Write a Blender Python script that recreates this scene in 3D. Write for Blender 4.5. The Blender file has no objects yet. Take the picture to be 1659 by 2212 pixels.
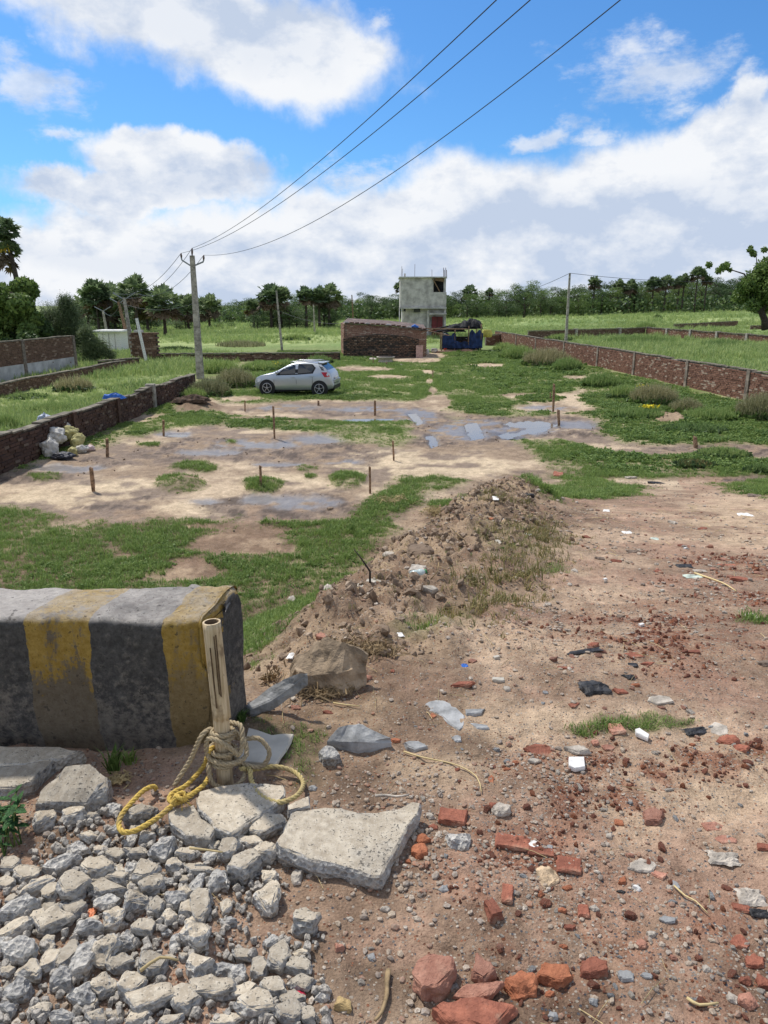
import bpy, bmesh, math, random
import numpy as np
from mathutils import Vector, Matrix, noise as mnoise

# ------------------------------------------------------------------ camera, world, sun, exposure
scene = bpy.context.scene
COL = scene.collection
CAM_Z = 1.55
FPX = 1580.0                      # focal length in units of a 1659 x 2212 picture
PITCH = math.atan((1106 - 657) / FPX)
cam_d = bpy.data.cameras.new('camera'); cam = bpy.data.objects.new('camera', cam_d); COL.objects.link(cam)
cam.location = (0, 0, CAM_Z); cam.rotation_euler = (math.pi / 2 - PITCH, 0, 0)
cam_d.sensor_fit = 'VERTICAL'; cam_d.sensor_height = 36; cam_d.lens = FPX / 2212 * 36
cam_d.clip_start = 0.05; cam_d.clip_end = 4000
scene.camera = cam
scene.view_settings.view_transform = 'Standard'; scene.view_settings.look = 'None'
scene.view_settings.gamma = 1; scene.view_settings.use_curve_mapping = False
scene.view_settings.exposure = 0.5

SUN_AZ = math.radians(-42)        # from +Y towards -X: ahead and to the left
SUN_EL = math.radians(56)
sun_d = bpy.data.lights.new('sun', 'SUN'); sun = bpy.data.objects.new('sun', sun_d); COL.objects.link(sun)
sun_d.energy = 3.1; sun_d.angle = math.radians(3.0); sun_d.color = (1.0, 0.95, 0.87)
sdir = Vector((math.sin(SUN_AZ) * math.cos(SUN_EL), math.cos(SUN_AZ) * math.cos(SUN_EL), math.sin(SUN_EL)))
sun.rotation_euler = sdir.to_track_quat('Z', 'Y').to_euler()

CP, SP = math.cos(PITCH), math.sin(PITCH)
def ray(px, py):
    """direction through a picture point (1659 x 2212 units); y component of camera depth is 1"""
    u = (px - 829.5) / FPX; v = (py - 1106) / FPX
    return Vector((u, CP - v * SP, -SP - v * CP))
def azel(px, py):
    r = ray(px, py).normalized()
    return math.atan2(r.x, r.y), math.asin(r.z)
def at_y(px, py, Y):
    r = ray(px, py); t = Y / r.y
    return Vector((r.x * t, Y, CAM_Z + r.z * t))
def at_z(px, py, Z):
    r = ray(px, py); t = (Z - CAM_Z) / r.z
    return Vector((r.x * t, r.y * t, Z))

class NG:
    """tiny node-graph writer"""
    def __init__(s, tree): s.t = tree; s.n = tree.nodes; s.l = tree.links
    def new(s, typ, **kw):
        n = s.n.new(typ)
        for k, v in kw.items(): setattr(n, k, v)
        return n
    def put(s, sock, v):
        if isinstance(v, bpy.types.NodeSocket): s.l.new(v, sock)
        elif v is not None: sock.default_value = v
    def m(s, op, a, b=None, c=None, clamp=False):
        n = s.new('ShaderNodeMath', operation=op, use_clamp=clamp)
        s.put(n.inputs[0], a); s.put(n.inputs[1], b); s.put(n.inputs[2], c)
        return n.outputs[0]
    def vm(s, op, a, b=None, sc=None):
        n = s.new('ShaderNodeVectorMath', operation=op)
        s.put(n.inputs[0], a); s.put(n.inputs[1], b)
        if sc is not None: s.put(n.inputs['Scale'], sc)
        return n.outputs[0] if op not in ('LENGTH', 'DOT_PRODUCT', 'DISTANCE') else n.outputs['Value']
    def noise(s, vec, scale, detail=4, rough=0.55, dist=0.0):
        n = s.new('ShaderNodeTexNoise'); s.put(n.inputs['Vector'], vec)
        n.inputs['Scale'].default_value = scale; n.inputs['Detail'].default_value = detail
        n.inputs['Roughness'].default_value = rough; n.inputs['Distortion'].default_value = dist
        return n.outputs[0]
    def vor(s, vec, scale, out='Distance', feature='F1', rnd=1.0):
        n = s.new('ShaderNodeTexVoronoi', feature=feature); s.put(n.inputs['Vector'], vec)
        n.inputs['Scale'].default_value = scale; n.inputs['Randomness'].default_value = rnd
        return n.outputs[out]
    def mix(s, f, a, b, blend='MIX'):
        n = s.new('ShaderNodeMix', data_type='RGBA', blend_type=blend)
        s.put(n.inputs[0], f)
        s.put(n.inputs[6], a if isinstance(a, bpy.types.NodeSocket) else (*a, 1)[:4] if len(a) == 3 else a)
        s.put(n.inputs[7], b if isinstance(b, bpy.types.NodeSocket) else (*b, 1)[:4] if len(b) == 3 else b)
        return n.outputs[2]
    def ss(s, x, lo, hi):
        n = s.new('ShaderNodeMapRange', interpolation_type='SMOOTHSTEP'); s.put(n.inputs[0], x)
        n.inputs[1].default_value = lo; n.inputs[2].default_value = hi
        return n.outputs[0]
    def bump(s, h, strength, dist):
        n = s.new('ShaderNodeBump'); n.inputs['Strength'].default_value = strength
        n.inputs['Distance'].default_value = dist; s.put(n.inputs['Height'], h)
        return n.outputs[0]

def build_world():
    w = bpy.data.worlds.new('World'); scene.world = w; w.use_nodes = True
    g = NG(w.node_tree); g.n.clear()
    out = g.new('ShaderNodeOutputWorld'); bg = g.new('ShaderNodeBackground')
    g.l.new(bg.outputs[0], out.inputs[0])
    STR = 0.1
    bg.inputs[1].default_value = STR
    sky = g.new('ShaderNodeTexSky', sky_type='NISHITA')
    sky.sun_disc = False; sky.sun_elevation = SUN_EL; sky.sun_rotation = SUN_AZ
    sky.air_density = 1.0; sky.dust_density = 0.6; sky.ozone_density = 3.0
    tc = g.new('ShaderNodeTexCoord'); d = tc.outputs['Generated']
    d = g.vm('NORMALIZE', d)
    sp = g.new('ShaderNodeSeparateXYZ'); g.l.new(d, sp.inputs[0])
    x, y, z = sp.outputs
    az = g.m('ARCTAN2', x, y); el = g.m('ARCSINE', z)
    # warped coordinates
    n1 = g.new('ShaderNodeTexNoise'); g.l.new(d, n1.inputs['Vector']); n1.inputs['Scale'].default_value = 5.5
    n1.inputs['Detail'].default_value = 7; n1.inputs['Roughness'].default_value = 0.6
    spn = g.new('ShaderNodeSeparateColor'); g.l.new(n1.outputs['Color'], spn.inputs[0])
    azw = g.m('ADD', az, g.m('MULTIPLY', g.m('SUBTRACT', spn.outputs[0], 0.5), 0.22))
    elw = g.m('ADD', el, g.m('MULTIPLY', g.m('SUBTRACT', spn.outputs[1], 0.5), 0.13))
    fb = g.noise(d, 9, 9, 0.6); fbc = g.m('SUBTRACT', fb, 0.5)
    def blob(px, py, rx, ry, tilt, amp):
        a0, e0 = azel(px, py)
        k = FPX / math.cos(e0)
        da = g.m('SUBTRACT', azw, a0); de = g.m('SUBTRACT', elw, e0)
        c, s_ = math.cos(tilt), math.sin(tilt)
        u = g.m('ADD', g.m('MULTIPLY', da, c), g.m('MULTIPLY', de, s_))
        v = g.m('SUBTRACT', g.m('MULTIPLY', de, c), g.m('MULTIPLY', da, s_))
        u = g.m('DIVIDE', u, rx / FPX); v = g.m('DIVIDE', v, ry / FPX)
        r = g.m('SQRT', g.m('ADD', g.m('MULTIPLY', u, u), g.m('MULTIPLY', v, v)))
        return g.m('MULTIPLY', g.m('SUBTRACT', 1.0, r), amp)
    thick = [blob(330, 20, 360, 95, -0.1, 1.1), blob(520, 70, 290, 120, -0.25, 1.2), blob(690, 115, 130, 70, -0.2, 1.0),
             blob(370, 365, 165, 62, -0.12, 1.3), blob(320, 325, 70, 48, 0, 1.1), blob(130, 400, 90, 38, 0, 1.0),
             blob(300, 420, 260, 40, 0, 1.0), blob(1640, 205, 80, 42, 0.3, 1.1), blob(1560, 290, 200, 70, 0.2, 1.1)]
    thin = [blob(1400, 130, 190, 70, -0.1, 0.55), blob(30, 190, 90, 55, 0, 0.6), blob(140, 190, 60, 60, 0, 0.35),
            blob(130, 295, 70, 22, 0, 0.6), blob(1175, 285, 70, 25, 0.3, 0.5), blob(800, 65, 50, 28, 0, 0.4),
            blob(740, 380, 90, 40, 0, 0.6), blob(1290, 290, 45, 30, 0, 0.5), blob(1650, 150, 60, 20, 0.4, 0.45)]
    def mx(l):
        r = l[0]
        for q in l[1:]: r = g.m('SMOOTH_MAX', r, q, 0.15)
        return r
    # cloud bank above the horizon: its upper edge as a curve over azimuth
    pts = [(-200, 450), (0, 440), (60, 430), (150, 395), (520, 440), (620, 395), (800, 372), (950, 345), (1080, 335), (1250, 300), (1340, 265), (1450, 240), (1600, 225), (1800, 215)]
    cr = g.new('ShaderNodeFloatCurve')
    lo_a, hi_a = -0.75, 0.75
    g.l.new(g.m('DIVIDE', g.m('SUBTRACT', azw, lo_a), hi_a - lo_a, clamp=True), cr.inputs[1])
    c = cr.mapping.curves[0]
    P = [((azel(a, b)[0] - lo_a) / (hi_a - lo_a), azel(a, b)[1]) for a, b in pts]
    P = [(0.0, P[0][1])] + [p for p in P if 0.01 < p[0] < 0.99] + [(1.0, P[-1][1])]
    while len(c.points) < len(P): c.points.new(0.5, 0.5)
    for q, p in zip(c.points, P): q.location = p
    cr.mapping.update()
    bank = g.m('MULTIPLY', g.m('SUBTRACT', cr.outputs[0], elw), 14.0)
    # the rest of the sky, away from the picture: scattered cumulus of the same kind
    outv = g.ss(g.m('MAXIMUM', g.m('ABSOLUTE', az), g.m('ADD', el, 0.15)), 0.75, 0.95)
    loose = g.m('SUBTRACT', g.m('MULTIPLY', g.noise(d, 2.2, 4, 0.5), 5.0), 2.35)
    loose = g.m('SUBTRACT', loose, g.m('MULTIPLY', g.m('SUBTRACT', 1.0, outv), 9.0))
    F = g.m('MAXIMUM', g.m('MAXIMUM', mx(thick), loose), g.m('MINIMUM', bank, 2.0))
    dens = g.ss(g.m('ADD', F, g.m('MULTIPLY', fbc, 1.0)), -0.12, 0.40)
    fw = g.noise(g.vm('MULTIPLY', d, (1, 1, 2.2)), 14, 8, 0.65)
    densT = g.m('MULTIPLY', g.ss(g.m('ADD', mx(thin), g.m('MULTIPLY', g.m('SUBTRACT', fw, 0.5), 1.6)), 0.0, 0.55), 0.75)
    dens = g.m('MAXIMUM', dens, densT)
    # self-shading: compare the billows with the same billows a step towards the sun / up
    sc = g.vm('MULTIPLY', d, (1.0, 1.0, 1.7))
    off = g.vm('ADD', sc, (sdir.x * 0.03, sdir.y * 0.03, 0.055))
    b1 = g.noise(sc, 6.5, 9, 0.6); b2 = g.noise(off, 6.5, 9, 0.6)
    b3 = g.noise(g.vm('MULTIPLY', d, (1.0, 1.0, 2.2)), 2.6, 3, 0.45)
    lit = g.m('MULTIPLY', g.m('SUBTRACT', b1, b2), 4.6)
    depth = g.ss(F, 0.1, 1.3)                       # deep inside a cloud it is greyer
    low = g.ss(el, 0.30, 0.02)                      # flat grey bases towards the horizon
    shade = g.m('ADD', g.m('ADD', 0.84, lit), g.m('MULTIPLY', depth, -0.20))
    shade = g.m('ADD', shade, g.m('MULTIPLY', g.m('SUBTRACT', b3, 0.5), 0.9))
    shade = g.m('SUBTRACT', shade, g.m('MULTIPLY', low, 0.16), clamp=True)
    for (px, py, rx, ry, am) in ((430, 412, 150, 42, .55), (470, 75, 330, 75, .28), (1350, 500, 520, 110, .30), (200, 545, 260, 45, .30), (760, 590, 300, 40, .22), (120, 405, 80, 26, .4), (1560, 420, 260, 60, .22), (700, 450, 180, 30, .2)):
        shade = g.m('SUBTRACT', shade, g.m('MULTIPLY', g.m('MAXIMUM', g.m('MINIMUM', g.m('MULTIPLY', blob(px, py, rx, ry, 0, 1.0), 1.6), 1.0), 0.0), am), clamp=True)
    ccol = g.mix(shade, (3.9, 4.55, 5.7), (6.5, 6.65, 6.9))
    # photographic sky colour: NISHITA, a little deeper
    skyc = g.mix(1.0, sky.outputs[0], (0.39, 0.71, 1.0), 'MULTIPLY')
    g.sky_tint = skyc
    bk = g.ss(el, -0.02, -0.12)
    colr = g.mix(dens, skyc, ccol)
    colr = g.mix(bk, colr, (1.0, 1.2, 0.9))
    g.l.new(colr, bg.inputs[0])
build_world()

# ------------------------------------------------------------------ numeric noise
def _h(ix, iy, seed):
    n = (ix * 374761393 + iy * 668265263 + seed * 1274126177) & 0xffffffff
    n = ((n ^ (n >> 13)) * 1274126177) & 0xffffffff
    return (n ^ (n >> 16)).astype(np.float64) / 4294967295.0
def vnoise(x, y, seed=0):
    x = np.asarray(x, float); y = np.asarray(y, float)
    ix = np.floor(x).astype(np.int64); iy = np.floor(y).astype(np.int64)
    fx = x - ix; fy = y - iy
    fx = fx * fx * (3 - 2 * fx); fy = fy * fy * (3 - 2 * fy)
    a = _h(ix, iy, seed); b = _h(ix + 1, iy, seed); c = _h(ix, iy + 1, seed); d = _h(ix + 1, iy + 1, seed)
    return (a + (b - a) * fx) * (1 - fy) + (c + (d - c) * fx) * fy
def fbm(x, y, octv=4, seed=0, rough=0.5):
    s = 0; amp = 1; tot = 0
    for i in range(octv):
        s = s + amp * (vnoise(x * 2 ** i + 17.3 * i, y * 2 ** i - 9.1 * i, seed + i * 7) * 2 - 1)
        tot += amp; amp *= rough
    return s / tot
def sst(x, lo, hi):
    t = np.clip((x - lo) / (hi - lo), 0, 1); return t * t * (3 - 2 * t)

# ------------------------------------------------------------------ terrain
FIELD = -2.25
MA = np.array([-0.15, 3.7]); MB_ = np.array([1.85, 10.2])
def H0(X, Y):
    X = np.asarray(X, float); Y = np.asarray(Y, float)
    ramp = -2.25 * np.clip((Y - 3.2) / 12.8, 0, 1)
    ramp = ramp - 0.06 * sst(Y, 2.6, 4.0) * (1 - sst(Y, 4.0, 6.0))
    xe = np.interp(Y, [2.0, 3.0, 4.0, 5.7, 8.0, 10.5, 16.0, 30], [-0.42, -0.38, -0.22, 0.25, 0.95, 1.6, 3.6, 12])
    dx = np.maximum(1e-4, xe - X); dy = np.maximum(1e-4, Y - 2.72)
    dist = 1 / np.sqrt(1 / dx ** 2 + 1 / dy ** 2)
    z = np.maximum(FIELD, ramp - 0.56 * dist)
    z = FIELD + np.sqrt((z - FIELD) ** 2 + 0.0) 
    # spoil ridge
    d = MB_ - MA; L = np.hypot(*d)
    s = ((X - MA[0]) * d[0] + (Y - MA[1]) * d[1]) / L ** 2
    perp = np.hypot(X - (MA[0] + np.clip(s, 0, 1) * d[0]), Y - (MA[1] + np.clip(s, 0, 1) * d[1]))
    hp = np.interp(s, [-0.1, 0, 0.25, 0.5, 0.75, 0.95, 1.0], [0, 0.08, 0.17, 0.24, 0.35, 0.36, 0.34])
    z = z + hp * np.exp(-(perp / 0.62) ** 2)
    # far relief: falls away gently to the left, rises to the right
    t = X / np.maximum(Y, 20)
    z = z + 5.5 * (np.clip(t, -0.8, 0.8) - 0.05) * sst(Y, 60, 250)
    return z
def hit(fn, px, py):
    r = ray(px, py)
    if r.z > -1e-4: return None
    t = np.concatenate([np.linspace(0.8, 12, 1500), np.linspace(12, 60, 1500)[1:], np.linspace(60, 500, 2500)[1:]])
    X, Y, Z = r.x * t, r.y * t, CAM_Z + r.z * t
    b = Z < fn(X, Y)
    if not b.any(): return (r.x * 500, r.y * 500)
    i = int(np.argmax(b)); i = max(i, 1)
    return (X[i - 1] + X[i]) / 2, (Y[i - 1] + Y[i]) / 2

# ------------------------------------------------------------------ ground regions (outlines on the ground)
def W(*p):
    return np.array([hit(H0, max(-260, min(1900, a)), b) for a, b in p])
def E(cx, cy, rx, ry, n=10):
    return W(*[(cx + rx * math.cos(k * 2 * math.pi / n), cy + ry * math.sin(k * 2 * math.pi / n)) for k in range(n)])
R = {}
R['bare'] = [W((-300, 1055), (0, 1030), (90, 1010), (230, 955), (300, 935), (350, 910), (480, 868), (560, 872), (700, 865), (880, 868), (1000, 888), (1100, 900), (1200, 892),
               (1320, 908), (1300, 940), (1350, 958), (1659, 962), (1900, 965), (1900, 1000), (1659, 990), (1530, 985), (1400, 988), (1300, 975), (1200, 952), (1130, 955), (1180, 990), (1215, 1022), (1120, 1060),
               (1150, 1110), (1000, 1130), (850, 1075), (800, 1112), (700, 1125), (600, 1140), (500, 1145), (490, 1118), (330, 1122), (150, 1132), (80, 1100), (0, 1078), (-300, 1085))]
R['bare2'] = [W((1090, 855), (1200, 848), (1262, 842), (1268, 872), (1292, 885), (1200, 893), (1085, 886), (1140, 872)), E(905, 872, 30, 8), E(945, 868, 34, 16), E(935, 845, 12, 8), E(928, 825, 10, 7), E(925, 805, 14, 5),
              E(900, 777, 55, 8), E(930, 768, 40, 6), E(785, 797, 65, 5), E(840, 815, 50, 4), E(520, 862, 45, 6), E(1245, 816, 38, 5), E(1060, 790, 40, 5), E(1115, 853, 40, 4), E(985, 757, 50, 5), E(1470, 905, 50, 9),
              E(440, 868, 40, 6), E(330, 905, 60, 8)]
R['g'] = [W((235, 945), (330, 907), (450, 888), (520, 897), (600, 905), (730, 912), (880, 908), (893, 945), (850, 963), (740, 958), (700, 936), (560, 930), (480, 916), (370, 926), (300, 945)),
          E(318, 960, 28, 4), E(422, 1012, 48, 12), E(390, 1047, 56, 18), E(568, 1050, 42, 14), E(660, 1012, 22, 7), E(672, 1029, 15, 5), E(752, 1041, 44, 18), E(95, 1031, 34, 9), E(500, 955, 12, 3),
          W((1130, 955), (1200, 950), (1300, 975), (1420, 988), (1530, 985), (1659, 998), (1900, 1000), (1900, 1035), (1659, 1028), (1530, 1022), (1400, 1034), (1290, 1034), (1215, 1018), (1180, 990)),
          W((1130, 1045), (1210, 1035), (1290, 1035), (1370, 1048), (1385, 1072), (1250, 1082), (1140, 1070)), W((1540, 1045), (1659, 1035), (1900, 1040), (1900, 1080), (1659, 1078), (1560, 1062)),
          E(1165, 862, 50, 7), E(1160, 893, 40, 5), E(1040, 880, 60, 14)]
R['mud'] = [W((500, 885), (620, 876), (900, 880), (1000, 895), (1200, 900), (1330, 912), (1300, 945), (1130, 950), (1000, 965), (900, 960), (893, 920), (870, 900), (700, 896)),
            W((300, 968), (420, 938), (560, 945), (720, 945), (800, 975), (790, 1005), (640, 1005), (480, 1000), (300, 985)),
            W((530, 1000), (640, 990), (790, 996), (780, 1008), (640, 1012), (540, 1010)), W((420, 1085), (520, 1066), (650, 1060), (790, 1078), (760, 1110), (600, 1135), (500, 1132)),
            W((-300, 1035), (60, 1010), (240, 985), (300, 1000), (200, 1025), (60, 1045)), W((1340, 962), (1500, 962), (1900, 968), (1900, 992), (1600, 985), (1400, 975)), E(240, 1095, 90, 8), E(400, 970, 130, 12),
            W((1540, 1030), (1659, 1012), (1900, 1015), (1900, 1040), (1620, 1045)), E(360, 935, 60, 6), E(300, 1075, 60, 5)]
R['wetmud'] = [E(560, 960, 100, 9), E(690, 950, 60, 10), E(450, 978, 70, 6), E(380, 938, 36, 6), E(640, 1085, 95, 14), E(560, 1078, 40, 10), E(150, 1012, 80, 9), E(740, 998, 40, 6), E(1010, 928, 70, 26), E(900, 900, 40, 18), E(800, 884, 90, 5), E(1130, 932, 70, 11), E(620, 880, 60, 5), E(1640, 1000, 60, 6), E(1230, 918, 60, 10), E(1180, 880, 60, 5), E(440, 1083, 35, 6), E(600, 1003, 60, 4)]
R['water'] = [W((722, 908), (760, 903), (850, 903), (840, 909), (780, 914)), W((1003, 915), (1030, 912), (1050, 945), (1015, 952)), W((1075, 940), (1120, 925), (1205, 915), (1190, 926), (1150, 938), (1090, 948)),
              W((915, 940), (935, 936), (952, 962), (930, 968)), E(1140, 915, 55, 8), W((880, 893), (900, 892), (915, 912), (902, 918)), E(385, 939, 24, 3), E(1165, 888, 28, 2)]
R['soil'] = [W((500, 1130), (600, 1138), (720, 1150), (740, 1170), (600, 1200), (560, 1215), (420, 1192), (380, 1185)), W((370, 1215), (440, 1205), (480, 1240), (420, 1262), (330, 1258), (340, 1235)), E(445, 1140, 60, 5),
             W((1150, 1062), (1040, 1042), (975, 1072), (930, 1120), (850, 1180), (800, 1225), (700, 1285), (600, 1375), (545, 1480), (560, 1560), (700, 1560), (870, 1345), (960, 1270), (1020, 1200), (1080, 1150), (1170, 1120), (1180, 1080)),
             E(415, 882, 50, 13), E(1440, 905, 48, 11), E(230, 918, 20, 5), E(545, 905, 50, 3), E(620, 912, 30, 2), E(400, 1042, 40, 6)]
R['drygrass'] = [W((960, 1290), (1020, 1210), (1080, 1150), (1190, 1110), (1240, 1180), (1230, 1240), (1120, 1290), (1000, 1320)), W((860, 1365), (960, 1310), (1040, 1230), (1080, 1190), (1220, 1180), (1210, 1240), (1160, 1290), (1080, 1330), (960, 1350)), E(1110, 1160, 90, 25), E(1090, 1090, 60, 14)]
R['flank'] = [W((530, 1400), (600, 1310), (680, 1235), (760, 1165), (850, 1100), (920, 1045), (950, 1025), (860, 1028), (800, 1095), (720, 1130), (640, 1160), (640, 1220), (520, 1290), (480, 1400))]
R['greenpatch'] = [E(930, 1048, 85, 16), E(850, 1085, 60, 26), E(960, 1090, 40, 10), E(1110, 1190, 55, 12), W((860, 1365), (900, 1335), (1000, 1300), (1100, 1300), (1130, 1320), (1060, 1335), (960, 1350), (900, 1370)), E(1190, 1230, 40, 14),
                   W((515, 1560), (560, 1540), (620, 1570), (700, 1575), (705, 1620), (680, 1690), (640, 1700), (600, 1640)), W((1215, 1578), (1300, 1548), (1400, 1542), (1490, 1560), (1400, 1582), (1260, 1592)),
                   E(700, 1250, 50, 20), E(1640, 1340, 50, 10), E(650, 1140, 50, 5), E(600, 1134, 40, 4)]
R['damp'] = [W((690, 1665), (820, 1640), (860, 1690), (800, 1730), (700, 1730)), W((760, 1440), (880, 1380), (1000, 1420), (1060, 1500), (900, 1560), (740, 1560)), E(1250, 1120, 60, 30), E(1010, 1620, 70, 30), E(1150, 2180, 250, 90), E(1650, 2100, 120, 120), E(640, 1960, 80, 50), E(800, 2060, 150, 150), E(140, 1800, 90, 40)]
R['redbrick'] = [E(1170, 1900, 170, 120), E(1330, 2100, 330, 120), E(1150, 1640, 80, 40), E(1600, 1250, 140, 50), E(1420, 1380, 220, 70), E(1560, 2100, 160, 140), E(1560, 1640, 140, 50), E(1300, 1700, 160, 90)]
R['sandpatch'] = [E(1560, 1700, 160, 110), E(1230, 1420, 170, 60), E(1330, 1790, 110, 50), E(1150, 1560, 200, 60), E(950, 1660, 120, 40), E(1600, 1130, 160, 60), E(120, 1085, 150, 26), E(420, 1100, 90, 14), E(250, 1060, 130, 24), E(620, 1035, 90, 12), E(620, 928, 120, 8), E(900, 1010, 200, 26), E(1240, 935, 60, 9), E(300, 955, 90, 7), E(830, 985, 80, 12)]

def sdf(poly, X, Y):
    """signed distance, positive inside"""
    X = X.ravel(); Y = Y.ravel()
    d2 = np.full(X.shape, 1e18); ins = np.zeros(X.shape, bool)
    n = len(poly)
    for i in range(n):
        ax, ay = poly[i]; bx, by = poly[(i + 1) % n]
        ex, ey = bx - ax, by - ay
        t = np.clip(((X - ax) * ex + (Y - ay) * ey) / (ex * ex + ey * ey + 1e-12), 0, 1)
        d2 = np.minimum(d2, (X - ax - t * ex) ** 2 + (Y - ay - t * ey) ** 2)
        if abs(ey) > 1e-12:
            c = ((ay > Y) != (by > Y)) & (X < (bx - ax) * (Y - ay) / ey + ax)
            ins ^= c
    d = np.sqrt(d2)
    return np.where(ins, d, -d)
def mask(key, X, Y, soft=0.10, warp=1.0):
    """0..1, edge softness and waviness in proportion to each region's size"""
    sh = np.shape(X); X = np.ravel(np.asarray(X, float)); Y = np.ravel(np.asarray(Y, float))
    out = np.zeros(X.shape)
    for poly in R[key]:
        lo = poly.min(0); hi = poly.max(0); size = min(hi[0] - lo[0], hi[1] - lo[1])
        q = 0.35 * size + 0.1
        sel = (X > lo[0] - q) & (X < hi[0] + q) & (Y > lo[1] - q) & (Y < hi[1] + q)
        if not sel.any(): continue
        x, y = X[sel], Y[sel]
        a = min(0.22 * size, 0.55) * warp
        f = 2.2 / max(size, 0.15)
        f = min(max(f, 0.5), 9)
        wv = a * (fbm(x * f, y * f, 4, 11) + 0.55 * fbm(x * f * 5, y * f * 5, 3, 5))
        s = max(soft * size, 0.012)
        s = min(s, 0.35)
        m = sst(sdf(poly, x, y) + wv, -s, s)
        out[sel] = np.maximum(out[sel], m)
    return out.reshape(sh)
def grass_amount(X, Y):
    """coverage of low green growth, 0..1"""
    Z = H0(X, Y)
    xe = np.interp(Y, [2.0, 3.0, 4.0, 5.7, 8.0, 10.5, 16.0, 18], [-0.42, -0.38, -0.3, 0.05, 0.7, 1.25, 3.3, 30])
    left = sst(xe - X, -0.1, 0.3) * sst(Y, 2.7, 3.4)
    g = np.where(Y > 16.5, 1.0, left)
    g = g * (1 - mask('bare', X, Y)) * (1 - mask('bare2', X, Y))
    g = np.maximum(g, mask('g', X, Y)); g = g * (1 - mask('soil', X, Y, 0.12))
    g = np.maximum(g, mask('greenpatch', X, Y, 0.2)); g = np.maximum(g, 0.35 * mask('drygrass', X, Y, 0.2))
    near_gap = sst(fbm(X * 1.3, Y * 1.3, 4, 23) + 0.46, -0.16, 0.16)
    g = g * np.where(Y < 14.5, 0.25 + 0.75 * near_gap, 1)
    g = np.maximum(g, mask('flank', X, Y, 0.2))
    return np.clip(g, 0, 1)
def gpatch(X, Y):
    p = sst(fbm(X * 1.1, Y * .8, 4, 401) + .25 * fbm(X * 6, Y * 6, 2, 9), -.28, .12)
    lo = np.where(Y < 14.5, .7, np.where(Y < 60, .55, 1.0))
    return np.maximum(lo + (1 - lo) * p, mask('flank', X, Y, .2))
def H(X, Y):
    X = np.asarray(X, float); Y = np.asarray(Y, float)
    z = H0(X, Y)
    wat = mask('water', X, Y, 0.15); mud = mask('mud', X, Y, 0.1)
    flat = mask('wetmud', X, Y, 0.15)
    und = 0.05 * fbm(X * 0.45, Y * 0.45, 3, 31) * sst(Y, 10, 16) * (1 - sst(Y, 60, 90) * 0)
    z = z + und * (1 - 0.8 * np.maximum(flat, wat)) - 0.055 * wat - 0.015 * flat
    rough = 0.012 + 0.03 * mud * (1 - flat * 0.75) * (1 - wat * 0.6)
    z = z + rough * fbm(X * 4.5, Y * 4.5, 4, 3, 0.6) * np.where(Y < 9, 1.7, 1.0)
    d = MB_ - MA
    s = ((X - MA[0]) * d[0] + (Y - MA[1]) * d[1]) / (d @ d)
    perp = np.hypot(X - (MA[0] + np.clip(s, 0, 1) * d[0]), Y - (MA[1] + np.clip(s, 0, 1) * d[1]))
    near = np.exp(-(perp / 0.9) ** 2)
    z = z + near * (0.12 * fbm(X * 2.6, Y * 2.6, 3, 41) + 0.13 * np.abs(fbm(X * 6, Y * 6, 4, 43, 0.65)))
    g = grass_amount(X, Y)
    z = z + 0.03 * g * sst(Y, 5, 8) * (1 + fbm(X * 2, Y * 2, 2, 51)) * (1 - sst(Y, 90, 120))
    z = z + 0.013 * fbm(X * 13, Y * 13, 3, 9, .6) * (Y < 9)
    for (px, py, r, h) in BUMPS:
        z = z + h * np.exp(-(((X - px) ** 2 + ((Y - py) * 0.8) ** 2) / r ** 2)) * (1 + 0.5 * fbm(X * 4, Y * 4, 3, 77))
    return z
BUMPS = []
for (a, b, r, h) in [(415, 882, 0.8, 0.38), (1440, 906, 0.75, 0.22), (390, 1047, 0.38, 0.14), (568, 1050, 0.3, 0.10), (422, 1012, 0.4, 0.08), (752, 1040, 0.4, 0.12), (840, 920, 0.8, 0.05), (1240, 935, 0.6, 0.05), (1250, 1140, 0.5, 0.05)]:
    q = hit(H0, a, b); BUMPS.append((q[0], q[1], r, h))
def gz(x, y): return float(H(np.array([x]), np.array([y]))[0])
def G(px, py, lift=0.0):
    """the ground point seen at a picture point"""
    x, y = hit(H0, px, py)
    for _ in range(4):
        z = gz(x, y)
        r = ray(px, py)
        if r.z > -0.03: break
        t = (z - CAM_Z) / r.z
        if abs(r.y * t - y) > 0.6 * (1 + y * 0.05): break
        x, y = 0.5 * x + 0.5 * r.x * t, 0.5 * y + 0.5 * r.y * t
    return Vector((x, y, gz(x, y) + lift))
def ppm(p):
    """picture units per metre at a point"""
    d = Vector(p) - Vector((0, 0, CAM_Z))
    return FPX / (d.y * CP - d.z * SP)

# ------------------------------------------------------------------ materials
MATS = {}
def mat(name, fn, **kw):
    if name in MATS: return MATS[name]
    m = bpy.data.materials.new(name); m.use_nodes = True
    g = NG(m.node_tree); bsdf = g.n['Principled BSDF']
    bsdf.inputs['Roughness'].default_value = 0.85
    bsdf.inputs['Specular IOR Level'].default_value = 0.25
    fn(g, bsdf); MATS[name] = m
    return m
def objco(g): return g.new('ShaderNodeTexCoord').outputs['Object']
def geopos(g): return g.new('ShaderNodeNewGeometry').outputs['Position']
def rnd(g): return g.new('ShaderNodeObjectInfo').outputs['Random']
def islrnd(g): return g.new('ShaderNodeNewGeometry').outputs['Random Per Island']
def ramp(g, f, stops, interp='LINEAR'):
    r = g.new('ShaderNodeValToRGB'); g.put(r.inputs[0], f); r.color_ramp.interpolation = interp
    e = r.color_ramp.elements
    while len(e) < len(stops): e.new(0.5)
    for q, (p, c) in zip(e, stops): q.position = p; q.color = (*c, 1)
    return r.outputs[0]
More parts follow.
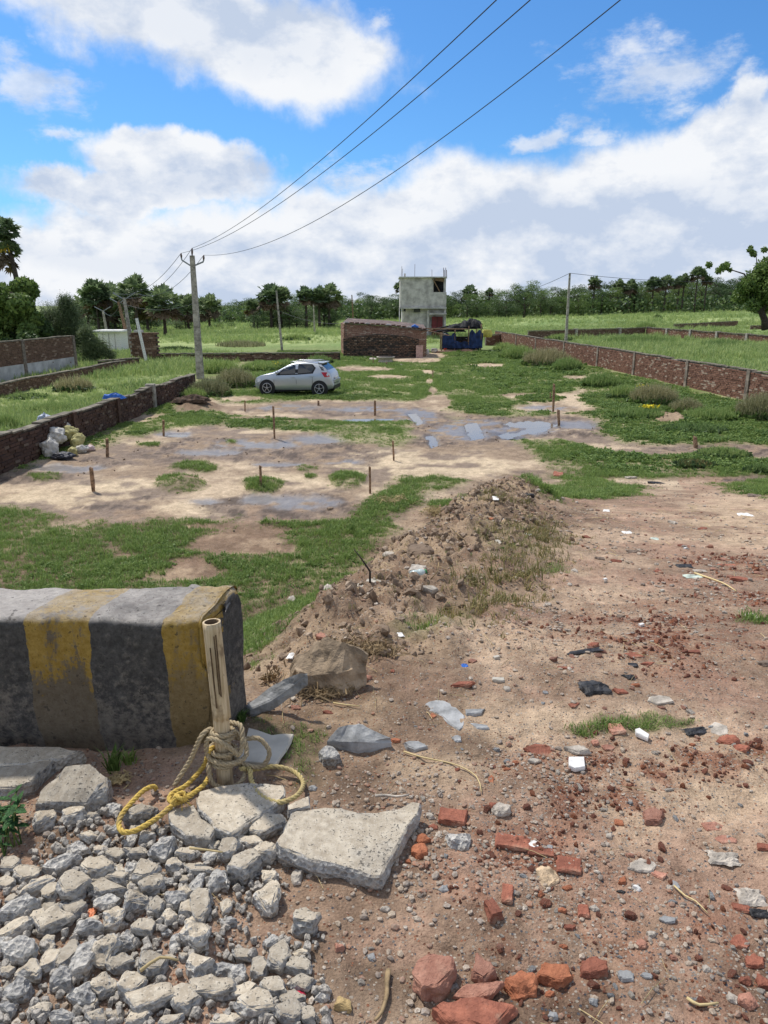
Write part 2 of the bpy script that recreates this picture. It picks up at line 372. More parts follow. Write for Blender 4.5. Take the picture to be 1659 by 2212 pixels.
def simple(name, col, rough=0.8, var=0.15, scale=8, bump=0.0, metal=0.0, spec=0.25, bscale=None):
    def f(g, b):
        p = objco(g); n = g.noise(p, scale, 5, 0.6)
        lo = tuple(c * (1 - var * 1.6) for c in col); hi = tuple(min(1, c * (1 + var * 1.4)) for c in col)
        c = g.mix(g.ss(n, 0.3, 0.7), lo, hi)
        g.put(b.inputs['Base Color'], c); b.inputs['Roughness'].default_value = rough
        b.inputs['Metallic'].default_value = metal; b.inputs['Specular IOR Level'].default_value = spec
        if bump: g.put(b.inputs['Normal'], g.bump(g.noise(p, bscale or scale * 4, 4, 0.6), 1.0, bump))
    return mat(name, f)

def f_ground(g, b):
    a = g.new('ShaderNodeAttribute', attribute_name='albedo').outputs['Color']
    w = g.new('ShaderNodeAttribute', attribute_name='wet').outputs['Fac']
    k = g.new('ShaderNodeAttribute', attribute_name='stony').outputs['Fac']
    p = geopos(g)
    n1 = g.noise(p, 22, 6, 0.7); n2 = g.noise(p, 5, 5, 0.65); n3 = g.noise(p, 140, 3, 0.6)
    f = g.m('ADD', g.m('MULTIPLY', n1, 0.9), g.m('ADD', g.m('MULTIPLY', n2, 0.75), g.m('MULTIPLY', n3, 0.7)))
    c = g.mix(1.0, a, g.mix(g.ss(f, 0.75, 1.6), (0.55, 0.52, 0.5), (1.45, 1.45, 1.42)), 'MULTIPLY')
    v = g.new('ShaderNodeTexVoronoi'); g.put(v.inputs['Vector'], p); v.inputs['Scale'].default_value = 120
    sc = g.new('ShaderNodeSeparateColor'); g.l.new(v.outputs['Color'], sc.inputs[0])
    grit = ramp(g, sc.outputs[0], [(0.0, (.34, .29, .24)), (.25, (.15, .07, .045)), (.4, (.08, .08, .09)), (.55, (.27, .12, .07)), (.7, (.34, .29, .23)), (.85, (.2, .18, .16)), (.96, (.42, .38, .32))], 'CONSTANT')
    sel = g.m('MULTIPLY', g.m('GREATER_THAN', g.m('ADD', sc.outputs[1], g.m('MULTIPLY', k, 0.55)), 0.98), g.m('LESS_THAN', v.outputs['Distance'], 0.42))
    c = g.mix(sel, c, grit)
    g.put(b.inputs['Base Color'], c)
    g.put(b.inputs['Roughness'], g.m('ADD', g.m('MULTIPLY', w, -0.62), 0.95))
    g.put(b.inputs['Specular IOR Level'], g.m('ADD', g.m('MULTIPLY', w, 0.45), 0.12))
    h = g.m('ADD', g.m('ADD', n1, g.m('MULTIPLY', n3, 0.35)), g.m('MULTIPLY', sel, 0.5))
    h = g.m('ADD', h, g.m('MULTIPLY', g.noise(p, 7, 4, 0.6), 1.4))
    bp = g.new('ShaderNodeBump'); bp.inputs['Distance'].default_value = 0.02
    g.put(bp.inputs['Strength'], g.m('SUBTRACT', 0.9, g.m('MULTIPLY', w, 0.72))); g.put(bp.inputs['Height'], h)
    g.l.new(bp.outputs[0], b.inputs['Normal'])
M_ground = mat('ground_soil', f_ground)

def f_conc(g, b, top):
    p = objco(g); r = rnd(g)
    q = g.vm('ADD', p, g.vm('MULTIPLY', (13.0, 7.0, 5.0), None) if False else (0, 0, 0))
    n = g.noise(p, 30, 6, 0.7); big = g.noise(p, 8, 4, 0.6)
    v = g.new('ShaderNodeTexVoronoi'); g.put(v.inputs['Vector'], p); v.inputs['Scale'].default_value = 75
    sc = g.new('ShaderNodeSeparateColor'); g.l.new(v.outputs['Color'], sc.inputs[0])
    if top:
        c = g.mix(g.ss(n, 0.32, 0.68), (.36, .305, .235), (.58, .515, .415))
        c = g.mix(g.m('MULTIPLY', g.ss(big, 0.5, 0.7), 0.5), c, (.32, .305, .28))
        pn = g.noise(p, 120, 3, 0.6); pit = g.ss(g.m('ADD', pn, g.m('MULTIPLY', g.m('SUBTRACT', big, 0.5), 0.35)), 0.60, 0.68)
        c = g.mix(g.m('MULTIPLY', pit, 0.8), c, (.075, .072, .068))
        c = g.mix(g.m('MULTIPLY', g.ss(g.noise(p, 190, 2, .5), 0.60, 0.66), 0.5), c, (.62, .57, .49))
        h = g.m('SUBTRACT', n, g.m('MULTIPLY', pit, 0.5)); amt = 0.006
    else:
        c = g.mix(g.ss(n, 0.3, 0.7), (.34, .33, .31), (.66, .63, .585))
        agg = ramp(g, sc.outputs[0], [(0, (.20, .20, .21)), (.3, (.40, .39, .38)), (.6, (.60, .58, .55)), (.8, (.14, .14, .15))], 'CONSTANT')
        c = g.mix(g.m('MULTIPLY', g.m('LESS_THAN', v.outputs['Distance'], 0.5), 0.6), c, agg)
        c = g.mix(g.m('MULTIPLY', g.ss(big, 0.48, 0.66), 0.55), c, (.38, .32, .245))
        h = g.m('ADD', n, g.m('MULTIPLY', v.outputs['Distance'], 0.8)); amt = 0.014
    c = g.mix(1.0, c, ramp(g, r, [(0, (.72, .72, .72)), (1, (1.12, 1.10, 1.06))]), 'MULTIPLY')
    g.put(b.inputs['Base Color'], c); g.put(b.inputs['Normal'], g.bump(h, 1.0, amt))
M_ctop = mat('old_concrete_face', lambda g, b: f_conc(g, b, True))
M_cside = mat('broken_concrete', lambda g, b: f_conc(g, b, False))
def f_brickbit(g, b, lo, hi, dust):
    p = objco(g); n = g.noise(p, 25, 6, 0.7); n2 = g.noise(p, 9, 4, 0.6)
    c = g.mix(g.ss(n, 0.3, 0.7), lo, hi)
    c = g.mix(g.m('MULTIPLY', g.ss(n2, 0.5, 0.72), dust), c, (.40, .31, .23))
    c = g.mix(1.0, c, ramp(g, rnd(g), [(0, (.7, .68, .66)), (1, (1.2, 1.15, 1.1))]), 'MULTIPLY')
    g.put(b.inputs['Base Color'], c); g.put(b.inputs['Normal'], g.bump(g.m('ADD', n, g.noise(p, 90, 3, 0.6)), 1.0, 0.006))
M_brick = mat('broken_red_brick', lambda g, b: f_brickbit(g, b, (.20, .075, .05), (.36, .14, .09), 0.75))
M_brickp = mat('dusty_pink_brick', lambda g, b: f_brickbit(g, b, (.30, .14, .10), (.48, .26, .19), 0.8))
M_bricko = mat('orange_brick', lambda g, b: f_brickbit(g, b, (.26, .095, .05), (.42, .17, .09), 0.25))
M_slate = simple('grey_slate', (.30, .30, .295), 0.7, 0.25, 14, 0.004)
M_stone = simple('pale_stone', (.42, .37, .31), 0.8, 0.25, 20, 0.004)
M_brownstone = simple('brown_stone', (.20, .15, .115), 0.85, 0.35, 16, 0.006)
M_tile = simple('cream_floor_tile', (.46, .42, .35), 0.55, 0.1, 9, 0.0005)
M_white = simple('white_waste', (.72, .70, .66), 0.6, 0.15, 14, 0.002)
M_blackpl = simple('black_plastic', (.028, .027, .028), 0.55, 0.5, 20, 0.004, spec=0.3)
M_bluepl = simple('blue_plastic', (.03, .12, .42), 0.45, 0.2, 10)
M_cord = simple('dry_twig', (.28, .20, .11), 0.85, 0.3, 30)
M_straw = simple('dry_straw', (.50, .39, .20), 0.8, 0.25, 5)
def f_pebble(g, b):
    r = rnd(g)
    c = ramp(g, r, [(0, (.40, .33, .26)), (.14, (.22, .19, .17)), (.24, (.50, .43, .35)), (.38, (.28, .13, .085)), (.50, (.19, .18, .175)), (.56, (.38, .17, .10)), (.64, (.36, .32, .28)), (.76, (.46, .38, .29)), (.88, (.60, .54, .46)), (.94, (.32, .18, .13))], 'CONSTANT')
    n = g.noise(objco(g), 3, 4, 0.6)
    g.put(b.inputs['Base Color'], g.mix(g.ss(n, 0.3, 0.7), (.26, .20, .15), c))
M_pebble = mat('mixed_pebbles', f_pebble)
def f_clod(g, b):
    n = g.noise(objco(g), 3, 4, 0.6); c = ramp(g, rnd(g), [(0, (.18, .125, .085)), (.5, (.31, .225, .155)), (1, (.44, .34, .25))])
    g.put(b.inputs['Base Color'], g.mix(g.ss(n, 0.3, 0.7), (.16, .115, .08), c))
M_clod = mat('soil_clods', f_clod)
def f_leaf(stops, trans=0.35, rough=0.6):
    def f(g, b):
        c = ramp(g, islrnd(g), stops)
        o = ramp(g, rnd(g), [(0, (.72, .78, .75)), (1, (1.22, 1.15, 1.1))])
        c = g.mix(1.0, c, o, 'MULTIPLY')
        tr = g.new('ShaderNodeBsdfTranslucent'); g.put(tr.inputs[0], c)
        g.put(b.inputs['Base Color'], c); b.inputs['Roughness'].default_value = rough
        mx = g.new('ShaderNodeMixShader'); mx.inputs[0].default_value = trans
        g.l.new(b.outputs[0], mx.inputs[1]); g.l.new(tr.outputs[0], mx.inputs[2])
        g.l.new(mx.outputs[0], g.n['Material Output'].inputs[0])
    return f
M_grass = mat('green_grass', f_leaf([(0, (.095, .145, .034)), (.5, (.155, .245, .06)), (1, (.27, .36, .11))]))
M_grassd = mat('dark_ground_cover', f_leaf([(0, (.065, .12, .036)), (.6, (.115, .195, .052)), (1, (.22, .30, .085))]))
M_grassp = mat('pale_meadow_grass', f_leaf([(0, (.145, .23, .07)), (.5, (.245, .35, .11)), (1, (.40, .47, .19))]))
M_grassy = mat('dry_wispy_grass', f_leaf([(0, (.17, .18, .08)), (.5, (.31, .30, .16)), (1, (.46, .42, .27))]))
M_grassb = mat('withered_grass', f_leaf([(0, (.18, .15, .06)), (.5, (.30, .24, .11)), (1, (.16, .17, .06))]))
M_crown = mat('tree_leaves', f_leaf([(0, (.042, .075, .030)), (.5, (.08, .132, .048)), (1, (.145, .205, .07))], 0.25))
M_crownl = mat('light_tree_leaves', f_leaf([(0, (.07, .12, .035)), (.5, (.125, .20, .052)), (1, (.21, .29, .08))], 0.3))
M_palm = mat('palm_fronds', f_leaf([(0, (.085, .13, .065)), (.5, (.155, .215, .105)), (1, (.27, .34, .18))], 0.35))
M_feather = mat('feathery_leaves', f_leaf([(0, (.08, .115, .055)), (.5, (.135, .18, .085)), (1, (.22, .27, .13))], 0.3))
M_deadfrond = mat('dead_fronds', f_leaf([(0, (.10, .075, .05)), (1, (.20, .15, .10))], 0.1))
M_bark = simple('bark', (.075, .06, .048), 0.9, 0.35, 12, 0.02)
M_yellowfl = simple('yellow_flowers', (.75, .62, .03), 0.7, 0.1)
M_water = mat('puddle_water', lambda g, b: (g.put(b.inputs['Base Color'], (.17, .14, .11, 1)), g.put(b.inputs['Roughness'], 0.12), g.put(b.inputs['Specular IOR Level'], 1.0), g.put(b.inputs['IOR'], 1.4)))

# ------------------------------------------------------------------ mesh building
class MB:
    def __init__(s): s.v = []; s.f = []; s.mi = []; s.sm = []
    def add(s, vs, fs, mi=0, smooth=False):
        o = len(s.v); s.v += [tuple(v) for v in vs]
        for f in fs: s.f.append([o + i for i in f]); s.mi.append(mi); s.sm.append(smooth)
    def box(s, c, d, rz=0.0, mi=0, rot=None):
        M = rot if rot is not None else Matrix.Rotation(rz, 3, 'Z')
        vs = [Vector(c) + M @ Vector((d[0] / 2 * i, d[1] / 2 * j, d[2] / 2 * k)) for i in (-1, 1) for j in (-1, 1) for k in (-1, 1)]
        s.add(vs, [(0, 1, 3, 2), (4, 6, 7, 5), (0, 4, 5, 1), (2, 3, 7, 6), (0, 2, 6, 4), (1, 5, 7, 3)], mi)
    def beam(s, a, b, w, t=None, mi=0):
        a, b = Vector(a), Vector(b); d = (b - a); q = d.to_track_quat('Z', 'Y').to_matrix()
        s.box((a + b) / 2, (w, t or w, d.length), rot=q, mi=mi)
    def tube(s, pts, rad, n=8, mi=0, cap=True, smooth=True, closed=False):
        pts = [Vector(p) for p in pts]; m = len(pts)
        if not hasattr(rad, '__len__'): rad = [rad] * m
        vs = []; up = None
        for i, p in enumerate(pts):
            t = (pts[min(i + 1, m - 1)] - pts[max(i - 1, 0)])
            if t.length < 1e-9: t = Vector((0, 0, 1))
            t.normalize()
            if up is None:
                up = Vector((0, 0, 1)) if abs(t.z) < 0.9 else Vector((1, 0, 0))
            up = (up - t * up.dot(t)).normalized(); bn = t.cross(up)
            for k in range(n):
                a = 2 * math.pi * k / n
                vs.append(p + (up * math.cos(a) + bn * math.sin(a)) * rad[i])
        fs = [(i * n + k, i * n + (k + 1) % n, (i + 1) * n + (k + 1) % n, (i + 1) * n + k) for i in range(m - 1) for k in range(n)]
        if cap: fs += [tuple(range(n))[::-1], tuple((m - 1) * n + k for k in range(n))]
        s.add(vs, fs, mi, smooth)
    def prism(s, poly, z0, z1, mi=0, mis=None):
        n = len(poly)
        vs = [(*p[:2], z0) for p in poly] + [(*p[:2], z1) for p in poly]
        s.add(vs, [tuple(range(n))[::-1], tuple(range(n, 2 * n))], mi)
        o = len(s.v) - 2 * n
        for i in range(n):
            s.f.append([o + i, o + (i + 1) % n, o + n + (i + 1) % n, o + n + i]); s.mi.append(mi if mis is None else mis); s.sm.append(False)
    def build(s, name, mats, parent=None, loc=(0, 0, 0), rz=0.0):
        me = bpy.data.meshes.new(name); me.from_pydata(s.v, [], s.f)
        for m in (mats if isinstance(mats, (list, tuple)) else [mats]): me.materials.append(m)
        me.polygons.foreach_set('material_index', s.mi); me.polygons.foreach_set('use_smooth', s.sm)
        me.update()
        return link(name, me, parent, loc, rz)
def link(name, me, parent=None, loc=(0, 0, 0), rz=0.0):
    o = bpy.data.objects.new(name, me); COL.objects.link(o)
    o.location = loc; o.rotation_euler = (0, 0, rz)
    if parent: o.parent = parent
    return o
def empty(name, loc=(0, 0, 0), rz=0.0):
    o = bpy.data.objects.new(name, None); COL.objects.link(o); o.location = loc; o.rotation_euler = (0, 0, rz)
    o.empty_display_size = 0.1
    return o
def tag(o, label=None, cat=None, group=None, kind=None):
    if label: o['label'] = label
    if cat: o['category'] = cat
    if group: o['group'] = group
    if kind: o['kind'] = kind
    return o
def copy_tree(o, loc=None, rz=None, sc=None, parent=None):
    c = o.copy(); COL.objects.link(c); c.parent = parent
    if loc is not None: c.location = loc
    if rz is not None: c.rotation_euler = (c.rotation_euler[0], c.rotation_euler[1], rz)
    if sc is not None: c.scale = sc if hasattr(sc, '__len__') else (sc,) * 3
    for ch in o.children: copy_tree(ch, parent=c)
    return c

# ------------------------------------------------------------------ ground sheet
def build_ground():
    ys = [0.25]; 
    while ys[-1] < 420:
        y = ys[-1]
        ys.append(y + max(0.0095 * y, 0.011) if y < 20 else y + (0.0105 + 0.00022 * (y - 20)) * y if y < 60 else y * 1.02)
    ys = np.array(ys); nx = 620
    s = np.linspace(-1, 1, nx); 
    hw = 1.7 + 0.72 * ys
    X = hw[:, None] * s[None, :]; Y = np.repeat(ys[:, None], nx, 1)
    ny = len(ys)
    Z = H(X, Y)
    # an apron so the sheet reaches the horizon and lies under the viewer
    co = np.stack([X, Y, Z], -1).reshape(-1, 3)
    idx = np.arange(ny * nx).reshape(ny, nx)
    q = np.stack([idx[:-1, :-1], idx[:-1, 1:], idx[1:, 1:], idx[1:, :-1]], -1).reshape(-1, 4)
    global _GR
    _GR = (ys, hw, Z, nx)
    x, y = X, Y
    lf = fbm(x * 0.9, y * 0.9, 4, 61); mf = fbm(x * 3.2, y * 3.2, 4, 67); hf = fbm(x * 11, y * 11, 3, 71)
    def C(*c): return np.array(c)[None, None, :]
    def mixc(a, b, w): return a * (1 - w[..., None]) + b * w[..., None]
    dirt = mixc(C(.275, .190, .135) + 0 * x[..., None], C(.43, .315, .225), sst(lf + 0.5 * mf, -0.3, 0.4))
    red = mask('redbrick', x, y, 0.4)
    dirt = mixc(dirt, C(.235, .125, .08), np.clip(red * sst(mf + hf * 0.6 + 0.1, -0.15, 0.35), 0, 1) * 0.75)
    # trampled brick dust all over the ramp
    dirt = mixc(dirt, C(.36, .225, .165), 0.5 * sst(fbm(x * 2.1, y * 2.1, 4, 97) + 0.3 * hf, 0.02, 0.3) * (y < 16))
    dirt = mixc(dirt, C(.48, .36, .25), mask('sandpatch', x, y, 0.4) * sst(mf + 0.35, -0.2, 0.4) * 0.8)
    dirt = mixc(dirt, C(.21, .09, .055), .8 * red * sst(fbm(x * 5, y * 5, 4, 133) + .35 * hf, .02, .25))
    dirt = mixc(dirt, C(.13, .09, .062), mask('damp', x, y, 0.4) * sst(mf + 0.35, -0.1, 0.5) * 0.75)
    sand = mixc(C(.28, .21, .15) + 0 * x[..., None], C(.49, .385, .275), sst(lf + 0.6 * mf, -0.35, 0.3))
    sand = mixc(sand, C(.57, .46, .32), mask('sandpatch', x, y, 0.4) * 0.7)
    fieldw = sst(y + 1.2 * lf, 11.0, 14.5) * 1.0
    xe = np.interp(y, [2.0, 3.0, 4.0, 5.7, 8.0, 10.5, 16.0, 30], [-0.42, -0.38, -0.22, 0.25, 0.95, 1.6, 3.6, 12])
    fieldw = np.maximum(fieldw * (x < xe + 3), sst(y, 15, 19) * 0.4)
    col = mixc(dirt, sand, fieldw)
    mud = mask('mud', x, y, 0.15); wm = mask('wetmud', x, y, 0.3); wat = mask('water', x, y, 0.3)
    mudx = np.maximum(mud, .95 * mask('bare', x, y, .2) * (y > 11.5) * sst(fbm(x * .55, y * .8, 4, 303) + .4 * mf, -.05, .25)); m1 = np.clip(mudx * sst(mf + lf * 0.6 + 0.35, -0.15, 0.3), 0, 1)
    col = mixc(col, C(.165, .120, .092), m1 * 0.9)
    col = mixc(col, C(.060, .043, .034), mud * sst(mf + hf * 0.7, 0.12, 0.35) * 0.75)
    wmm = wm * sst(mf * 0.8 + lf + 0.28, -0.1, 0.25)
    col = mixc(col, C(.20, .178, .162), wmm * 0.85)
    col = mixc(col, C(.08, .065, .05), wat)
    soil = mask('soil', x, y, 0.2)
    col = mixc(col, C(.19, .13, .088), soil * (0.6 + 0.4 * sst(hf, -0.3, 0.3)))
    col = mixc(col, C(.38, .28, .19), soil * sst(lf + mf, -0.1, 0.3) * 0.75)
    ga = grass_amount(x, y)
    under = mixc(C(.085, .075, .042) + 0 * x[..., None], C(.15, .195, .065), sst(y, 12, 24))
    under = mixc(under, C(.20, .22, .09), sst(lf + .5 * mf, .0, .4) * .4)
    col = mixc(col, under, np.clip(ga * gpatch(x, y) * 1.1, 0, 1) * (0.8 * (y < 14) + 0.9 * (y >= 14)))
    # beyond the plot and behind the walls: paler meadow
    pale = sst(y + 3 * lf, 60, 74); leftplot = sst(-9.4 - x + 0 * y, 0, 1.5) * sst(y, 14, 18); 
    rx = 10.9 + (75 - y) * 0.08
    rightplot = sst(x - rx, 0, 1.0) * sst(y, 22, 27)
    pal = mixc(C(.165, .245, .08) + 0 * x[..., None], C(.30, .36, .145), sst(fbm(x * 0.05, y * 0.035, 4, 5) + 0.3 * lf, -0.2, 0.3))
    pal = mixc(pal, C(.09, .14, .035), sst(fbm(x * 0.03, y * 0.02, 3, 15), 0.05, 0.3) * 0.7)
    col = mixc(col, pal, np.clip(np.maximum(np.maximum(pale, leftplot * 0.7), rightplot), 0, 1) * 0.85)
    trail = sst(1 - np.abs(x - (1.2 + 0.055 * y) + 0.6 * fbm(y * 0.1, y * 0, 2, 3)) / 0.9, 0.1, 0.9) * sst(y, 22, 26) * (1 - sst(y, 55, 60))
    col = mixc(col, C(.30, .26, .14), trail * sst(mf + lf, -0.1, 0.3) * 0.6)
    col = np.clip(col * (1 + 0.16 * hf[..., None]), 0.01, 0.8)
    wet = np.clip(np.maximum(wmm * 0.95, wat) + 0.25 * m1, 0, 1) * (1 - ga)
    stony = np.clip(sst(15 - y, 0, 6) * (0.35 + 0.65 * red) * (1 - ga), 0, 1)
    me = bpy.data.meshes.new('ground'); nq = len(q)
    # outer apron quads
    ext = []
    far = 3500.0
    base = len(co)
    me.vertices.add(base); me.vertices.foreach_set('co', co.ravel())
    me.loops.add(nq * 4); me.loops.foreach_set('vertex_index', q.ravel().astype(np.int32))
    me.polygons.add(nq); me.polygons.foreach_set('loop_start', np.arange(0, nq * 4, 4, dtype=np.int32))
    me.polygons.foreach_set('use_smooth', np.ones(nq, bool))
    me.update(calc_edges=True)
    at = me.attributes.new('albedo', 'FLOAT_COLOR', 'POINT')
    at.data.foreach_set('color', np.concatenate([col.reshape(-1, 3), np.ones((base, 1))], 1).ravel().astype(np.float32))
    for nm, arr in (('wet', wet), ('stony', stony)):
        a = me.attributes.new(nm, 'FLOAT', 'POINT'); a.data.foreach_set('value', arr.ravel().astype(np.float32))
    me.materials.append(M_ground)
    tag(link('ground', me), 'bare trampled earth and green growth of the plot', kind='structure')
    # plain land further out and behind, a little lower
    land = MB(); hz = -6.0
    for (a, b, c_, d) in [(-3500, -3500, 3500, 0.3)]:
        land.add([(a, b, -0.06), (c_, b, -0.06), (c_, d, -0.06), (a, d, -0.06)], [(0, 1, 2, 3)])
    Yn = [0.3, 2.6, 8, 16, 60, 150, 250, 400]; 
    for sx in (-1, 1):
        vs = []; 
        for yv in Yn:
            xi = sx * (1.6 + 0.715 * yv)
            zi = float(H0(np.array([xi]), np.array([yv]))[0]) - 0.15
            vs += [(xi, yv, zi), (sx * 3500, yv, zi)]
        land.add(vs, [(2 * i, 2 * i + 1, 2 * i + 3, 2 * i + 2) for i in range(len(Yn) - 1)], smooth=True)
    # beyond the last row
    xs = np.linspace(-3500, 3500, 40); vs = []
    for xv in xs:
        xc = max(-300, min(300, xv)); z0 = float(H0(np.array([xc]), np.array([410.0]))[0]) - 0.25
        vs += [(xv, 395.0, z0), (xv, 3600.0, z0)]
    land.add(vs, [(2 * i, 2 * i + 1, 2 * i + 3, 2 * i + 2) for i in range(39)], smooth=True)
    def f_land(g, b):
        p = geopos(g); c = g.mix(g.ss(g.noise(p, 0.02, 6, 0.6), 0.35, 0.65), (.10, .15, .04), (.22, .24, .08))
        g.put(b.inputs['Base Color'], c)
    land.build('terrain', mat('far_meadow', f_land))
    tag(bpy.data.objects['terrain'], 'open land running on to the horizon', kind='structure')
build_ground()
_gz0 = gz
def gz(x, y):
    ys, hw, Z, nx = _GR
    if y < ys[0] or y > ys[-2]: return _gz0(x, y)
    i = int(np.searchsorted(ys, y)) - 1; i = max(i, 0); f = (y - ys[i]) / (ys[i + 1] - ys[i])
    s = (x / (hw[i] * (1 - f) + hw[i + 1] * f) + 1) / 2 * (nx - 1)
    if s < 0 or s > nx - 1.001: return _gz0(x, y)
    j = int(s); g = s - j
    return float((Z[i, j] * (1 - g) + Z[i, j + 1] * g) * (1 - f) + (Z[i + 1, j] * (1 - g) + Z[i + 1, j + 1] * g) * f)

# standing water: flat sheets inside the hollows, the rough mud rises through them
for i, poly in enumerate(R['water']):
    c = poly.mean(0); p = c + (poly - c) * 1.05
    z = FIELD - 0.034 
    b = MB(); b.add([(*q, z + i * 0.0004) for q in p], [tuple(range(len(p)))])
    o = b.build('puddle', M_water); tag(o, kind='structure')

# ------------------------------------------------------------------ scattering (stuff that nobody could count)
SRC = {}
def source_coll(key, meshes):
    c = bpy.data.collections.new(key)
    for i, me in enumerate(meshes):
        o = bpy.data.objects.new(f'{key}_{i:02d}', me); c.objects.link(o)
    SRC[key] = c; return c
def scatter(name, P, rot, scl, coll, nvar, label, seed=1):
    rs = np.random.RandomState(seed); n = len(P)
    me = bpy.data.meshes.new(name); me.vertices.add(n); me.vertices.foreach_set('co', np.asarray(P, np.float32).ravel())
    a = me.attributes.new('rot', 'FLOAT_VECTOR', 'POINT'); a.data.foreach_set('vector', np.asarray(rot, np.float32).ravel())
    a = me.attributes.new('scl', 'FLOAT_VECTOR', 'POINT'); a.data.foreach_set('vector', np.asarray(scl, np.float32).ravel())
    a = me.attributes.new('idx', 'INT', 'POINT'); a.data.foreach_set('value', rs.randint(0, nvar, n).astype(np.int32))
    o = link(name, me)
    ng = bpy.data.node_groups.new(name, 'GeometryNodeTree')
    ng.interface.new_socket('Geometry', in_out='INPUT', socket_type='NodeSocketGeometry')
    ng.interface.new_socket('Geometry', in_out='OUTPUT', socket_type='NodeSocketGeometry')
    N, L = ng.nodes, ng.links
    gi = N.new('NodeGroupInput'); go = N.new('NodeGroupOutput'); ip = N.new('GeometryNodeInstanceOnPoints')
    ci = N.new('GeometryNodeCollectionInfo'); ci.inputs[0].default_value = coll; ci.inputs[1].default_value = True; ci.inputs[2].default_value = True
    def na(nm, t):
        q = N.new('GeometryNodeInputNamedAttribute'); q.data_type = t; q.inputs[0].default_value = nm; return q.outputs[0]
    L.new(gi.outputs[0], ip.inputs['Points']); L.new(ci.outputs[0], ip.inputs['Instance'])
    ip.inputs['Pick Instance'].default_value = True
    L.new(na('idx', 'INT'), ip.inputs['Instance Index'])
    er = N.new('FunctionNodeEulerToRotation'); L.new(na('rot', 'FLOAT_VECTOR'), er.inputs[0]); L.new(er.outputs[0], ip.inputs['Rotation'])
    L.new(na('scl', 'FLOAT_VECTOR'), ip.inputs['Scale']); L.new(ip.outputs[0], go.inputs[0])
    md = o.modifiers.new('scatter', 'NODES'); md.node_group = ng
    tag(o, label, kind='stuff'); return o
def clump_mesh(name, material, seed, n=12, h=0.10, spread=0.05, w=0.006, lean=0.5, leafy=False):
    r = random.Random(seed); v = []; f = []
    for k in range(n):
        a = r.uniform(0, 6.283); d = spread * math.sqrt(r.random()); x, y = d * math.cos(a), d * math.sin(a)
        la = r.uniform(0, 6.283); l = r.uniform(0.1, lean); hh = h * r.uniform(0.5, 1.1); ww = w * r.uniform(0.7, 1.4)
        pa = la + math.pi / 2; cx, cy = math.cos(pa) * ww / 2, math.sin(pa) * ww / 2
        o = len(v)
        mx, my = x + math.cos(la) * hh * l * 0.35, y + math.sin(la) * hh * l * 0.35
        tx, ty = x + math.cos(la) * hh * l, y + math.sin(la) * hh * l
        k2 = 1.9 if leafy else 0.9
        v += [(x - cx, y - cy, -0.01), (x + cx, y + cy, -0.01), (mx + cx * k2, my + cy * k2, hh * 0.6), (mx - cx * k2, my - cy * k2, hh * 0.6), (tx, ty, hh * (0.8 if leafy else 1.0) * math.sqrt(max(0.2, 1 - l * l * 0.4)))]
        f += [(o, o + 1, o + 2, o + 3), (o + 3, o + 2, o + 4)]
    me = bpy.data.meshes.new(name); me.from_pydata(v, [], f); me.materials.append(material); return me
source_coll('lawn', [clump_mesh('lawn', M_grass, i, 16, 0.085, 0.07, 0.007, 0.9) for i in range(4)])
source_coll('cover', [clump_mesh('cover', M_grassd, 20 + i, 16, 0.06, 0.07, 0.014, 1.0, True) for i in range(4)])
source_coll('meadow', [clump_mesh('meadow', M_grassp, 40 + i, 14, 0.5, 0.28, 0.03, 0.6) for i in range(4)])
source_coll('wisp', [clump_mesh('wisp', M_grassy, 60 + i, 18, 0.6, 0.12, 0.010, 0.6) for i in range(3)])
source_coll('wither', [clump_mesh('wither', M_grassb, 80 + i, 12, 0.08, 0.06, 0.006, 1.2) for i in range(3)])
def ico(name, material, seed, jit=0.25):
    bm = bmesh.new(); bmesh.ops.create_icosphere(bm, subdivisions=1, radius=0.5)
    r = random.Random(seed)
    for v in bm.verts: v.co *= 1 + r.uniform(-jit, jit)
    bmesh.ops.convex_hull(bm, input=bm.verts[:])
    me = bpy.data.meshes.new(name); bm.to_mesh(me); bm.free(); me.materials.append(material); return me
source_coll('pebble', [ico('pebble', M_pebble, i, 0.22) for i in range(6)])
source_coll('clod', [ico('clod', M_clod, 30 + i, 0.42) for i in range(5)])
def straw_mesh(i):
    b = MB(); r = random.Random(i); a = r.uniform(-0.4, 0.4)
    b.tube([(-.5, 0, 0), (0, a * 0.4, 0.04), (.5, a, 0)], 0.012, 3, smooth=False)
    me = bpy.data.meshes.new('straw'); me.from_pydata(b.v, [], b.f); me.materials.append(M_straw); return me
source_coll('straw', [straw_mesh(i) for i in range(4)])

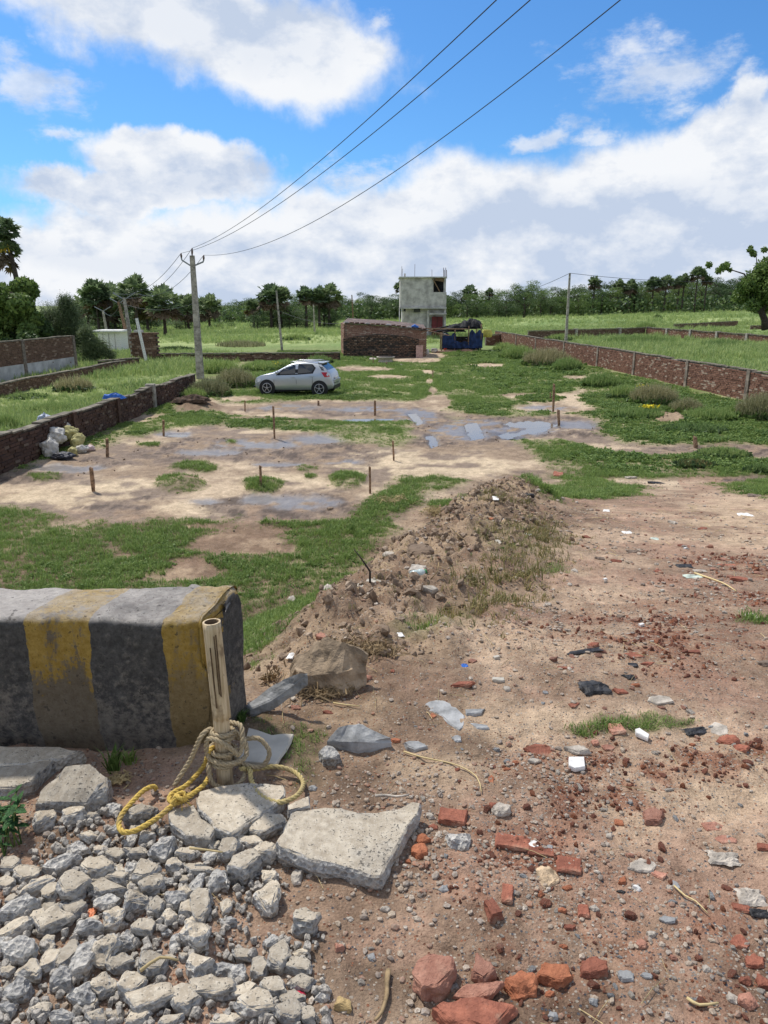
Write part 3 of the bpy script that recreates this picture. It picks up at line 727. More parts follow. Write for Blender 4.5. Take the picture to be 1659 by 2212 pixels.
def sample(n, x0, x1, y0, y1, rs):
    return rs.uniform(x0, x1, n), rs.uniform(y0, y1, n)
def infr(X, Y, pad=0.06):
    return np.abs(X) < (0.60 + pad) * Y + 1.2
def grow(name, coll, nvar, label, zones, amount, seed, tilt=0.15):
    """zones: (x0,x1,y0,y1,number,scale)"""
    rs = np.random.RandomState(seed); PP = []; RR = []; SS = []
    for (x0, x1, y0, y1, n, sc) in zones:
        X, Y = sample(n, x0, x1, y0, y1, rs); k = infr(X, Y); X, Y = X[k], Y[k]
        a = amount(X, Y); k = rs.rand(len(X)) < a; X, Y, a = X[k], Y[k], a[k]
        Z = H(X, Y); m = len(X)
        PP.append(np.stack([X, Y, Z - 0.01], 1)); RR.append(np.stack([rs.normal(0, tilt, m), rs.normal(0, tilt, m), rs.uniform(0, 6.28, m)], 1))
        s = sc * rs.uniform(0.45, 1.25, m) * (0.25 + 0.8 * a); SS.append(np.stack([s, s, s * rs.uniform(0.7, 1.2, m)], 1))
    P = np.concatenate(PP)
    scatter(name, P, np.concatenate(RR), np.concatenate(SS), SRC[coll], nvar, label, seed)
    return len(P)
def lush(X, Y):
    rx = 10.9 + (75 - Y) * 0.08
    ok = (X > -8.7) & (X < rx - 0.3)
    a = grass_amount(X, Y) * ok * gpatch(X, Y)
    return a
def coverm(X, Y):  # broad-leaved dark creeping growth: left foreground, right corner
    a = lush(X, Y); n = sst(fbm(X * 0.5, Y * 0.5, 3, 88), -0.1, 0.2)
    right = sst(X - 4.5, 0, 2) * sst(Y, 16, 19)
    return a * np.clip(0.15 + 0.7 * n + right, 0, 1)
grow('short_grass', 'lawn', 4, 'low green grass spreading over the plot', [(-1, 3.5, 2.0, 2.9, 9000, .38), (-9, 4, 2.9, 9, 30000, .8), (-12, 9, 9, 16.5, 52000, .95), (-12, 20, 16.5, 32, 95000, 1.0), (-14, 16, 32, 62, 80000, 1.5)],
     lambda X, Y: lush(X, Y) * (1 - 0.75 * mask('drygrass', X, Y, 0.2)), 3)
grow('ground_cover', 'cover', 4, 'dark creeping weeds among the grass', [(-9, 4, 2.9, 9, 9000, 1.0), (-12, 9, 9, 16.5, 15000, 1.1), (-12, 20, 16.5, 32, 40000, 1.9), (-14, 16, 32, 62, 8000, 3.0)], coverm, 4)
grow('withered_grass', 'wither', 3, 'withered brown grass on the flank of the earth ridge', [(-1, 5, 3, 12, 16000, 1.0)],
     lambda X, Y: np.maximum(0.9 * mask('drygrass', X, Y, 0.2), 0.22 * mask('soil', X, Y, 0.2)) , 5)
def meadow(X, Y):
    rx = 10.9 + (75 - Y) * 0.08
    out = np.clip(sst(-9.2 - X, 0, 0.8) + sst(X - rx - 0.2, 0, 0.6) + sst(Y, 62, 68), 0, 1)
    return out * (0.45 + 0.55 * sst(fbm(X * 0.12, Y * 0.12, 3, 8), -0.2, 0.2))
grow('meadow_grass', 'meadow', 4, 'tall pale green grass of the fields beyond the walls', [(-22, -9, 14, 32, 16000, 0.55), (-36, -9, 32, 60, 12000, 0.9), (11, 26, 24, 36, 7000, 0.8), (11, 60, 36, 75, 22000, 1.1), (-75, 95, 75, 130, 26000, 1.1), (-120, 170, 130, 260, 26000, 1.6)], meadow, 6)

# pebbles and clods
def pebbles():
    rs = np.random.RandomState(8); PP = []; SS = []
    for (x0, x1, y0, y1, n, lo, hi) in [(-1.4, 1.8, 0.9, 2.3, 34000, .0025, .021), (-1.5, 2.8, 2.3, 4.5, 30000, .0035, .028), (-1, 7, 4.5, 9, 24000, .006, .045), (0.5, 13, 9, 16, 8000, .012, .06), (-1.3, 0.2, 0.95, 2.2, 7000, .008, .03)]:
        X, Y = sample(n, x0, x1, y0, y1, rs)
        a = (0.25 + 0.75 * sst(fbm(X * 1.5, Y * 1.5, 4, 19), -0.15, 0.25)) * (1 - 0.85 * grass_amount(X, Y)); a = a * (0.6 + 0.4 * mask('redbrick', X, Y, 0.3)) * (1 - 0.55 * mask('sandpatch', X, Y, .3))
        k = (rs.rand(len(X)) < a) & infr(X, Y) & ~((Y > 2.7) & (X < -0.4)); X, Y = X[k], Y[k]
        s = lo + (hi - lo) * rs.power(0.28, len(X)); Z = H(X, Y) + s * 0.12
        PP.append(np.stack([X, Y, Z], 1)); SS.append(np.stack([s, s * rs.uniform(.6, 1, len(X)), s * rs.uniform(.45, .8, len(X))], 1))
    P = np.concatenate(PP); S = np.concatenate(SS)
    scatter('gravel', P, np.stack([rs.normal(0, .2, len(P)), rs.normal(0, .2, len(P)), rs.uniform(0, 6.28, len(P))], 1), S, SRC['pebble'], 6, 'loose gravel and brick crumbs over the dirt track', 8)
    PP = []; SS = []
    for (x0, x1, y0, y1, n, lo, hi) in [(-1.2, 3.5, 3, 11.5, 26000, .008, .075), (-9, 10, 12, 26, 9000, .02, .08)]:
        X, Y = sample(n, x0, x1, y0, y1, rs); a = mask('soil', X, Y, 0.15) * (Y < 12) + 0.35 * mask('mud', X, Y, 0.2) * (1 - mask('wetmud', X, Y)) + mask('soil', X, Y, 0.15) * (Y > 12)
        k = (rs.rand(len(X)) < a) & infr(X, Y); X, Y = X[k], Y[k]
        s = lo + (hi - lo) * rs.power(0.16, len(X)); Z = H(X, Y) + s * 0.1
        PP.append(np.stack([X, Y, Z], 1)); SS.append(np.stack([s, s * rs.uniform(.6, 1, len(X)), s * rs.uniform(.5, .9, len(X))], 1))
    P = np.concatenate(PP); S = np.concatenate(SS)
    scatter('soil_clods', P, rs.uniform(0, 6.28, (len(P), 3)), S, SRC['clod'], 5, 'crumbled clods of earth on the spoil ridge', 9)
    X, Y = sample(2600, -1.3, 5, 1.0, 10, rs); k = infr(X, Y) & (rs.rand(len(X)) < 0.25 + 0.75 * mask('soil', X, Y)) & ~((Y > 2.7) & (X < -0.5)); X, Y = X[k], Y[k]
    s = rs.uniform(.04, .13, len(X)) * (0.7 + 0.08 * Y)
    scatter('straw_litter', np.stack([X, Y, H(X, Y) + 0.006], 1), np.stack([rs.normal(0, .15, len(X)), rs.normal(0, .15, len(X)), rs.uniform(0, 6.28, len(X))], 1), np.stack([s, s, s], 1), SRC['straw'], 4, 'bits of straw scattered over the earth', 10)
pebbles()
source_coll('crumb', [ico('crumb', M_brick, 60 + i, 0.3) for i in range(3)] + [ico('crumb', M_bricko, 64, .3), ico('crumb', M_brickp, 65, .3)])
def crumbs():
    rs = np.random.RandomState(77); X, Y = sample(120000, -.3, 4.5, .95, 7, rs)
    a = mask('redbrick', X, Y, .4) * sst(fbm(X * 5, Y * 5, 4, 133), -.05, .25); k = (rs.rand(len(X)) < a * np.clip(2.2 / Y, .2, 1)) & infr(X, Y); X, Y = X[k], Y[k]
    s = (.003 + .022 * rs.power(.25, len(X))) * (.7 + .2 * Y)
    scatter('brick_crumbs', np.stack([X, Y, H(X, Y) + s * .1], 1), rs.uniform(0, 6.28, (len(X), 3)), np.stack([s, s * rs.uniform(.6, 1, len(X)), s * rs.uniform(.4, .8, len(X))], 1), SRC['crumb'], 5, 'crushed red brick crumbs trodden into the track', 77)
crumbs()

# ------------------------------------------------------------------ brick walls
def f_brick(lo, hi, dust):
    def f(g, b):
        p = objco(g); n = g.noise(p, 14, 5, 0.65); isl = islrnd(g); r = rnd(g)
        c = g.mix(g.m('FRACT', g.m('ADD', g.m('MULTIPLY', isl, 7.3), g.m('MULTIPLY', r, 5.1))), lo, hi)
        c = g.mix(g.ss(n, 0.35, 0.7), c, tuple(x * 0.55 for x in lo))
        c = g.mix(g.m('MULTIPLY', g.m('GREATER_THAN', g.m('FRACT', g.m('ADD', g.m('MULTIPLY', isl, 31.7), g.m('MULTIPLY', r, 17.3))), 0.90), 0.75), c, dust)
        g.put(b.inputs['Base Color'], c); b.inputs['Roughness'].default_value = 0.95; g.put(b.inputs['Normal'], g.bump(n, 1.0, 0.01))
    return f
M_bdark = mat('mossy_dark_brick', f_brick((.075, .045, .035), (.145, .085, .062), (.19, .145, .11)))
M_bred = mat('weathered_red_brick', f_brick((.18, .085, .055), (.34, .185, .125), (.40, .31, .235)))
M_bshed = mat('pale_red_brick', f_brick((.34, .18, .12), (.50, .31, .22), (.52, .40, .30)))
M_brough = mat('rough_brown_brick', f_brick((.14, .085, .058), (.27, .165, .115), (.33, .24, .175)))
M_mortar = simple('dark_joints', (.055, .045, .038), 0.95, 0.3, 6, 0.004)
M_mortarl = simple('grey_mortar', (.20, .165, .135), 0.95, 0.3, 6, 0.004)
M_cap = simple('mossy_coping', (.17, .15, .115), 0.95, 0.35, 4, 0.01)
M_post = simple('grey_concrete_post', (.34, .31, .265), 0.9, 0.3, 5, 0.006)
M_postd = simple('stained_post', (.235, .195, .155), .9, .35, 4, .008)
M_plaster = simple('grey_cement_plaster', (.46, .435, .415), 0.9, 0.22, 1.3, 0.006, bscale=20)
M_plasterp = simple('pale_plaster', (.46, .45, .435), 0.85, 0.2, 1.2, 0.006, bscale=20)
M_wood = simple('weathered_wood', (.20, .13, .08), 0.9, 0.35, 14, 0.003)
M_stake = simple('brown_stake_wood', (.27, .17, .105), 0.9, 0.4, 18, 0.003)
M_black = simple('dark_sheet', (.02, .02, .022), 0.8, 0.4, 6, 0.01)
M_rust = simple('rusty_rebar', (.10, .05, .03), 0.9, 0.3, 10)
M_galv = simple('galvanised_steel', (.28, .29, .30), 0.5, 0.15, 10, metal=0.6)
M_wire = simple('dark_wire', (.05, .055, .06), 0.6, 0.1)
M_tarp = simple('blue_tarpaulin', (.018, .038, .11), 0.6, 0.35, 3, 0.02)
UNIT = None
def unit_brick(material, seed):
    key = 'ub' + material.name + str(seed)
    if key in SRC: return SRC[key]
    b = MB(); r = random.Random(seed)
    vs = [(i * .5 + r.uniform(-.03, .03), j * .5, k * .5 + r.uniform(-.05, .05)) for i in (-1, 1) for j in (-1, 1) for k in (-1, 1)]
    b.add(vs, [(0, 1, 3, 2), (4, 6, 7, 5), (0, 4, 5, 1), (2, 3, 7, 6), (0, 2, 6, 4), (1, 5, 7, 3)])
    me = bpy.data.meshes.new('brick'); me.from_pydata(b.v, [], b.f); me.materials.append(material); SRC[key] = me
    return me
def brick_wall(root, A, B, hgt, material, core, nper=300, base=-0.25, thick=0.20, top=None, near='a', joint=0.012, jitter=0.008, bl=0.24, bh=0.082, side=1, gap=0.0, ground=True):
    """bricks of one face (side=+1: face on the left of A->B) over a core; A,B plan points"""
    A = Vector((A[0], A[1])); B = Vector((B[0], B[1])); D = B - A; L = D.length; t = D / L; nrm = Vector((-t.y, t.x)) * side
    ang = math.atan2(t.y, t.x); rs = random.Random(int(L * 100))
    cb = MB(); ns = max(2, int(L / 1.0))
    def zb(s): 
        return gz(A.x + t.x * s, A.y + t.y * s) if ground else 0
    zs = [zb(L * i / ns) for i in range(ns + 1)]
    zf = lambda s: float(np.interp(s, [L * i / ns for i in range(ns + 1)], zs))
    hf = top if top else (lambda s: hgt)
    vs = []
    hc = [hf(L * i / ns) - 0.03 for i in range(ns + 1)]
    for i in range(ns + 1):
        s = L * i / ns; p = A + t * s; q = nrm * (thick / 2 - 0.012)
        for sg, zz in ((1, zs[i] + base), (1, zs[i] + hc[i]), (-1, zs[i] + hc[i]), (-1, zs[i] + base)):
            vs.append((p.x + q.x * sg, p.y + q.y * sg, zz))
    fs = []
    for i in range(ns):
        o = 4 * i; fs += [(o + k, o + 4 + k, o + 4 + (k + 1) % 4, o + (k + 1) % 4) for k in range(4)]
    fs += [(0, 1, 2, 3), (4 * ns + 3, 4 * ns + 2, 4 * ns + 1, 4 * ns)]
    cb.add(vs, fs); cb.build('mortar_core', core, root)
    rows = int(max(hf(L * i / 8) for i in range(9)) / bh) + 1; items = []
    for k in range(rows):
        s = (0.5 if k % 2 else 0) * bl - bl / 2
        while s < L:
            l = bl - joint; s0 = s; s += bl
            if s0 + bl / 2 < 0.05 or s0 + bl > L: continue
            z = (k + .5) * bh; sc = s0 + bl / 2
            if z + bh * 0.5 > hf(sc) + (rs.random() - .5) * 0.06: continue
            if rs.random() < gap: continue
            items.append((sc, z, l))
    if near == 'a': items.sort(key=lambda q: q[0])
    elif near == 'b': items.sort(key=lambda q: -q[0])
    rest = MB()
    for n_, (sc, z, l) in enumerate(items):
        p = A + t * sc + nrm * (thick / 2 - 0.045 + rs.uniform(-jitter, jitter)); zz = zf(sc) + z
        if n_ < nper:
            o = link('brick', unit_brick(material, rs.randint(0, 3)), root, (p.x, p.y, zz)); o.rotation_euler = (0, rs.uniform(-.02, .02), ang + rs.uniform(-.02, .02)); o.scale = (l, 0.11, bh - joint)
        else:
            rest.box((p.x, p.y, zz), (l, .11, bh - joint), ang)
    if rest.v: tag(rest.build('bricks', material, root), kind='stuff')
    return zf
def coping(root, A, B, zf, hf, material, w=0.24, h=0.05, ns=None, name='coping', broken=0.0, seed=1):
    A = Vector(A[:2]); B = Vector(B[:2]); D = B - A; L = D.length; t = D / L; ang = math.atan2(t.y, t.x); r = random.Random(seed)
    b = MB(); s = 0
    while s < L - 0.1:
        l = min(r.uniform(0.35, 0.7), L - s)
        if r.random() > broken:
            p = A + t * (s + l / 2)
            b.box((p.x, p.y, zf(s + l / 2) + hf(s + l / 2) + h / 2 + r.uniform(-.012, .012)), (l - 0.012, w + r.uniform(-.03, .03), h), ang + r.uniform(-.02, .02))
        s += l
    return b.build(name, material, root)
def posts(root, A, B, zf, ss_, h, w, material, off=0.0):
    A = Vector(A[:2]); B = Vector(B[:2]); D = B - A; t = D.normalized(); ang = math.atan2(t.y, t.x); n = Vector((-t.y, t.x))
    for s in ss_:
        p = A + t * s + n * off; b = MB(); b.box((0, 0, h / 2 - 0.1), (w, w + 0.1, h + 0.2))
        b.build('post', material, root, (p.x, p.y, zf(s)), ang)
# 1 near left wall
A1 = (-8.95, 13.2); B1 = (-8.55, 33.2)
w1 = tag(empty('brick_wall', (0, 0, 0)), 'dark mossy low brick wall running beside the bare plot, behind the heap of sacks', 'wall')
hf1 = lambda s: 0.86 - 0.03 * math.sin(s * 1.7) - 0.004 * s
zf1 = brick_wall(w1, A1, B1, 0.85, M_bdark, M_mortar, 300, side=-1, near='a', top=hf1, jitter=0.022)
coping(w1, A1, B1, zf1, lambda s: hf1(s) - 0.02, M_cap, 0.26, 0.04, broken=0.06, seed=3)
posts(w1, A1, B1, zf1, [14.1], 0.92, 0.22, M_post, -0.02); posts(w1, A1, B1, zf1, [7.2, 10.5], 0.86, 0.22, M_bdark, -0.02)
# 2 right wall
pA = G(1700, 880); pB = G(1056, 748)
A2 = (14.9, 29.0); B2 = (11.0, 74.0)
D2 = Vector((B2[0] - A2[0], B2[1] - A2[1])).normalized(); A2 = (A2[0] - D2.x * 5, A2[1] - D2.y * 5)
w2 = tag(empty('brick_wall', (0, 0, 0)), 'long red brick boundary wall with grey posts and coping on the right of the plot', 'wall')
zf2 = brick_wall(w2, A2, B2, 1.2, M_bred, M_mortarl, 300, side=1, near='a', jitter=0.012, joint=0.016)
coping(w2, A2, B2, zf2, lambda s: 1.2, M_cap, 0.24, 0.04, seed=5, broken=.05)
posts(w2, A2, B2, zf2, [1.5, 5.9, 11.0, 17.0, 22.5, 29.0, 36.0, 42], 1.24, 0.21, M_postd, 0.0)
# 3 second low wall on the left and the tall one with a pale plinth
def plan(px, py): q = hit(H0, px, py); return (q[0], q[1])
A3 = (-16.6, 24.0); B3 = (-15.6, 46.0)
w3 = tag(empty('brick_wall', (0, 0, 0)), 'knee-high brown wall crossing the weeds below the tall plastered wall', 'wall')
zf3 = brick_wall(w3, A3, B3, 0.52, M_brough, M_mortar, 120, side=-1, near='a', jitter=0.015)
coping(w3, A3, B3, zf3, lambda s: 0.5, M_cap, 0.26, 0.05, seed=6)
A4 = (-19.2, 30.0); B4 = (-18.1, 43.5)
w4 = tag(empty('brick_wall', (0, 0, 0)), 'tall brick wall with a pale plastered lower half at the left edge', 'wall')
zf4 = brick_wall(w4, A4, B4, 2.0, M_brough, M_mortarl, 300, side=-1, near='b', jitter=0.01, base=-0.3)
b = MB(); Dv = (Vector(B4) - Vector(A4)); L4 = Dv.length; t4 = Dv / L4
pl = Vector(A4) + t4 * (L4 / 2); b.box((0, 0, 0.35), (L4 + 0.02, 0.24, 0.85)); b.build('plinth', M_plasterp, w4, (pl.x, pl.y, zf4(L4 / 2) + 0.05), math.atan2(t4.y, t4.x))
coping(w4, A4, B4, zf4, lambda s: 1.98, M_cap, 0.26, 0.05, seed=8)
posts(w4, A4, B4, zf4, [3.5, 8.2, L4 - .05], 2.0, 0.24, M_mortarl, 0.0)
# 4 low walls further back
def low_wall(a, b_, h, label, material, core, cop=True, pst=(), n=0, seed=1):
    r = tag(empty('brick_wall', (0, 0, 0)), label, 'wall')
    z = brick_wall(r, a, b_, h, material, core, n, side=-1, near='a', bl=0.25, bh=0.1, joint=0.016)
    if cop: coping(r, a, b_, z, lambda s: h, M_cap, 0.32, 0.07, seed=seed)
    if pst: posts(r, a, b_, z, pst, h + 0.12, 0.34, M_post, -0.02)
    return r
low_wall(plan(345, 782), plan(735, 779), 0.5, 'low brown wall across the field from the gate pillar to the shed', M_brough, M_mortar, seed=11)
low_wall(plan(215, 803), plan(300, 795), 0.55, 'short low wall left of the rough stone gate pillar', M_brough, M_mortar, seed=12)
low_wall(plan(1140, 733), plan(1392, 724), 0.85, 'low wall behind the right field, running up to its far corner', M_brough, M_mortarl, seed=13, pst=(7, 14))
low_wall(plan(1396, 724), plan(1700, 752), 0.9, 'low wall with grey posts closing the right field on its far side', M_bred, M_mortarl, seed=14, pst=(5, 10, 15, 20, 24))
low_wall(plan(1455, 712), plan(1592, 704), 0.7, 'faint distant low wall in the pale meadow at right', M_brough, M_mortarl, seed=15)
low_wall(plan(1048, 747), plan(1084, 746), 0.95, 'short red brick wall beside the blue tarpaulin shelter', M_bred, M_mortarl, seed=16)
low_wall(plan(1620, 712), plan(1680, 711), 0.5, 'short dark wall under the big tree at right', M_brough, M_mortarl, seed=17)

# rough stone gate pillar with its white post
p = plan(316, 783); r = tag(empty('gate_pillar', (p[0], p[1], gz(*p))), 'broad rough stone pillar with a white cap stone behind the weedy plot', 'pillar')
b = MB(); rr = random.Random(4)
for k in range(14):
    for s in range(6):
        b.box((-.72 + .29 * s + (.12 if k % 2 else 0) - .05, rr.uniform(-.03, .03), .08 + k * .14), (.27, .5, .125), rr.uniform(-.05, .05))
tag(b.build('stones', M_brough, r), kind='stuff')
b = MB(); b.box((0, .04, .95), (1.66, .42, 1.95)); b.build('core', M_mortar, r)
b = MB(); b.box((-.3, -.1, 2.06), (.5, .5, .14)); b.build('cap_stone', M_plasterp, r)
p = plan(318, 789); b = MB(); b.beam((-.42, 0, 2.9), (0, 0, -.1), 0.15)
tag(b.build('marker_post', M_white, None, (p[0], p[1], gz(*p))), 'leaning white post in front of the stone pillar', 'post')
# white shed
p = plan(238, 757); s_ = 1580 / p[1]; r = tag(empty('shed', (p[0] * 1.0, p[1], gz(*p))), 'small white flat-roofed shed among the poles in front of the palms', 'shed')
W_ = 46 / s_; Hh = 30 / s_ + 0.3
b = MB(); b.box((0, 1, Hh / 2), (W_, 2, Hh)); b.build('wall', M_white, r)
b = MB(); b.box((-.05, 1, Hh + .07), (W_ + .7, 2.6, .14)); b.build('roof', M_white, r)
for q in (-.27, .0, .27):
    b = MB(); b.box((q * W_, -.015, Hh * .48), (.06, .03, Hh * .9)); b.build('panel_joint', M_plaster, r)

# ------------------------------------------------------------------ unfinished house
HY = 88.0
hx0 = at_y(868, 700, HY).x; hx1 = at_y(965, 700, HY).x; hz0 = FIELD + 0.1
house = tag(empty('house', ((hx0 + hx1) / 2, HY, hz0)), 'unfinished grey cement house of two storeys with a red door', 'house')
def hz(py): return at_y(915, py, HY).z - hz0
def hxx(px): return at_y(px, 680, HY).x - (hx0 + hx1) / 2
x0, x1 = hxx(869), hxx(964); DEP = 6.0
b = MB(); b.box(((x0 + x1) / 2, DEP / 2 + .35, hz(664) / 2 - .2), (x1 - x0, DEP - .7, hz(664) + .4)); b.build('ground_storey', M_plaster, house)
zt = hz(600); z1 = hz(664); ox0, ox1, oz0, oz1 = hxx(935), hxx(958), hz(631), hz(605); u0, u1 = hxx(864.5), hxx(963.5)
# upper storey as a frame round the corner opening
b = MB()
b.box(((u0 + ox0) / 2, .12, (z1 + zt) / 2), (ox0 - u0, .24, zt - z1)); b.box(((ox0 + u1) / 2, .12, (z1 + oz0) / 2), (u1 - ox0, .24, oz0 - z1))
b.box((u0 + .12, DEP / 2 + .12, (z1 + zt) / 2), (.24, DEP - .24, zt - z1)); b.box((u1 - .12, DEP / 2 + .14, (z1 + oz0) / 2), (.24, DEP - .28, oz0 - z1))
b.box(((u0 + u1) / 2, DEP - .12, (z1 + zt) / 2), (u1 - u0 - .5, .24, zt - z1)); b.box(((u0 + u1) / 2, DEP / 2, z1 + .08), (u1 - u0 - .5, DEP - .5, .16))
b.build('upper_storey', M_plaster, house)
b = MB(); b.box(((u0 + u1) / 2 - .1, DEP / 2 - .1, zt + .06), (u1 - u0 + .1, DEP + .3, .13)); b.build('roof_slab', M_plasterp, house)
b = MB(); b.box((u1 - .2, .3, (oz0 + zt) / 2), (.26, .26, zt - oz0 - .01)); b.build('column', M_plaster, house)
b = MB(); b.box(((ox0 + u1) / 2 - .05, 1.5, (oz0 + oz1) / 2), (u1 - ox0 - .4, .1, zt - oz0 - .3)); b.build('opening_shade', M_black, house)  # black sheet set back in the opening stands in for the shade inside
b = MB(); b.beam((ox0 - .1, -.1, zt - .1), (ox0 + .75, .0, oz0 + .05), .1); b.build('prop', M_wood, house)
b = MB(); b.beam((ox0 + .2, .1, oz1 + .25), (u1 - .3, .1, oz1 + .1), .1, .25); b.beam((ox0 + .2, .1, oz1 + .05), (u1 - .3, .1, oz1 - .1), .06, .2); b.build('shuttering', M_wood, house)
for (a0, a1, zz) in ((x0 + 4.2, x1 + .02, hz(678)),):
    b = MB(); b.box(((hxx(927) + x1) / 2, -.05, zz), (x1 - hxx(927), .8, .12)); b.build('door_canopy', M_plaster, house)
b = MB(); b.box(((u0 + u1) / 2, .02, z1 - .07), (u1 - u0 + .06, .5, .12)); b.build('floor_slab', M_plasterp, house)
for q in (x0 + .12, hxx(925), x1 - .12):
    b = MB(); b.box((q, .33, z1 / 2 - .25), (.24, .1, z1 + .2)); b.build('pilaster', M_plaster, house)
dr = MB(); dr.box(((hxx(933) + hxx(957)) / 2, .31, hz(684) / 2), (hxx(957) - hxx(933), .07, hz(684))); d_ = dr.build('door', simple('maroon_door', (.14, .028, .03), 0.6, 0.15, 3), house)
b = MB(); b.box(((hxx(933) + hxx(957)) / 2, .268, hz(684) / 2), (.05, .02, hz(684) - .1)); b.build('door_leaf_joint', M_black, d_)
vent = MB(); vent.box((hxx(901), .34, hz(670.5)), (hxx(908) - hxx(894), .05, .42)); vent.build('vent', simple('dark_grille', (.06, .06, .06), .8), house)
b = MB(); b.box((hxx(874), -.02, hz(670)), (.25, .2, .3)); b.build('lamp', M_black, house)
b = MB(); b.tube([(u0 - .08, .1, z1), (u0 - .08, .1, 0)], .05, 6); b.build('drain_pipe', M_plasterp, house)
for (px, t0, t1, n) in ((866, 575, 600, 2), (895, 570, 600, 1), (932, 582, 600, 1), (957, 578, 602, 4)):
    for k in range(n):
        b = MB(); xx = hxx(px) + .12 * k; b.tube([(xx, .2, zt - .1), (xx + random.Random(k + px).uniform(-.15, .1), .2, hz(t0) - .25 * (k % 2))], .022 if n < 3 else .035, 5)
        b.build('rebar', M_rust, house)
b = MB(); b.box((hxx(874), .3, zt + .3), (.2, .2, .35)); b.build('column_stub', M_plaster, house)

# ------------------------------------------------------------------ brick shed in front of the house
SY = 55.5
sx0 = at_y(745, 740, SY).x; sx1 = at_y(922, 740, SY).x; szz = gz((sx0 + sx1) / 2, SY)
def szh(px, py): return at_y(px, py, SY).z - szz
shed = tag(empty('brick_shed', (sx0, SY, szz)), 'long low brick shed with a sloping sheet roof in front of the grey house', 'shed')
LS = sx1 - sx0
def wallseg(x0, y0, x1, y1, top, material, core, root, side=-1, jitter=.012, joint=.014, gap=0.0, bl=.24, bh=.085, thick=.2):
    A = Vector((x0, y0)); B = Vector((x1, y1)); L = (B - A).length; t = (B - A) / L; n = Vector((-t.y, t.x)) * side; ang = math.atan2(t.y, t.x); rs = random.Random(7)
    b = MB(); ns = 12; vs = []
    for i in range(ns + 1):
        s = L * i / ns; p = A + t * s; q = n * (thick / 2 - .015)
        vs += [(p.x + q.x, p.y + q.y, -.3), (p.x + q.x, p.y + q.y, top(s) - .03), (p.x - q.x, p.y - q.y, top(s) - .03), (p.x - q.x, p.y - q.y, -.3)]
    fs = [(4 * i + k, 4 * i + 4 + k, 4 * i + 4 + (k + 1) % 4, 4 * i + (k + 1) % 4) for i in range(ns) for k in range(4)] + [(0, 1, 2, 3), (4 * ns + 3, 4 * ns + 2, 4 * ns + 1, 4 * ns)]
    b.add(vs, fs); b.build('wall_core', core, root)
    b = MB(); k = 0
    while k * bh < max(top(0), top(L)) + .3:
        s = -bl / 2 if k % 2 else 0
        while s + bl * .4 < L:
            c = s + bl / 2; s += bl
            if c < .05 or (k + 1) * bh > top(min(c, L)): continue
            if rs.random() < gap: continue
            p = A + t * c + n * (thick / 2 - .045 + rs.uniform(-jitter, jitter))
            b.box((p.x, p.y, (k + .5) * bh), (bl - joint - rs.uniform(0, .02), .11, bh - joint), ang + rs.uniform(-.03, .03))
        k += 1
    tag(b.build('bricks', material, root), kind='stuff')
hL, hM, hR = szh(735, 699), szh(830, 703), szh(922, 714)
topS = lambda s: float(np.interp(s, [0, LS * .55, LS], [hL, hM - .05, hR]))
wallseg(0, .8, LS, .8, topS, M_bshed, M_mortarl, shed)
wallseg(-.45, 4.6, 0, .8, lambda s: hL, M_bshed, M_mortarl, shed, side=-1)
wallseg(LS - .1, .8, LS, 4.5, lambda s: hR, M_bshed, M_mortarl, shed, side=-1)
b = MB(); n = 11; rr = random.Random(3)
for i in range(n):
    s0, s1 = LS * i / n, LS * (i + 1) / n
    zA, zB = topS(s0) + .05, topS(s1) + .05
    b.add([(s0 - .2 * (i == 0), .5 + rr.uniform(-.12, .1), zA), (s1, .5 + rr.uniform(-.12, .1), zB), (s1, 4.7, zB + .25), (s0, 4.7, zA + .25)], [(0, 1, 2, 3)])
    b.add([(s0, .55, zA - .06), (s1, .55, zB - .06), (s1, .55, zB), (s0, .55, zA)], [(0, 1, 2, 3)])
b.build('roof_sheet', simple('weathered_roof_sheet', (.14, .10, .085), .8, .3, 2, .01), shed)
for i in range(16):
    s = LS * (.02 + .96 * i / 15); b = MB(); b.box((s, .52 + rr.uniform(-.1, .1), topS(s) + .10), (.28, .2, .07), rr.uniform(-.5, .5), 0)
    b.build('roof_weight', M_brough if i % 4 else M_plasterp, shed)
b = MB(); b.tube([(LS * .82, .6, topS(LS * .82) + .12), (LS * .85, .5, topS(LS * .85) + .2), (LS * .9, .55, topS(LS * .9) + .14)], [.08, .14, .07], 7); b.build('blue_cover', M_bluepl, shed)
b = MB(); b.beam((LS * .99, .55, hR), (LS * .99 + 1.7, -.3, hR - .35), .12, .05); b.build('plank', M_wood, shed)
for q in range(3):
    b = MB(); b.beam((LS * .98 + .1 * q, .8 + q * .6, hR + .1), (LS * .99 + 3.2, 1.2 + q * .5, hR + .05), .12, .05); b.build('roof_plank', M_wood, shed)
stackw = tag(empty('stacked_brick_wall', (at_y(742, 760, SY - .6).x, SY - .6, gz(-3, SY - .6))), 'rough dark wall of loosely stacked bricks against the front of the shed', 'wall')
sL = at_y(904, 760, SY - .6).x - at_y(742, 760, SY - .6).x
tw = lambda s: float(np.interp(s / sL, [0, .12, .45, .8, 1], [1.35, 1.52, 1.72, 1.60, 1.35]))
wallseg(0, 0, sL, 0, tw, M_brough, M_mortar, stackw, jitter=.05, joint=.045, gap=.03, bl=.26, bh=.115, thick=.26)
b = MB(); b.box((0, 0, .45), (.5, .06, .9)); tag(b.build('cement_bag', simple('pinkish_board', (.45, .30, .26), .8), None, (at_y(906, 770, SY - 1.0).x, SY - 1.0, gz(2.6, SY - 1))), 'pale pinkish board standing at the end of the stacked bricks', 'board')
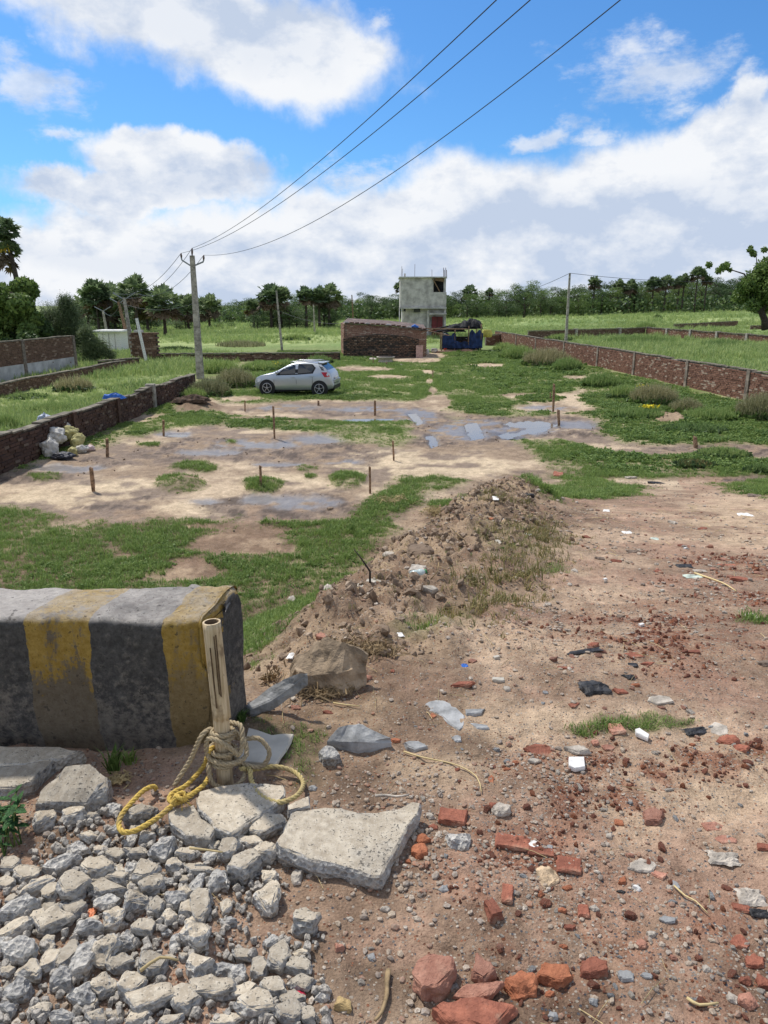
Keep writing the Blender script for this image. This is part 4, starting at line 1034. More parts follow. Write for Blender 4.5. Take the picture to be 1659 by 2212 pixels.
# concrete well ring
p = plan(833, 784); r = tag(empty('well_ring', (p[0], p[1], gz(*p))), 'round grey concrete basin standing in the grass before the shed', 'basin')
b = MB(); b.tube([(0, 0, 0), (0, 0, .08), (0, 0, .1), (0, 0, .26), (0, 0, .3), (0, 0, .38)], [.50, .50, .46, .50, .60, .62], 20); b.build('ring', M_stone, r)
b = MB(); b.tube([(0, 0, .383), (0, 0, .39)], .5, 20); b.build('rim_inset', M_mortar, r)
# rubble beside it
for i, (px, py, sz, lab) in enumerate([(805, 779, .5, 'flat pale slab leaning left of the concrete basin'), (790, 775, .35, 'small pale stone farthest left of the basin'), (868, 790, .3, 'stone right of the concrete basin')]):
    p = plan(px, py); b = MB(); b.prism([(-.5, -.3), (.3, -.4), (.55, .1), (.1, .4), (-.4, .25)], 0, .25)
    o = b.build('rubble_stone', M_stone, None, (p[0], p[1], gz(*p))); o.scale = (sz, sz, sz); o.rotation_euler = (.3, .1, i); tag(o, lab, 'stone')

# ------------------------------------------------------------------ tarpaulin shelter
TY = 61.5; tx0 = at_y(952, 740, TY).x; tx1 = at_y(1042, 740, TY).x; tz = gz(tx0, TY)
tl = lambda px, py: (at_y(px, py, TY).x - tx0, at_y(px, py, TY).z - tz)
sh = tag(empty('shelter', (tx0, TY, tz)), 'makeshift shelter hung with blue tarpaulin and heaped with dark poles and sacks', 'shelter')
for (px, top, dy) in ((955, 718, 0), (983, 712, 0), (1013, 704, 0), (1040, 700, 0), (958, 712, 3), (1040, 698, 3)):
    x, z = tl(px, top); b = MB(); b.tube([(x, dy, -.1), (x, dy, z)], .05, 6); b.build('pole', M_wood, sh)
rr = random.Random(2)
for i in range(15):
    a = tl(rr.uniform(930, 965), rr.uniform(712, 722)); c = tl(rr.uniform(1015, 1045), rr.uniform(694, 704)); y = rr.uniform(-.3, 3)
    b = MB(); b.tube([(a[0], y, a[1]), (c[0], y + rr.uniform(-.5, .5), c[1])], rr.uniform(.03, .06), 6); b.build('roof_pole', M_wood if i % 3 == 0 else M_black, sh)
def crumple(w, d, h, seed, n=10, flat=0.0):
    b = MB(); vs = []; fs = []
    for i in range(n + 1):
        for j in range(n + 1):
            u, v = i / n - .5, j / n - .5
            ed = max(0, 1 - (abs(u) * 2) ** 3) * max(0, 1 - (abs(v) * 2) ** 3)
            k = mnoise.fractal(Vector((u * 3.1 + seed, v * 3.1, seed * 1.7)), 1.0, 2.0, 4)
            rg = 1 - abs(mnoise.noise(Vector((u * 5 + seed, v * 5, 3 + seed)))) * 2
            vs.append((u * w * (1 + .25 * k), v * d * (1 + .25 * mnoise.noise(Vector((u * 4, v * 4, seed)))), h * (ed ** .5) * (.55 + .5 * k + .25 * rg) + flat))
    for i in range(n):
        for j in range(n):
            a = i * (n + 1) + j; fs.append((a, a + n + 1, a + n + 2, a + 1))
    b.add(vs, fs, 0, False); return b
for i, (px, py, w, h) in enumerate([(1000, 705, 2.2, .5), (1022, 700, 1.7, .75), (985, 711, 1.6, .35), (1034, 704, .9, .5)]):
    x, z = tl(px, py + 6); o = crumple(w, 2.4, h, i + 3, 12).build('heaped_cover', M_black, sh, (x, 1.2, z))
for (a, b_, c, d) in ((956, 722, 984, 752), (1014, 716, 1042, 752), (984, 738, 1016, 752)):
    (xa, za), (xb, zb_) = tl(a, b_), tl(c, d); m = MB(); n = 9; vs = []; 
    for i in range(n + 1):
        for j in range(6):
            x = xa + (xb - xa) * i / n; z = zb_ + (za - zb_) * (j / 5) * (1 - .12 * math.sin(i * 1.3 + a))
            vs.append((x, -.06 + .07 * math.sin(i * 2.1 + j), z))
    m.add(vs, [(i * 6 + j, (i + 1) * 6 + j, (i + 1) * 6 + j + 1, i * 6 + j + 1) for i in range(n) for j in range(5)], 0, True); m.build('tarpaulin', M_tarp, sh)
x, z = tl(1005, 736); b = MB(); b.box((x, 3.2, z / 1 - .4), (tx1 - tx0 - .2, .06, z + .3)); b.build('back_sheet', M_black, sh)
# bicycle leaning by the shelter
p = plan(997, 757); bc = tag(empty('bicycle', (p[0], p[1] - .3, gz(*p)), .1), 'bicycle standing before the blue tarpaulin shelter', 'bicycle')
for s in (-.52, .52):
    b = MB(); b.tube([(s + .33 * math.cos(k * math.pi / 10), 0, .34 + .33 * math.sin(k * math.pi / 10)) for k in range(21)], .025, 5, cap=False); b.build('wheel', M_black, bc)
b = MB()
for q in [((-.52, 0, .34), (-.15, 0, .85)), ((-.15, 0, .85), (.0, 0, .3)), ((0, 0, .3), (.38, 0, .85)), ((-.15, 0, .8), (.38, 0, .82)), ((.36, 0, .98), (.52, 0, .34)), ((-.52, 0, .34), (0, 0, .3))]: b.tube(q, .02, 5)
b.build('frame', M_rust, bc)
b = MB(); b.box((-.17, 0, .92), (.24, .12, .06)); b.build('saddle', M_black, bc)
b = MB(); b.tube([(.36, -.25, 1.0), (.36, .25, 1.0)], .018, 5); b.build('handlebar', M_galv, bc)
# things by the shed door
for (px, py, r_, h_, m_, nm, lab, cat) in [(923, 766, .16, .42, M_white, 'water_pot', 'white pot standing by the end of the shed', 'pot'), (962, 757, .14, .5, simple('red_plastic', (.5, .05, .03), .5), 'bucket', 'small red bucket before the shelter', 'bucket'),
                                   (938, 762, .3, .35, M_plaster, 'water_drum', 'squat grey drum between shed and shelter', 'drum'), (1052, 722, .5, .6, simple('yellow_sack', (.55, .50, .12), .7), 'sack', 'yellowish sack on top of the short red wall', 'sack')]:
    p = at_y(px, py, 61) if cat == 'sack' else G(px, py); b = MB(); b.tube([(0, 0, 0), (0, 0, h_ * .5), (0, 0, h_ * .9), (0, 0, h_)], [r_ * .8, r_, r_ * .75, r_ * .8], 10)
    if cat == 'sack': p = Vector((at_y(1052, 722, 65).x, 65, at_y(1052, 728, 65).z)); 
    tag(b.build(nm, m_, None, p), lab, cat)
b = crumple(3.4, 1.6, .35, 9, 12); p = G(985, 760); tag(b.build('rubble_pile', M_brough, None, (p.x, p.y - 1, p.z - .05)), 'low pile of reddish brick rubble before the shelter', 'rubble')

# ------------------------------------------------------------------ poles and wires
def pole(base, top, dist, r0, r1, label, name='utility_pole', material=None, arms=False, group=None):
    bx = plan(*base) if dist is None else None
    if dist is None: P = Vector((bx[0], bx[1], gz(*bx)))
    else:
        q = at_y(base[0], base[1], dist); P = Vector((q.x, dist, gz(q.x, dist)))
    T = at_y(top[0], top[1], P.y); T = T - P
    rt = tag(empty(name, P), label, 'pole', group)
    b = MB(); d = T.normalized(); n = 8; pts = [(0, 0, -.4)] + [tuple(T * (i / n)) for i in range(n + 1)]
    def rect(pts, w0, w1):
        m = MB(); vs = []; k = len(pts)
        for i, p in enumerate(pts):
            w = w0 + (w1 - w0) * i / (k - 1); 
            vs += [(p[0] + sx * w, p[1] + sy * w * .8, p[2]) for sx, sy in ((-1, -1), (1, -1), (1, 1), (-1, 1))]
        m.add(vs, [(4 * i + j, 4 * i + (j + 1) % 4, 4 * i + 4 + (j + 1) % 4, 4 * i + 4 + j) for i in range(k - 1) for j in range(4)] + [(4 * k - 4, 4 * k - 3, 4 * k - 2, 4 * k - 1)])
        return m
    rect(pts, r0, r1).build('shaft', material or M_post, rt)
    return rt, P, T
mp, P0, T0 = pole((433, 818), (415, 552), None, .19, .11, 'tall concrete power pole with a V-shaped steel arm, nearest in the plot')
sc0 = ppm(P0 + T0)
def off(px, py): q = at_y(px, py, P0.y); return q - P0
b = MB(); b.beam(off(415, 576), off(393, 562), .07); b.beam(off(415, 576), off(438, 566), .07); b.beam(off(393, 562) , off(391.5, 556), .06); b.beam(off(438, 567), off(440, 562), .06); b.build('cross_arm', M_galv, mp)
INS = []
for (bx_, tx_) in (((392, 558), (391, 547)), ((415, 552), (415, 536)), ((440, 563), (440, 551))):
    b = MB(); b.tube([off(*bx_), off((bx_[0] + tx_[0]) / 2, (bx_[1] + tx_[1]) / 2), off(*tx_)], [.03, .055, .03], 7); b.build('insulator', simple('glazed_insulator', (.12, .08, .07), .4), mp)
    INS.append(off(*tx_) + P0)
others = []
for base, top, d, r0, label in [((289, 773), (268, 643), 52, .14, 'pale concrete pole right behind the tall wall, second of three leaning poles'), ((281, 748), (256, 652), 66, .16, 'darker leaning pole just left of the second one'),
                            ((236, 748), (222, 670), 70, .13, 'thin leaning pole in front of the white shed'), ((609, 745), (597, 628), 62, .10, 'slim pale pole in the tall grass left of the brick shed'),
                            ((680, 722), (677, 658), 100, .12, 'short distant pole in the meadow left of the shed'), ((764, 700), (760, 637), 120, .13, 'dark distant pole before the wood, above the shed'),
                            ((1223, 728), (1231, 590), 76, .14, 'tall slim pole in the low wall of the right field')]:
    rt, P, T = pole(base, top, d, r0, r0 * .6, label, material=M_wood if 'dark' in label else M_post); others.append((rt, P, T))
    if top[1] in (643, 652, 670):
        b = MB()
        for s in (-1, 1): b.beam(T * .97, T * .99 + Vector((s * .75, 0, .35)), .06)
        b.build('cross_arm', M_galv, rt)
def wire(pts, rad, label, group=None):
    b = MB(); b.tube(pts, rad, 5); return tag(b.build('power_cable', M_wire), label, 'cable', group)
def sagline(a, c, sag, n=14):
    return [a.lerp(c, i / n) - Vector((0, 0, sag * 4 * (i / n) * (1 - i / n))) for i in range(n + 1)]
paths = [([(1072, 0), (900, 166), (760, 290), (640, 390), (530, 472)], INS[1], 'uppermost of the three power cables crossing the sky'),
         ([(1145, 0), (960, 165), (840, 265), (700, 372), (560, 470), (470, 515)], INS[0], 'middle one of the three power cables crossing the sky'),
         ([(1340, 0), (1100, 178), (935, 303), (830, 382), (700, 470), (600, 520), (520, 544)], INS[2], 'lowest of the three power cables crossing the sky')]
for pxs, I0, lab in paths:
    r0 = ray(*pxs[0]); t = 4.2 / r0.z; E_ = Vector((r0.x * t, r0.y * t, CAM_Z + 4.2))
    a2 = Vector((I0.x, I0.y)); e2 = Vector((E_.x, E_.y)); D = e2 - a2; L = D.length; D.normalize()
    ss_, zz_ = [0.0], [I0.z]
    for q in pxs:
        r = ray(*q); den = r.x * D.y - r.y * D.x
        tt = (a2.x * D.y - a2.y * D.x) / den; ss_.append((Vector((r.x * tt, r.y * tt)) - a2).dot(D)); zz_.append(CAM_Z + r.z * tt)
    wts = np.ones(len(ss_)); wts[0] = 30; wts[1] = 10
    c = np.polyfit(ss_, zz_, 2, w=wts)
    pts = []
    for i in range(60):
        s = L * 1.7 * i / 59; p = a2 + D * s; pts.append(Vector((p.x, p.y, float(np.polyval(c, s)))))
    wire(pts, .009, lab)
Tp = lambda i: others[i][1] + others[i][2]
for k, (a, c, s_, lab) in enumerate([(INS[0], Tp(0) + Vector((-.7, 0, .35)), .8, 'thin cable from the left insulator to the far leaning pole'), (INS[1], Tp(0), .8, 'thin cable from the pole top to the far leaning pole'), (INS[2], Tp(0) + Vector((.7, 0, .35)), .9, 'thin cable from the right insulator to the far leaning pole')]):
    wire(sagline(a, c, s_), .012, lab)
wire(sagline(Tp(3) - Vector((0, 0, 1.5)), Vector((sx0 + .5, SY + 1, szz + hL)), .4), .016, 'pale cable from the slim pole down to the shed roof')
wire(sagline(Tp(6), at_y(1036, 640, 110), .8), .022, 'faint cable running left from the tall slim right-hand pole')
wire(sagline(Tp(6), at_y(1700, 600, 90), .6), .022, 'faint cable running right from the tall slim right-hand pole')
wire(sagline(Tp(0) + Vector((0, 0, .3)), Tp(2), .9), .016, 'sagging cable between the leaning poles at left')
wire(sagline(Tp(1), at_y(420, 655, 60), .6), .016, 'thin cable in front of the palms at left')

# ------------------------------------------------------------------ stakes
stake0 = None
def stake(px, pyb, pyt, label, dx=0, w=0.045, nail=None):
    P = G(px, pyb); T = at_y(px + dx, pyt, P.y) - P
    w *= .78; rt = tag(empty('wooden_stake', P), label, 'stake', 'survey stakes across the plot')
    b = MB(); rr = random.Random(px); k = 5; vs = []
    for i in range(k):
        f = i / (k - 1); c = Vector((0, 0, -.1)).lerp(T, f) + Vector((rr.uniform(-.004, .004), 0, 0)); ww = w * (1 if f else .7) * rr.uniform(.9, 1.1)
        vs += [c + Vector((sx * ww / 2, sy * ww * .35, 0)) for sx, sy in ((-1, -1), (1, -1), (1, 1), (-1, 1))]
    vs[-1] = vs[-1] + Vector((0, 0, w * .4))
    b.add(vs, [(4 * i + j, 4 * i + (j + 1) % 4, 4 * i + 4 + (j + 1) % 4, 4 * i + 4 + j) for i in range(k - 1) for j in range(4)] + [(4 * k - 4, 4 * k - 3, 4 * k - 2, 4 * k - 1)])
    b.build('stake', M_stake, rt)
    return rt
for a in [(593, 948, 878, 'tallest wooden stake, standing in the middle of the plot', -3, .07), (232, 988, 948, 'stake in the dry mud right of the heap of sacks', -1, .085), (202, 1062, 1011, 'stake in pale sand nearest the left edge', -5, .085),
          (563, 1047, 1007, 'stake rising from a small grass tuft', -1, .06), (800, 1066, 1009, 'stake at the foot of the green ridge, just left of it', -1, .06), (851, 995, 953, 'pale yellowish stake on the sand above the ridge', -2, .06),
          (353, 942, 908, 'stake beside the small grey puddle at left', 0, .075), (810, 898, 866, 'stake standing behind the right-hand end of the grass island', 0, .10), (688, 876, 866, 'short stake just in front of the car', 0, .10),
          (529, 889, 866, 'small stake left of the tallest stake, beyond the grass', 0, .06), (1195, 890, 830, 'taller of the two stakes by the bare patch at right', 2, .10), (1208, 919, 886, 'stake in the sand beside the brown puddle at right', -2, .10),
          (1189, 862, 848, 'thin stake behind the taller right-hand one', 0, .06), (1505, 968, 944, 'stump of a stake at the edge of the right-hand weeds', -4, .12), (835, 790, 783, 'small stake by the concrete basin', 0, .12), (935, 818, 800, 'thin stake in the far grass between car and shelter', 0, .06),
          (806, 787, 770, 'far stake left of the basin', 0, .08), (1253, 800, 780, 'far stake near the right wall', 0, .06)]:
    stake(*a[:4], dx=a[4], w=a[5] if len(a) > 5 else .05)

# ------------------------------------------------------------------ trees
def crown_mesh(name, seed, n, w, h, leaf, material, lobes=9, hollow=.55, base=.28):
    rs = np.random.RandomState(seed); V = []; F = []
    L = [(rs.uniform(-.34, .34) * w, rs.uniform(-.34, .34) * w, h * rs.uniform(base, .9), rs.uniform(.16, .30)) for _ in range(lobes)]
    per = n // lobes
    for (cx, cy, cz, r) in L:
        for k in range(per):
            d = rs.normal(size=3); d /= np.linalg.norm(d); q = r * (hollow + (1 - hollow) * rs.rand()) * (1 + .25 * math.sin(d[0] * 7 + seed) * math.cos(d[1] * 6))
            c = np.array([cx + d[0] * q * w, cy + d[1] * q * w, cz + d[2] * q * h * .36])
            u = rs.normal(size=3); u /= np.linalg.norm(u); v = np.cross(u, d + .6 * rs.normal(size=3)); v /= np.linalg.norm(v) + 1e-9
            s = leaf * rs.uniform(.5, 1.3); o = len(V)
            u = u * np.array([1, 1, .55]); v = v * np.array([1, 1, .55]); V += [c - u * s, c + v * s * .55, c + u * s, c - v * s * .55]; F.append((o, o + 1, o + 2, o + 3))
    me = bpy.data.meshes.new(name); me.from_pydata([tuple(v) for v in V], [], F); me.materials.append(material); return me
def trunk_mesh(name, h, r, seed, split=True, lean=0.0, top=.7):
    b = MB(); rr = random.Random(seed)
    pts = [(lean * (i / 5) ** 2 * h + rr.uniform(-.03, .03) * h * .3, rr.uniform(-.02, .02) * h * .3, h * top * i / 5 - (.3 if i == 0 else 0)) for i in range(6)]
    b.tube(pts, [r * (1.25 - .75 * i / 5) for i in range(6)], 7)
    if split:
        for k in range(6):
            a = rr.uniform(0, 6.28); s = pts[2 + k % 4]; l = h * rr.uniform(.2, .34)
            b.tube([s, (s[0] + math.cos(a) * l * .5, s[1] + math.sin(a) * l * .5, s[2] + l * .35), (s[0] + math.cos(a) * l, s[1] + math.sin(a) * l, s[2] + l * .8)], [r * .45, r * .3, r * .1], 5)
    me = bpy.data.meshes.new(name); me.from_pydata(b.v, [], b.f); me.materials.append(M_bark); me.polygons.foreach_set('use_smooth', b.sm); return me
def palm_mesh(name, seed, nf=34, R=1.0):
    """ball of stiff fan leaves"""
    rs = np.random.RandomState(seed); b = MB(); dead = MB()
    for k in range(nf):
        az = rs.uniform(0, 6.283); el = math.asin(np.clip(rs.uniform(-.75, 1.0), -1, 1)); tgt = dead if el < -.35 else b
        d = Vector((math.cos(az) * math.cos(el), math.sin(az) * math.cos(el), math.sin(el))); st = R * rs.uniform(.45, .7)
        c = d * st; side = d.cross(Vector((0, 0, 1))).normalized() if abs(d.z) < .98 else Vector((1, 0, 0)); up = side.cross(d)
        tgt.tube([(0, 0, 0), tuple(c)], .018 * R, 3, cap=False)
        lr = R * rs.uniform(.40, .56); nb = 11; tw = rs.uniform(-.5, .5); s2 = side * math.cos(tw) + up * math.sin(tw); 
        for j in range(nb):
            a = -2.0 + 4.0 * j / (nb - 1) + rs.uniform(-.1, .1); dr = d * math.cos(a) + s2 * math.sin(a); pr = (s2 * math.cos(a) - d * math.sin(a)) * .075 * R
            tip = c + dr * lr * rs.uniform(.8, 1.05) + Vector((0, 0, -.12 * R * rs.rand())) + up * .05 * R * (j % 2)
            mid = c + dr * lr * .55
            tgt.add([c, mid + pr, tip, mid - pr], [(0, 1, 2, 3)])
    out = []
    for m, mt in ((b, M_palm), (dead, M_deadfrond)):
        me = bpy.data.meshes.new(name); me.from_pydata(m.v, [], m.f); me.materials.append(mt); out.append(me)
    return out
CR = [crown_mesh('crown', 100 + i, 5200, 1.0, .9, .021, M_crown if i % 3 else M_crownl, 26 + i % 4, .6, .08) for i in range(7)]
TRK = [trunk_mesh('trunk', 1.0, .03, i, True, 0, .6) for i in range(3)]
PALM = [palm_mesh('fronds', i, 64) for i in range(4)]
def tree(px, pytop, dist, width_px, label, group=None, cv=0, tv=0, zbase=None, name='broadleaf_tree', cat='tree', sy=1.0, lift=0.0):
    q = at_y(px, 690, dist); z = float(H0(np.array([q.x]), np.array([dist]))[0]) - .1 if zbase is None else zbase
    ht = at_y(px, pytop, dist).z - z; s = ppm((q.x, dist, z)); w = width_px / s
    rt = tag(empty(name, (q.x, dist, z), random.Random(px).uniform(0, 6.28)), label, cat, group)
    t = link('trunk', TRK[tv % 3], rt); t.scale = (ht, ht, ht)
    c = link('crown', CR[cv % len(CR)], rt, (0, 0, lift)); c.scale = (w * 1.12, w * 1.12 * sy, ht * 1.05)
    return rt
def palm(px, pytop, dist, crown_px, label, group=None, v=0, lean=0, name='palm_tree', basepx=None):
    q = at_y(px, 690, dist); z = float(H0(np.array([q.x]), np.array([dist]))[0]) - .1
    s = ppm((q.x, dist, z)); R = crown_px / 2 / s * 1.35; ht = at_y(px, pytop, dist).z - z - R * .95
    rt = tag(empty(name, (q.x, dist, z), 0), label, 'palm tree', group)
    b = MB(); b.tube([(lean * (1 - (i / 5) ** 1.5), 0, ht * i / 5) for i in range(6)], [.30, .24, .2, .19, .18, .2], 8); b.build('trunk', M_bark, rt)
    for k, me in enumerate(PALM[v % 4]):
        o = link('fronds' if k == 0 else 'dead_fronds', me, rt, (0, 0, ht)); o.scale = (R, R, R * 1.05); o.rotation_euler = (0, 0, px)
    return rt
rr = random.Random(12)
gF = 'broadleaf trees of the dark wood behind the fields'
# far wood, left part, centre, right part: (x, top, distance, width)
prof = [(330, 690), (430, 668), (470, 662), (520, 656), (560, 646), (650, 645), (740, 645), (800, 641), (860, 640), (985, 634), (1040, 632), (1100, 630), (1130, 622), (1200, 624), (1260, 622), (1330, 620), (1400, 618), (1450, 612), (1500, 606), (1560, 600), (1660, 596), (1720, 596)]
x = 300
while x < 1725:
    d = float(np.interp(x, [300, 500, 700, 900, 1100, 1300, 1700], [215, 225, 215, 210, 200, 215, 250])); top = float(np.interp(x, [p[0] for p in prof], [p[1] for p in prof])) - 11 + rr.uniform(-9, 9) - (8 if rr.random() < .12 else 0)
    wp = rr.uniform(34, 54); tree(x, top, d + rr.uniform(-8, 10), wp, 'dark green broadleaf tree in the continuous wood behind the fields', gF, rr.randint(0, 6), rr.randint(0, 2))
    if rr.random() < .75: tree(x + rr.uniform(-10, 10), top + rr.uniform(14, 26), d - 14, wp * .9, 'dark green broadleaf tree in the continuous wood behind the fields', gF, rr.randint(0, 6), rr.randint(0, 2))
    if rr.random() < .8: tree(x + rr.uniform(-10, 10), top + rr.uniform(6, 12), d + 24, wp * 1.1, 'dark green broadleaf tree in the continuous wood behind the fields', gF, rr.randint(0, 6), rr.randint(0, 2))
    x += wp * .46
# undergrowth belt at the foot of the wood
us = MB(); rs = np.random.RandomState(6); UX = rs.uniform(-95, 150, 15000); UD = 205 + rs.uniform(-12, 20, 15000) + (UX > 60) * (UX - 60) * .35; UZ = H0(UX, UD)
for i in range(15000):
    X = UX[i]; d = UD[i]; z = UZ[i]
    hh = rs.uniform(0, 1) ** 1.3 * 4.2; c = Vector((X, d, z + hh)); u = Vector(rs.normal(size=3)).normalized() * rs.uniform(.3, .6); v = u.cross(Vector(rs.normal(size=3))).normalized() * .35
    us.add([c - u, c + v, c + u, c - v], [(0, 1, 2, 3)])
tag(us.build('undergrowth', M_crown), 'dark undergrowth at the foot of the far wood', kind='stuff')
# mid-left clump with dark crowns and palms
gC = 'dark trees of the clump left of the brick shed'
LC = ['dark tree under the leftmost tall palm of the central clump', 'dark tree behind the slim pale pole in the central clump', 'dark tree under the thin middle palm of the central clump', 'dark tree under the tallest right-hand palm of the central clump', 'low dark tree filling the middle foot of the central clump', 'low dark tree at the left foot of the central clump', 'outlying low tree at the far left of the central clump', 'outlying low tree at the far right of the central clump']
LD = ['dark bushy tree at the far left under the leaning poles row of palms', 'dark bushy tree under the left end of the tall row of palms', 'dark bushy tree in the middle of the tall row of palms', 'dark bushy tree under the tallest palm of the left row', 'dark bushy tree between tall row and single palm', 'widest low bushy tree directly behind the white shed', 'dark bushy tree beside the power pole, under its left palm', 'low bushy tree under the single palm left of the power pole']
for (px, top, w) in [(590, 640, 60), (625, 650, 60), (660, 660, 60), (700, 640, 60), (640, 672, 60), (600, 668, 50), (555, 668, 44), (715, 670, 44)]:
    tree(px, top, 128 + rr.uniform(-5, 5), w, LC.pop(0), gC, rr.choice([1, 2, 4, 5]), rr.randint(0, 2))
for i, (px, top, w, lab) in enumerate([(586, 614, 42, 'palm at the left end of the central clump, highest there'), (607, 622, 38, 'palm second from left in the central clump'), (662, 620, 30, 'thin palm in the middle of the central clump'), (690, 620, 34, 'palm left of the tallest right-hand one in the central clump'), (711, 613, 40, 'tallest palm at the right end of the central clump'), (548, 648, 28, 'short palm just left of the central clump')]):
    palm(px, top - 2, 124 + i, w * 1.15, lab, v=i)
# left palms
gL = None
for i, (px, top, w, d, lab) in enumerate([(212, 607, 44, 118, 'palm at the left end of the tall row behind the leaning poles'), (190, 632, 40, 122, 'lower palm left of the tall row'), (248, 616, 42, 126, 'second palm of the tall row behind the leaning poles'), (296, 596, 44, 112, 'tallest palm of the row, right of the leaning poles'), (275, 622, 38, 118, 'palm between the tall ones of the row'), (318, 632, 40, 116, 'palm at the right end of the tall row'), (232, 640, 40, 120, 'low palm half hidden in the tall row'),
                                         (355, 618, 50, 100, 'single palm between the tall row and the power pole'), (406, 640, 40, 125, 'palm directly left of the power pole'), (452, 638, 36, 140, 'palm directly right of the power pole'), (430, 652, 30, 150, 'small palm behind the power pole')]):
    palm(px, top - 3, d, w * 1.3, lab, v=i + 1)
for (px, top, w) in [(190, 668, 60), (225, 660, 60), (265, 655, 64), (300, 652, 56), (325, 668, 44), (240, 690, 70), (400, 672, 40), (380, 690, 50)]:
    tree(px, top, 128, w, LD.pop(0), 'dark trees under the left row of palms', rr.choice([1, 2, 4]), 1)
# palms over the right wood
for i, (px, top, w, lab) in enumerate([(1014, 615, 24, 'palm right of the grey house, rising over the wood'), (866, 607, 22, 'palm crown showing just left of the grey house roof'), (1279, 596, 22, 'palm rising over the wood right of the slim pole'), (1331, 603, 20, 'palm second to the right of the slim pole'), (1357, 603, 24, 'palm third to the right of the slim pole'), (1405, 598, 26, 'palm fourth to the right of the slim pole'), (1432, 594, 24, 'palm fifth to the right of the slim pole'),
                                       (1460, 597, 20, 'small palm left of the thin lone-headed one'), (1470, 590, 15, 'thin palm with a tiny round head over the wood'), (1497, 576, 25, 'tallest palm over the right part of the wood'), (1518, 592, 18, 'low palm right of the tallest one'), (1055, 622, 14, 'tiny distant palm over the wood')]):
    palm(px, top, 205, w * 1.15, lab, v=i)
# distant yellowing small trees in front of wood at left centre
for i, (px, top, w) in enumerate([(560, 690, 14), (500, 694, 22), (470, 694, 24)]):
    tree(px, top, 150, w, ['lone small tree before the central clump', 'low shrub in the far meadow left of centre', 'low shrub right of the power pole in the far meadow'][i], cv=3, name='small_tree')

# big left tree mass, feathery tree, leaning bush, tall palm at the edge, right-hand tree
def big_crown(name, root, lobes, n, leaf, material, seed, flat=.6, aspect=.5):
    rs = np.random.RandomState(seed); V = []; F = []
    tot = sum(l[3] ** 2 for l in lobes)
    for (cx, cy, cz, r) in lobes:
        for k in range(int(n * r * r / tot)):
            d = rs.normal(size=3); d /= np.linalg.norm(d); q = r * (flat + (1.15 - flat) * rs.rand() ** .7)
            if rs.rand() < .06: q *= 1.12
            c = np.array([cx + d[0] * q, cy + d[1] * q, cz + d[2] * q * .85]); u = rs.normal(size=3); u /= np.linalg.norm(u); v = np.cross(u, d + .5 * rs.normal(size=3)); v /= np.linalg.norm(v) + 1e-9
            s = leaf * rs.uniform(.6, 1.3); o = len(V); V += [c - u * s, c + v * s * aspect, c + u * s, c - v * s * aspect]; F.append((o, o + 1, o + 2, o + 3))
    me = bpy.data.meshes.new(name); me.from_pydata([tuple(v) for v in V], [], F); me.materials.append(material); return link(name, me, root)
def lobes_px(P, lst, seed, dd=1.5):
    r = random.Random(seed); s = ppm(P); out = []
    for (px, py, rp) in lst:
        q = at_y(px, py, P.y); out.append((q.x - P.x, r.uniform(-dd, dd), q.z - P.z, rp / s))
    return out
P = Vector((at_y(25, 745, 47).x, 47, gz(-24, 47))); rt = tag(empty('broadleaf_tree', P), 'big bright green bushy tree behind the tall wall at the left edge', 'tree')
big_crown('crown', rt, lobes_px(P, [(5, 640, 28), (35, 625, 26), (-20, 650, 40), (55, 660, 26), (20, 680, 34), (70, 690, 22), (-10, 720, 40), (45, 715, 30), (80, 715, 18), (10, 745, 36), (60, 742, 22), (-60, 700, 60)], 1), 26000, .17, M_crownl, 5)
b = MB(); b.tube([(0, 0, -.3), (.2, 0, 2), (.4, 0, 4.5)], [.25, .2, .1], 8); b.build('trunk', M_bark, rt)
rt2 = tag(empty('broadleaf_tree', P + Vector((2.2, -1.0, 0))), 'darker lower bush growing out in front of the big tree at left', 'tree')
big_crown('crown', rt2, lobes_px(P + Vector((2.2, -1, 0)), [(60, 715, 26), (20, 735, 24), (85, 735, 20), (40, 748, 18)], 2), 7000, .15, M_crown, 6)
b = MB(); b.tube([(0, 0, -.3), (0, 0, 1.2)], [.15, .1], 6); b.build('trunk', M_bark, rt2)
def feather(root, P, lst, n, seed, material, ln=.5, droop=.5):
    rs = np.random.RandomState(seed); s = ppm(P); b = MB(); st = MB()
    for k in range(n):
        (px, py, dx, dy, rp) = lst[rs.randint(len(lst))]
        q = at_y(px + rs.normal() * rp * .5, py + rs.normal() * rp * .5, P.y) - P + Vector((0, rs.normal() * rp / s * .5, 0)); d = Vector((dx, rs.normal() * .4, -dy)).normalized() + Vector(rs.normal(size=3)) * .35; d.normalize()
        l = ln * rs.uniform(.5, 1.2); sd = d.cross(Vector(rs.normal(size=3))).normalized()
        for j in range(5):
            o = q + d * l * j / 5; t = o + (d * .6 + sd * (1 if j % 2 else -1) * .8 - Vector((0, 0, droop * .4))) * l * .28; w = sd.cross(d) * .014 + d * .012
            b.add([o - w, o + w, t], [(0, 1, 2)])
    me = bpy.data.meshes.new('foliage'); me.from_pydata(b.v, [], b.f); me.materials.append(material); return link('foliage', me, root)
P = Vector((at_y(130, 750, 50).x, 50, gz(-20, 50))); rt = tag(empty('feathery_tree', P), 'feathery pale green tamarisk-like tree right of the big bush', 'tree')
feather(rt, P, [(130, 700, .2, -1, 34), (110, 690, -.3, -1, 24), (150, 680, .5, -1, 20), (160, 715, .8, -.8, 26), (120, 730, 0, -1, 30), (140, 660, .3, -1.5, 14), (100, 720, -.5, -1, 20), (150, 740, .6, -.5, 26), (170, 735, 1, -.3, 16)], 9000, 4, M_feather)
b = MB(); rr2 = random.Random(5)
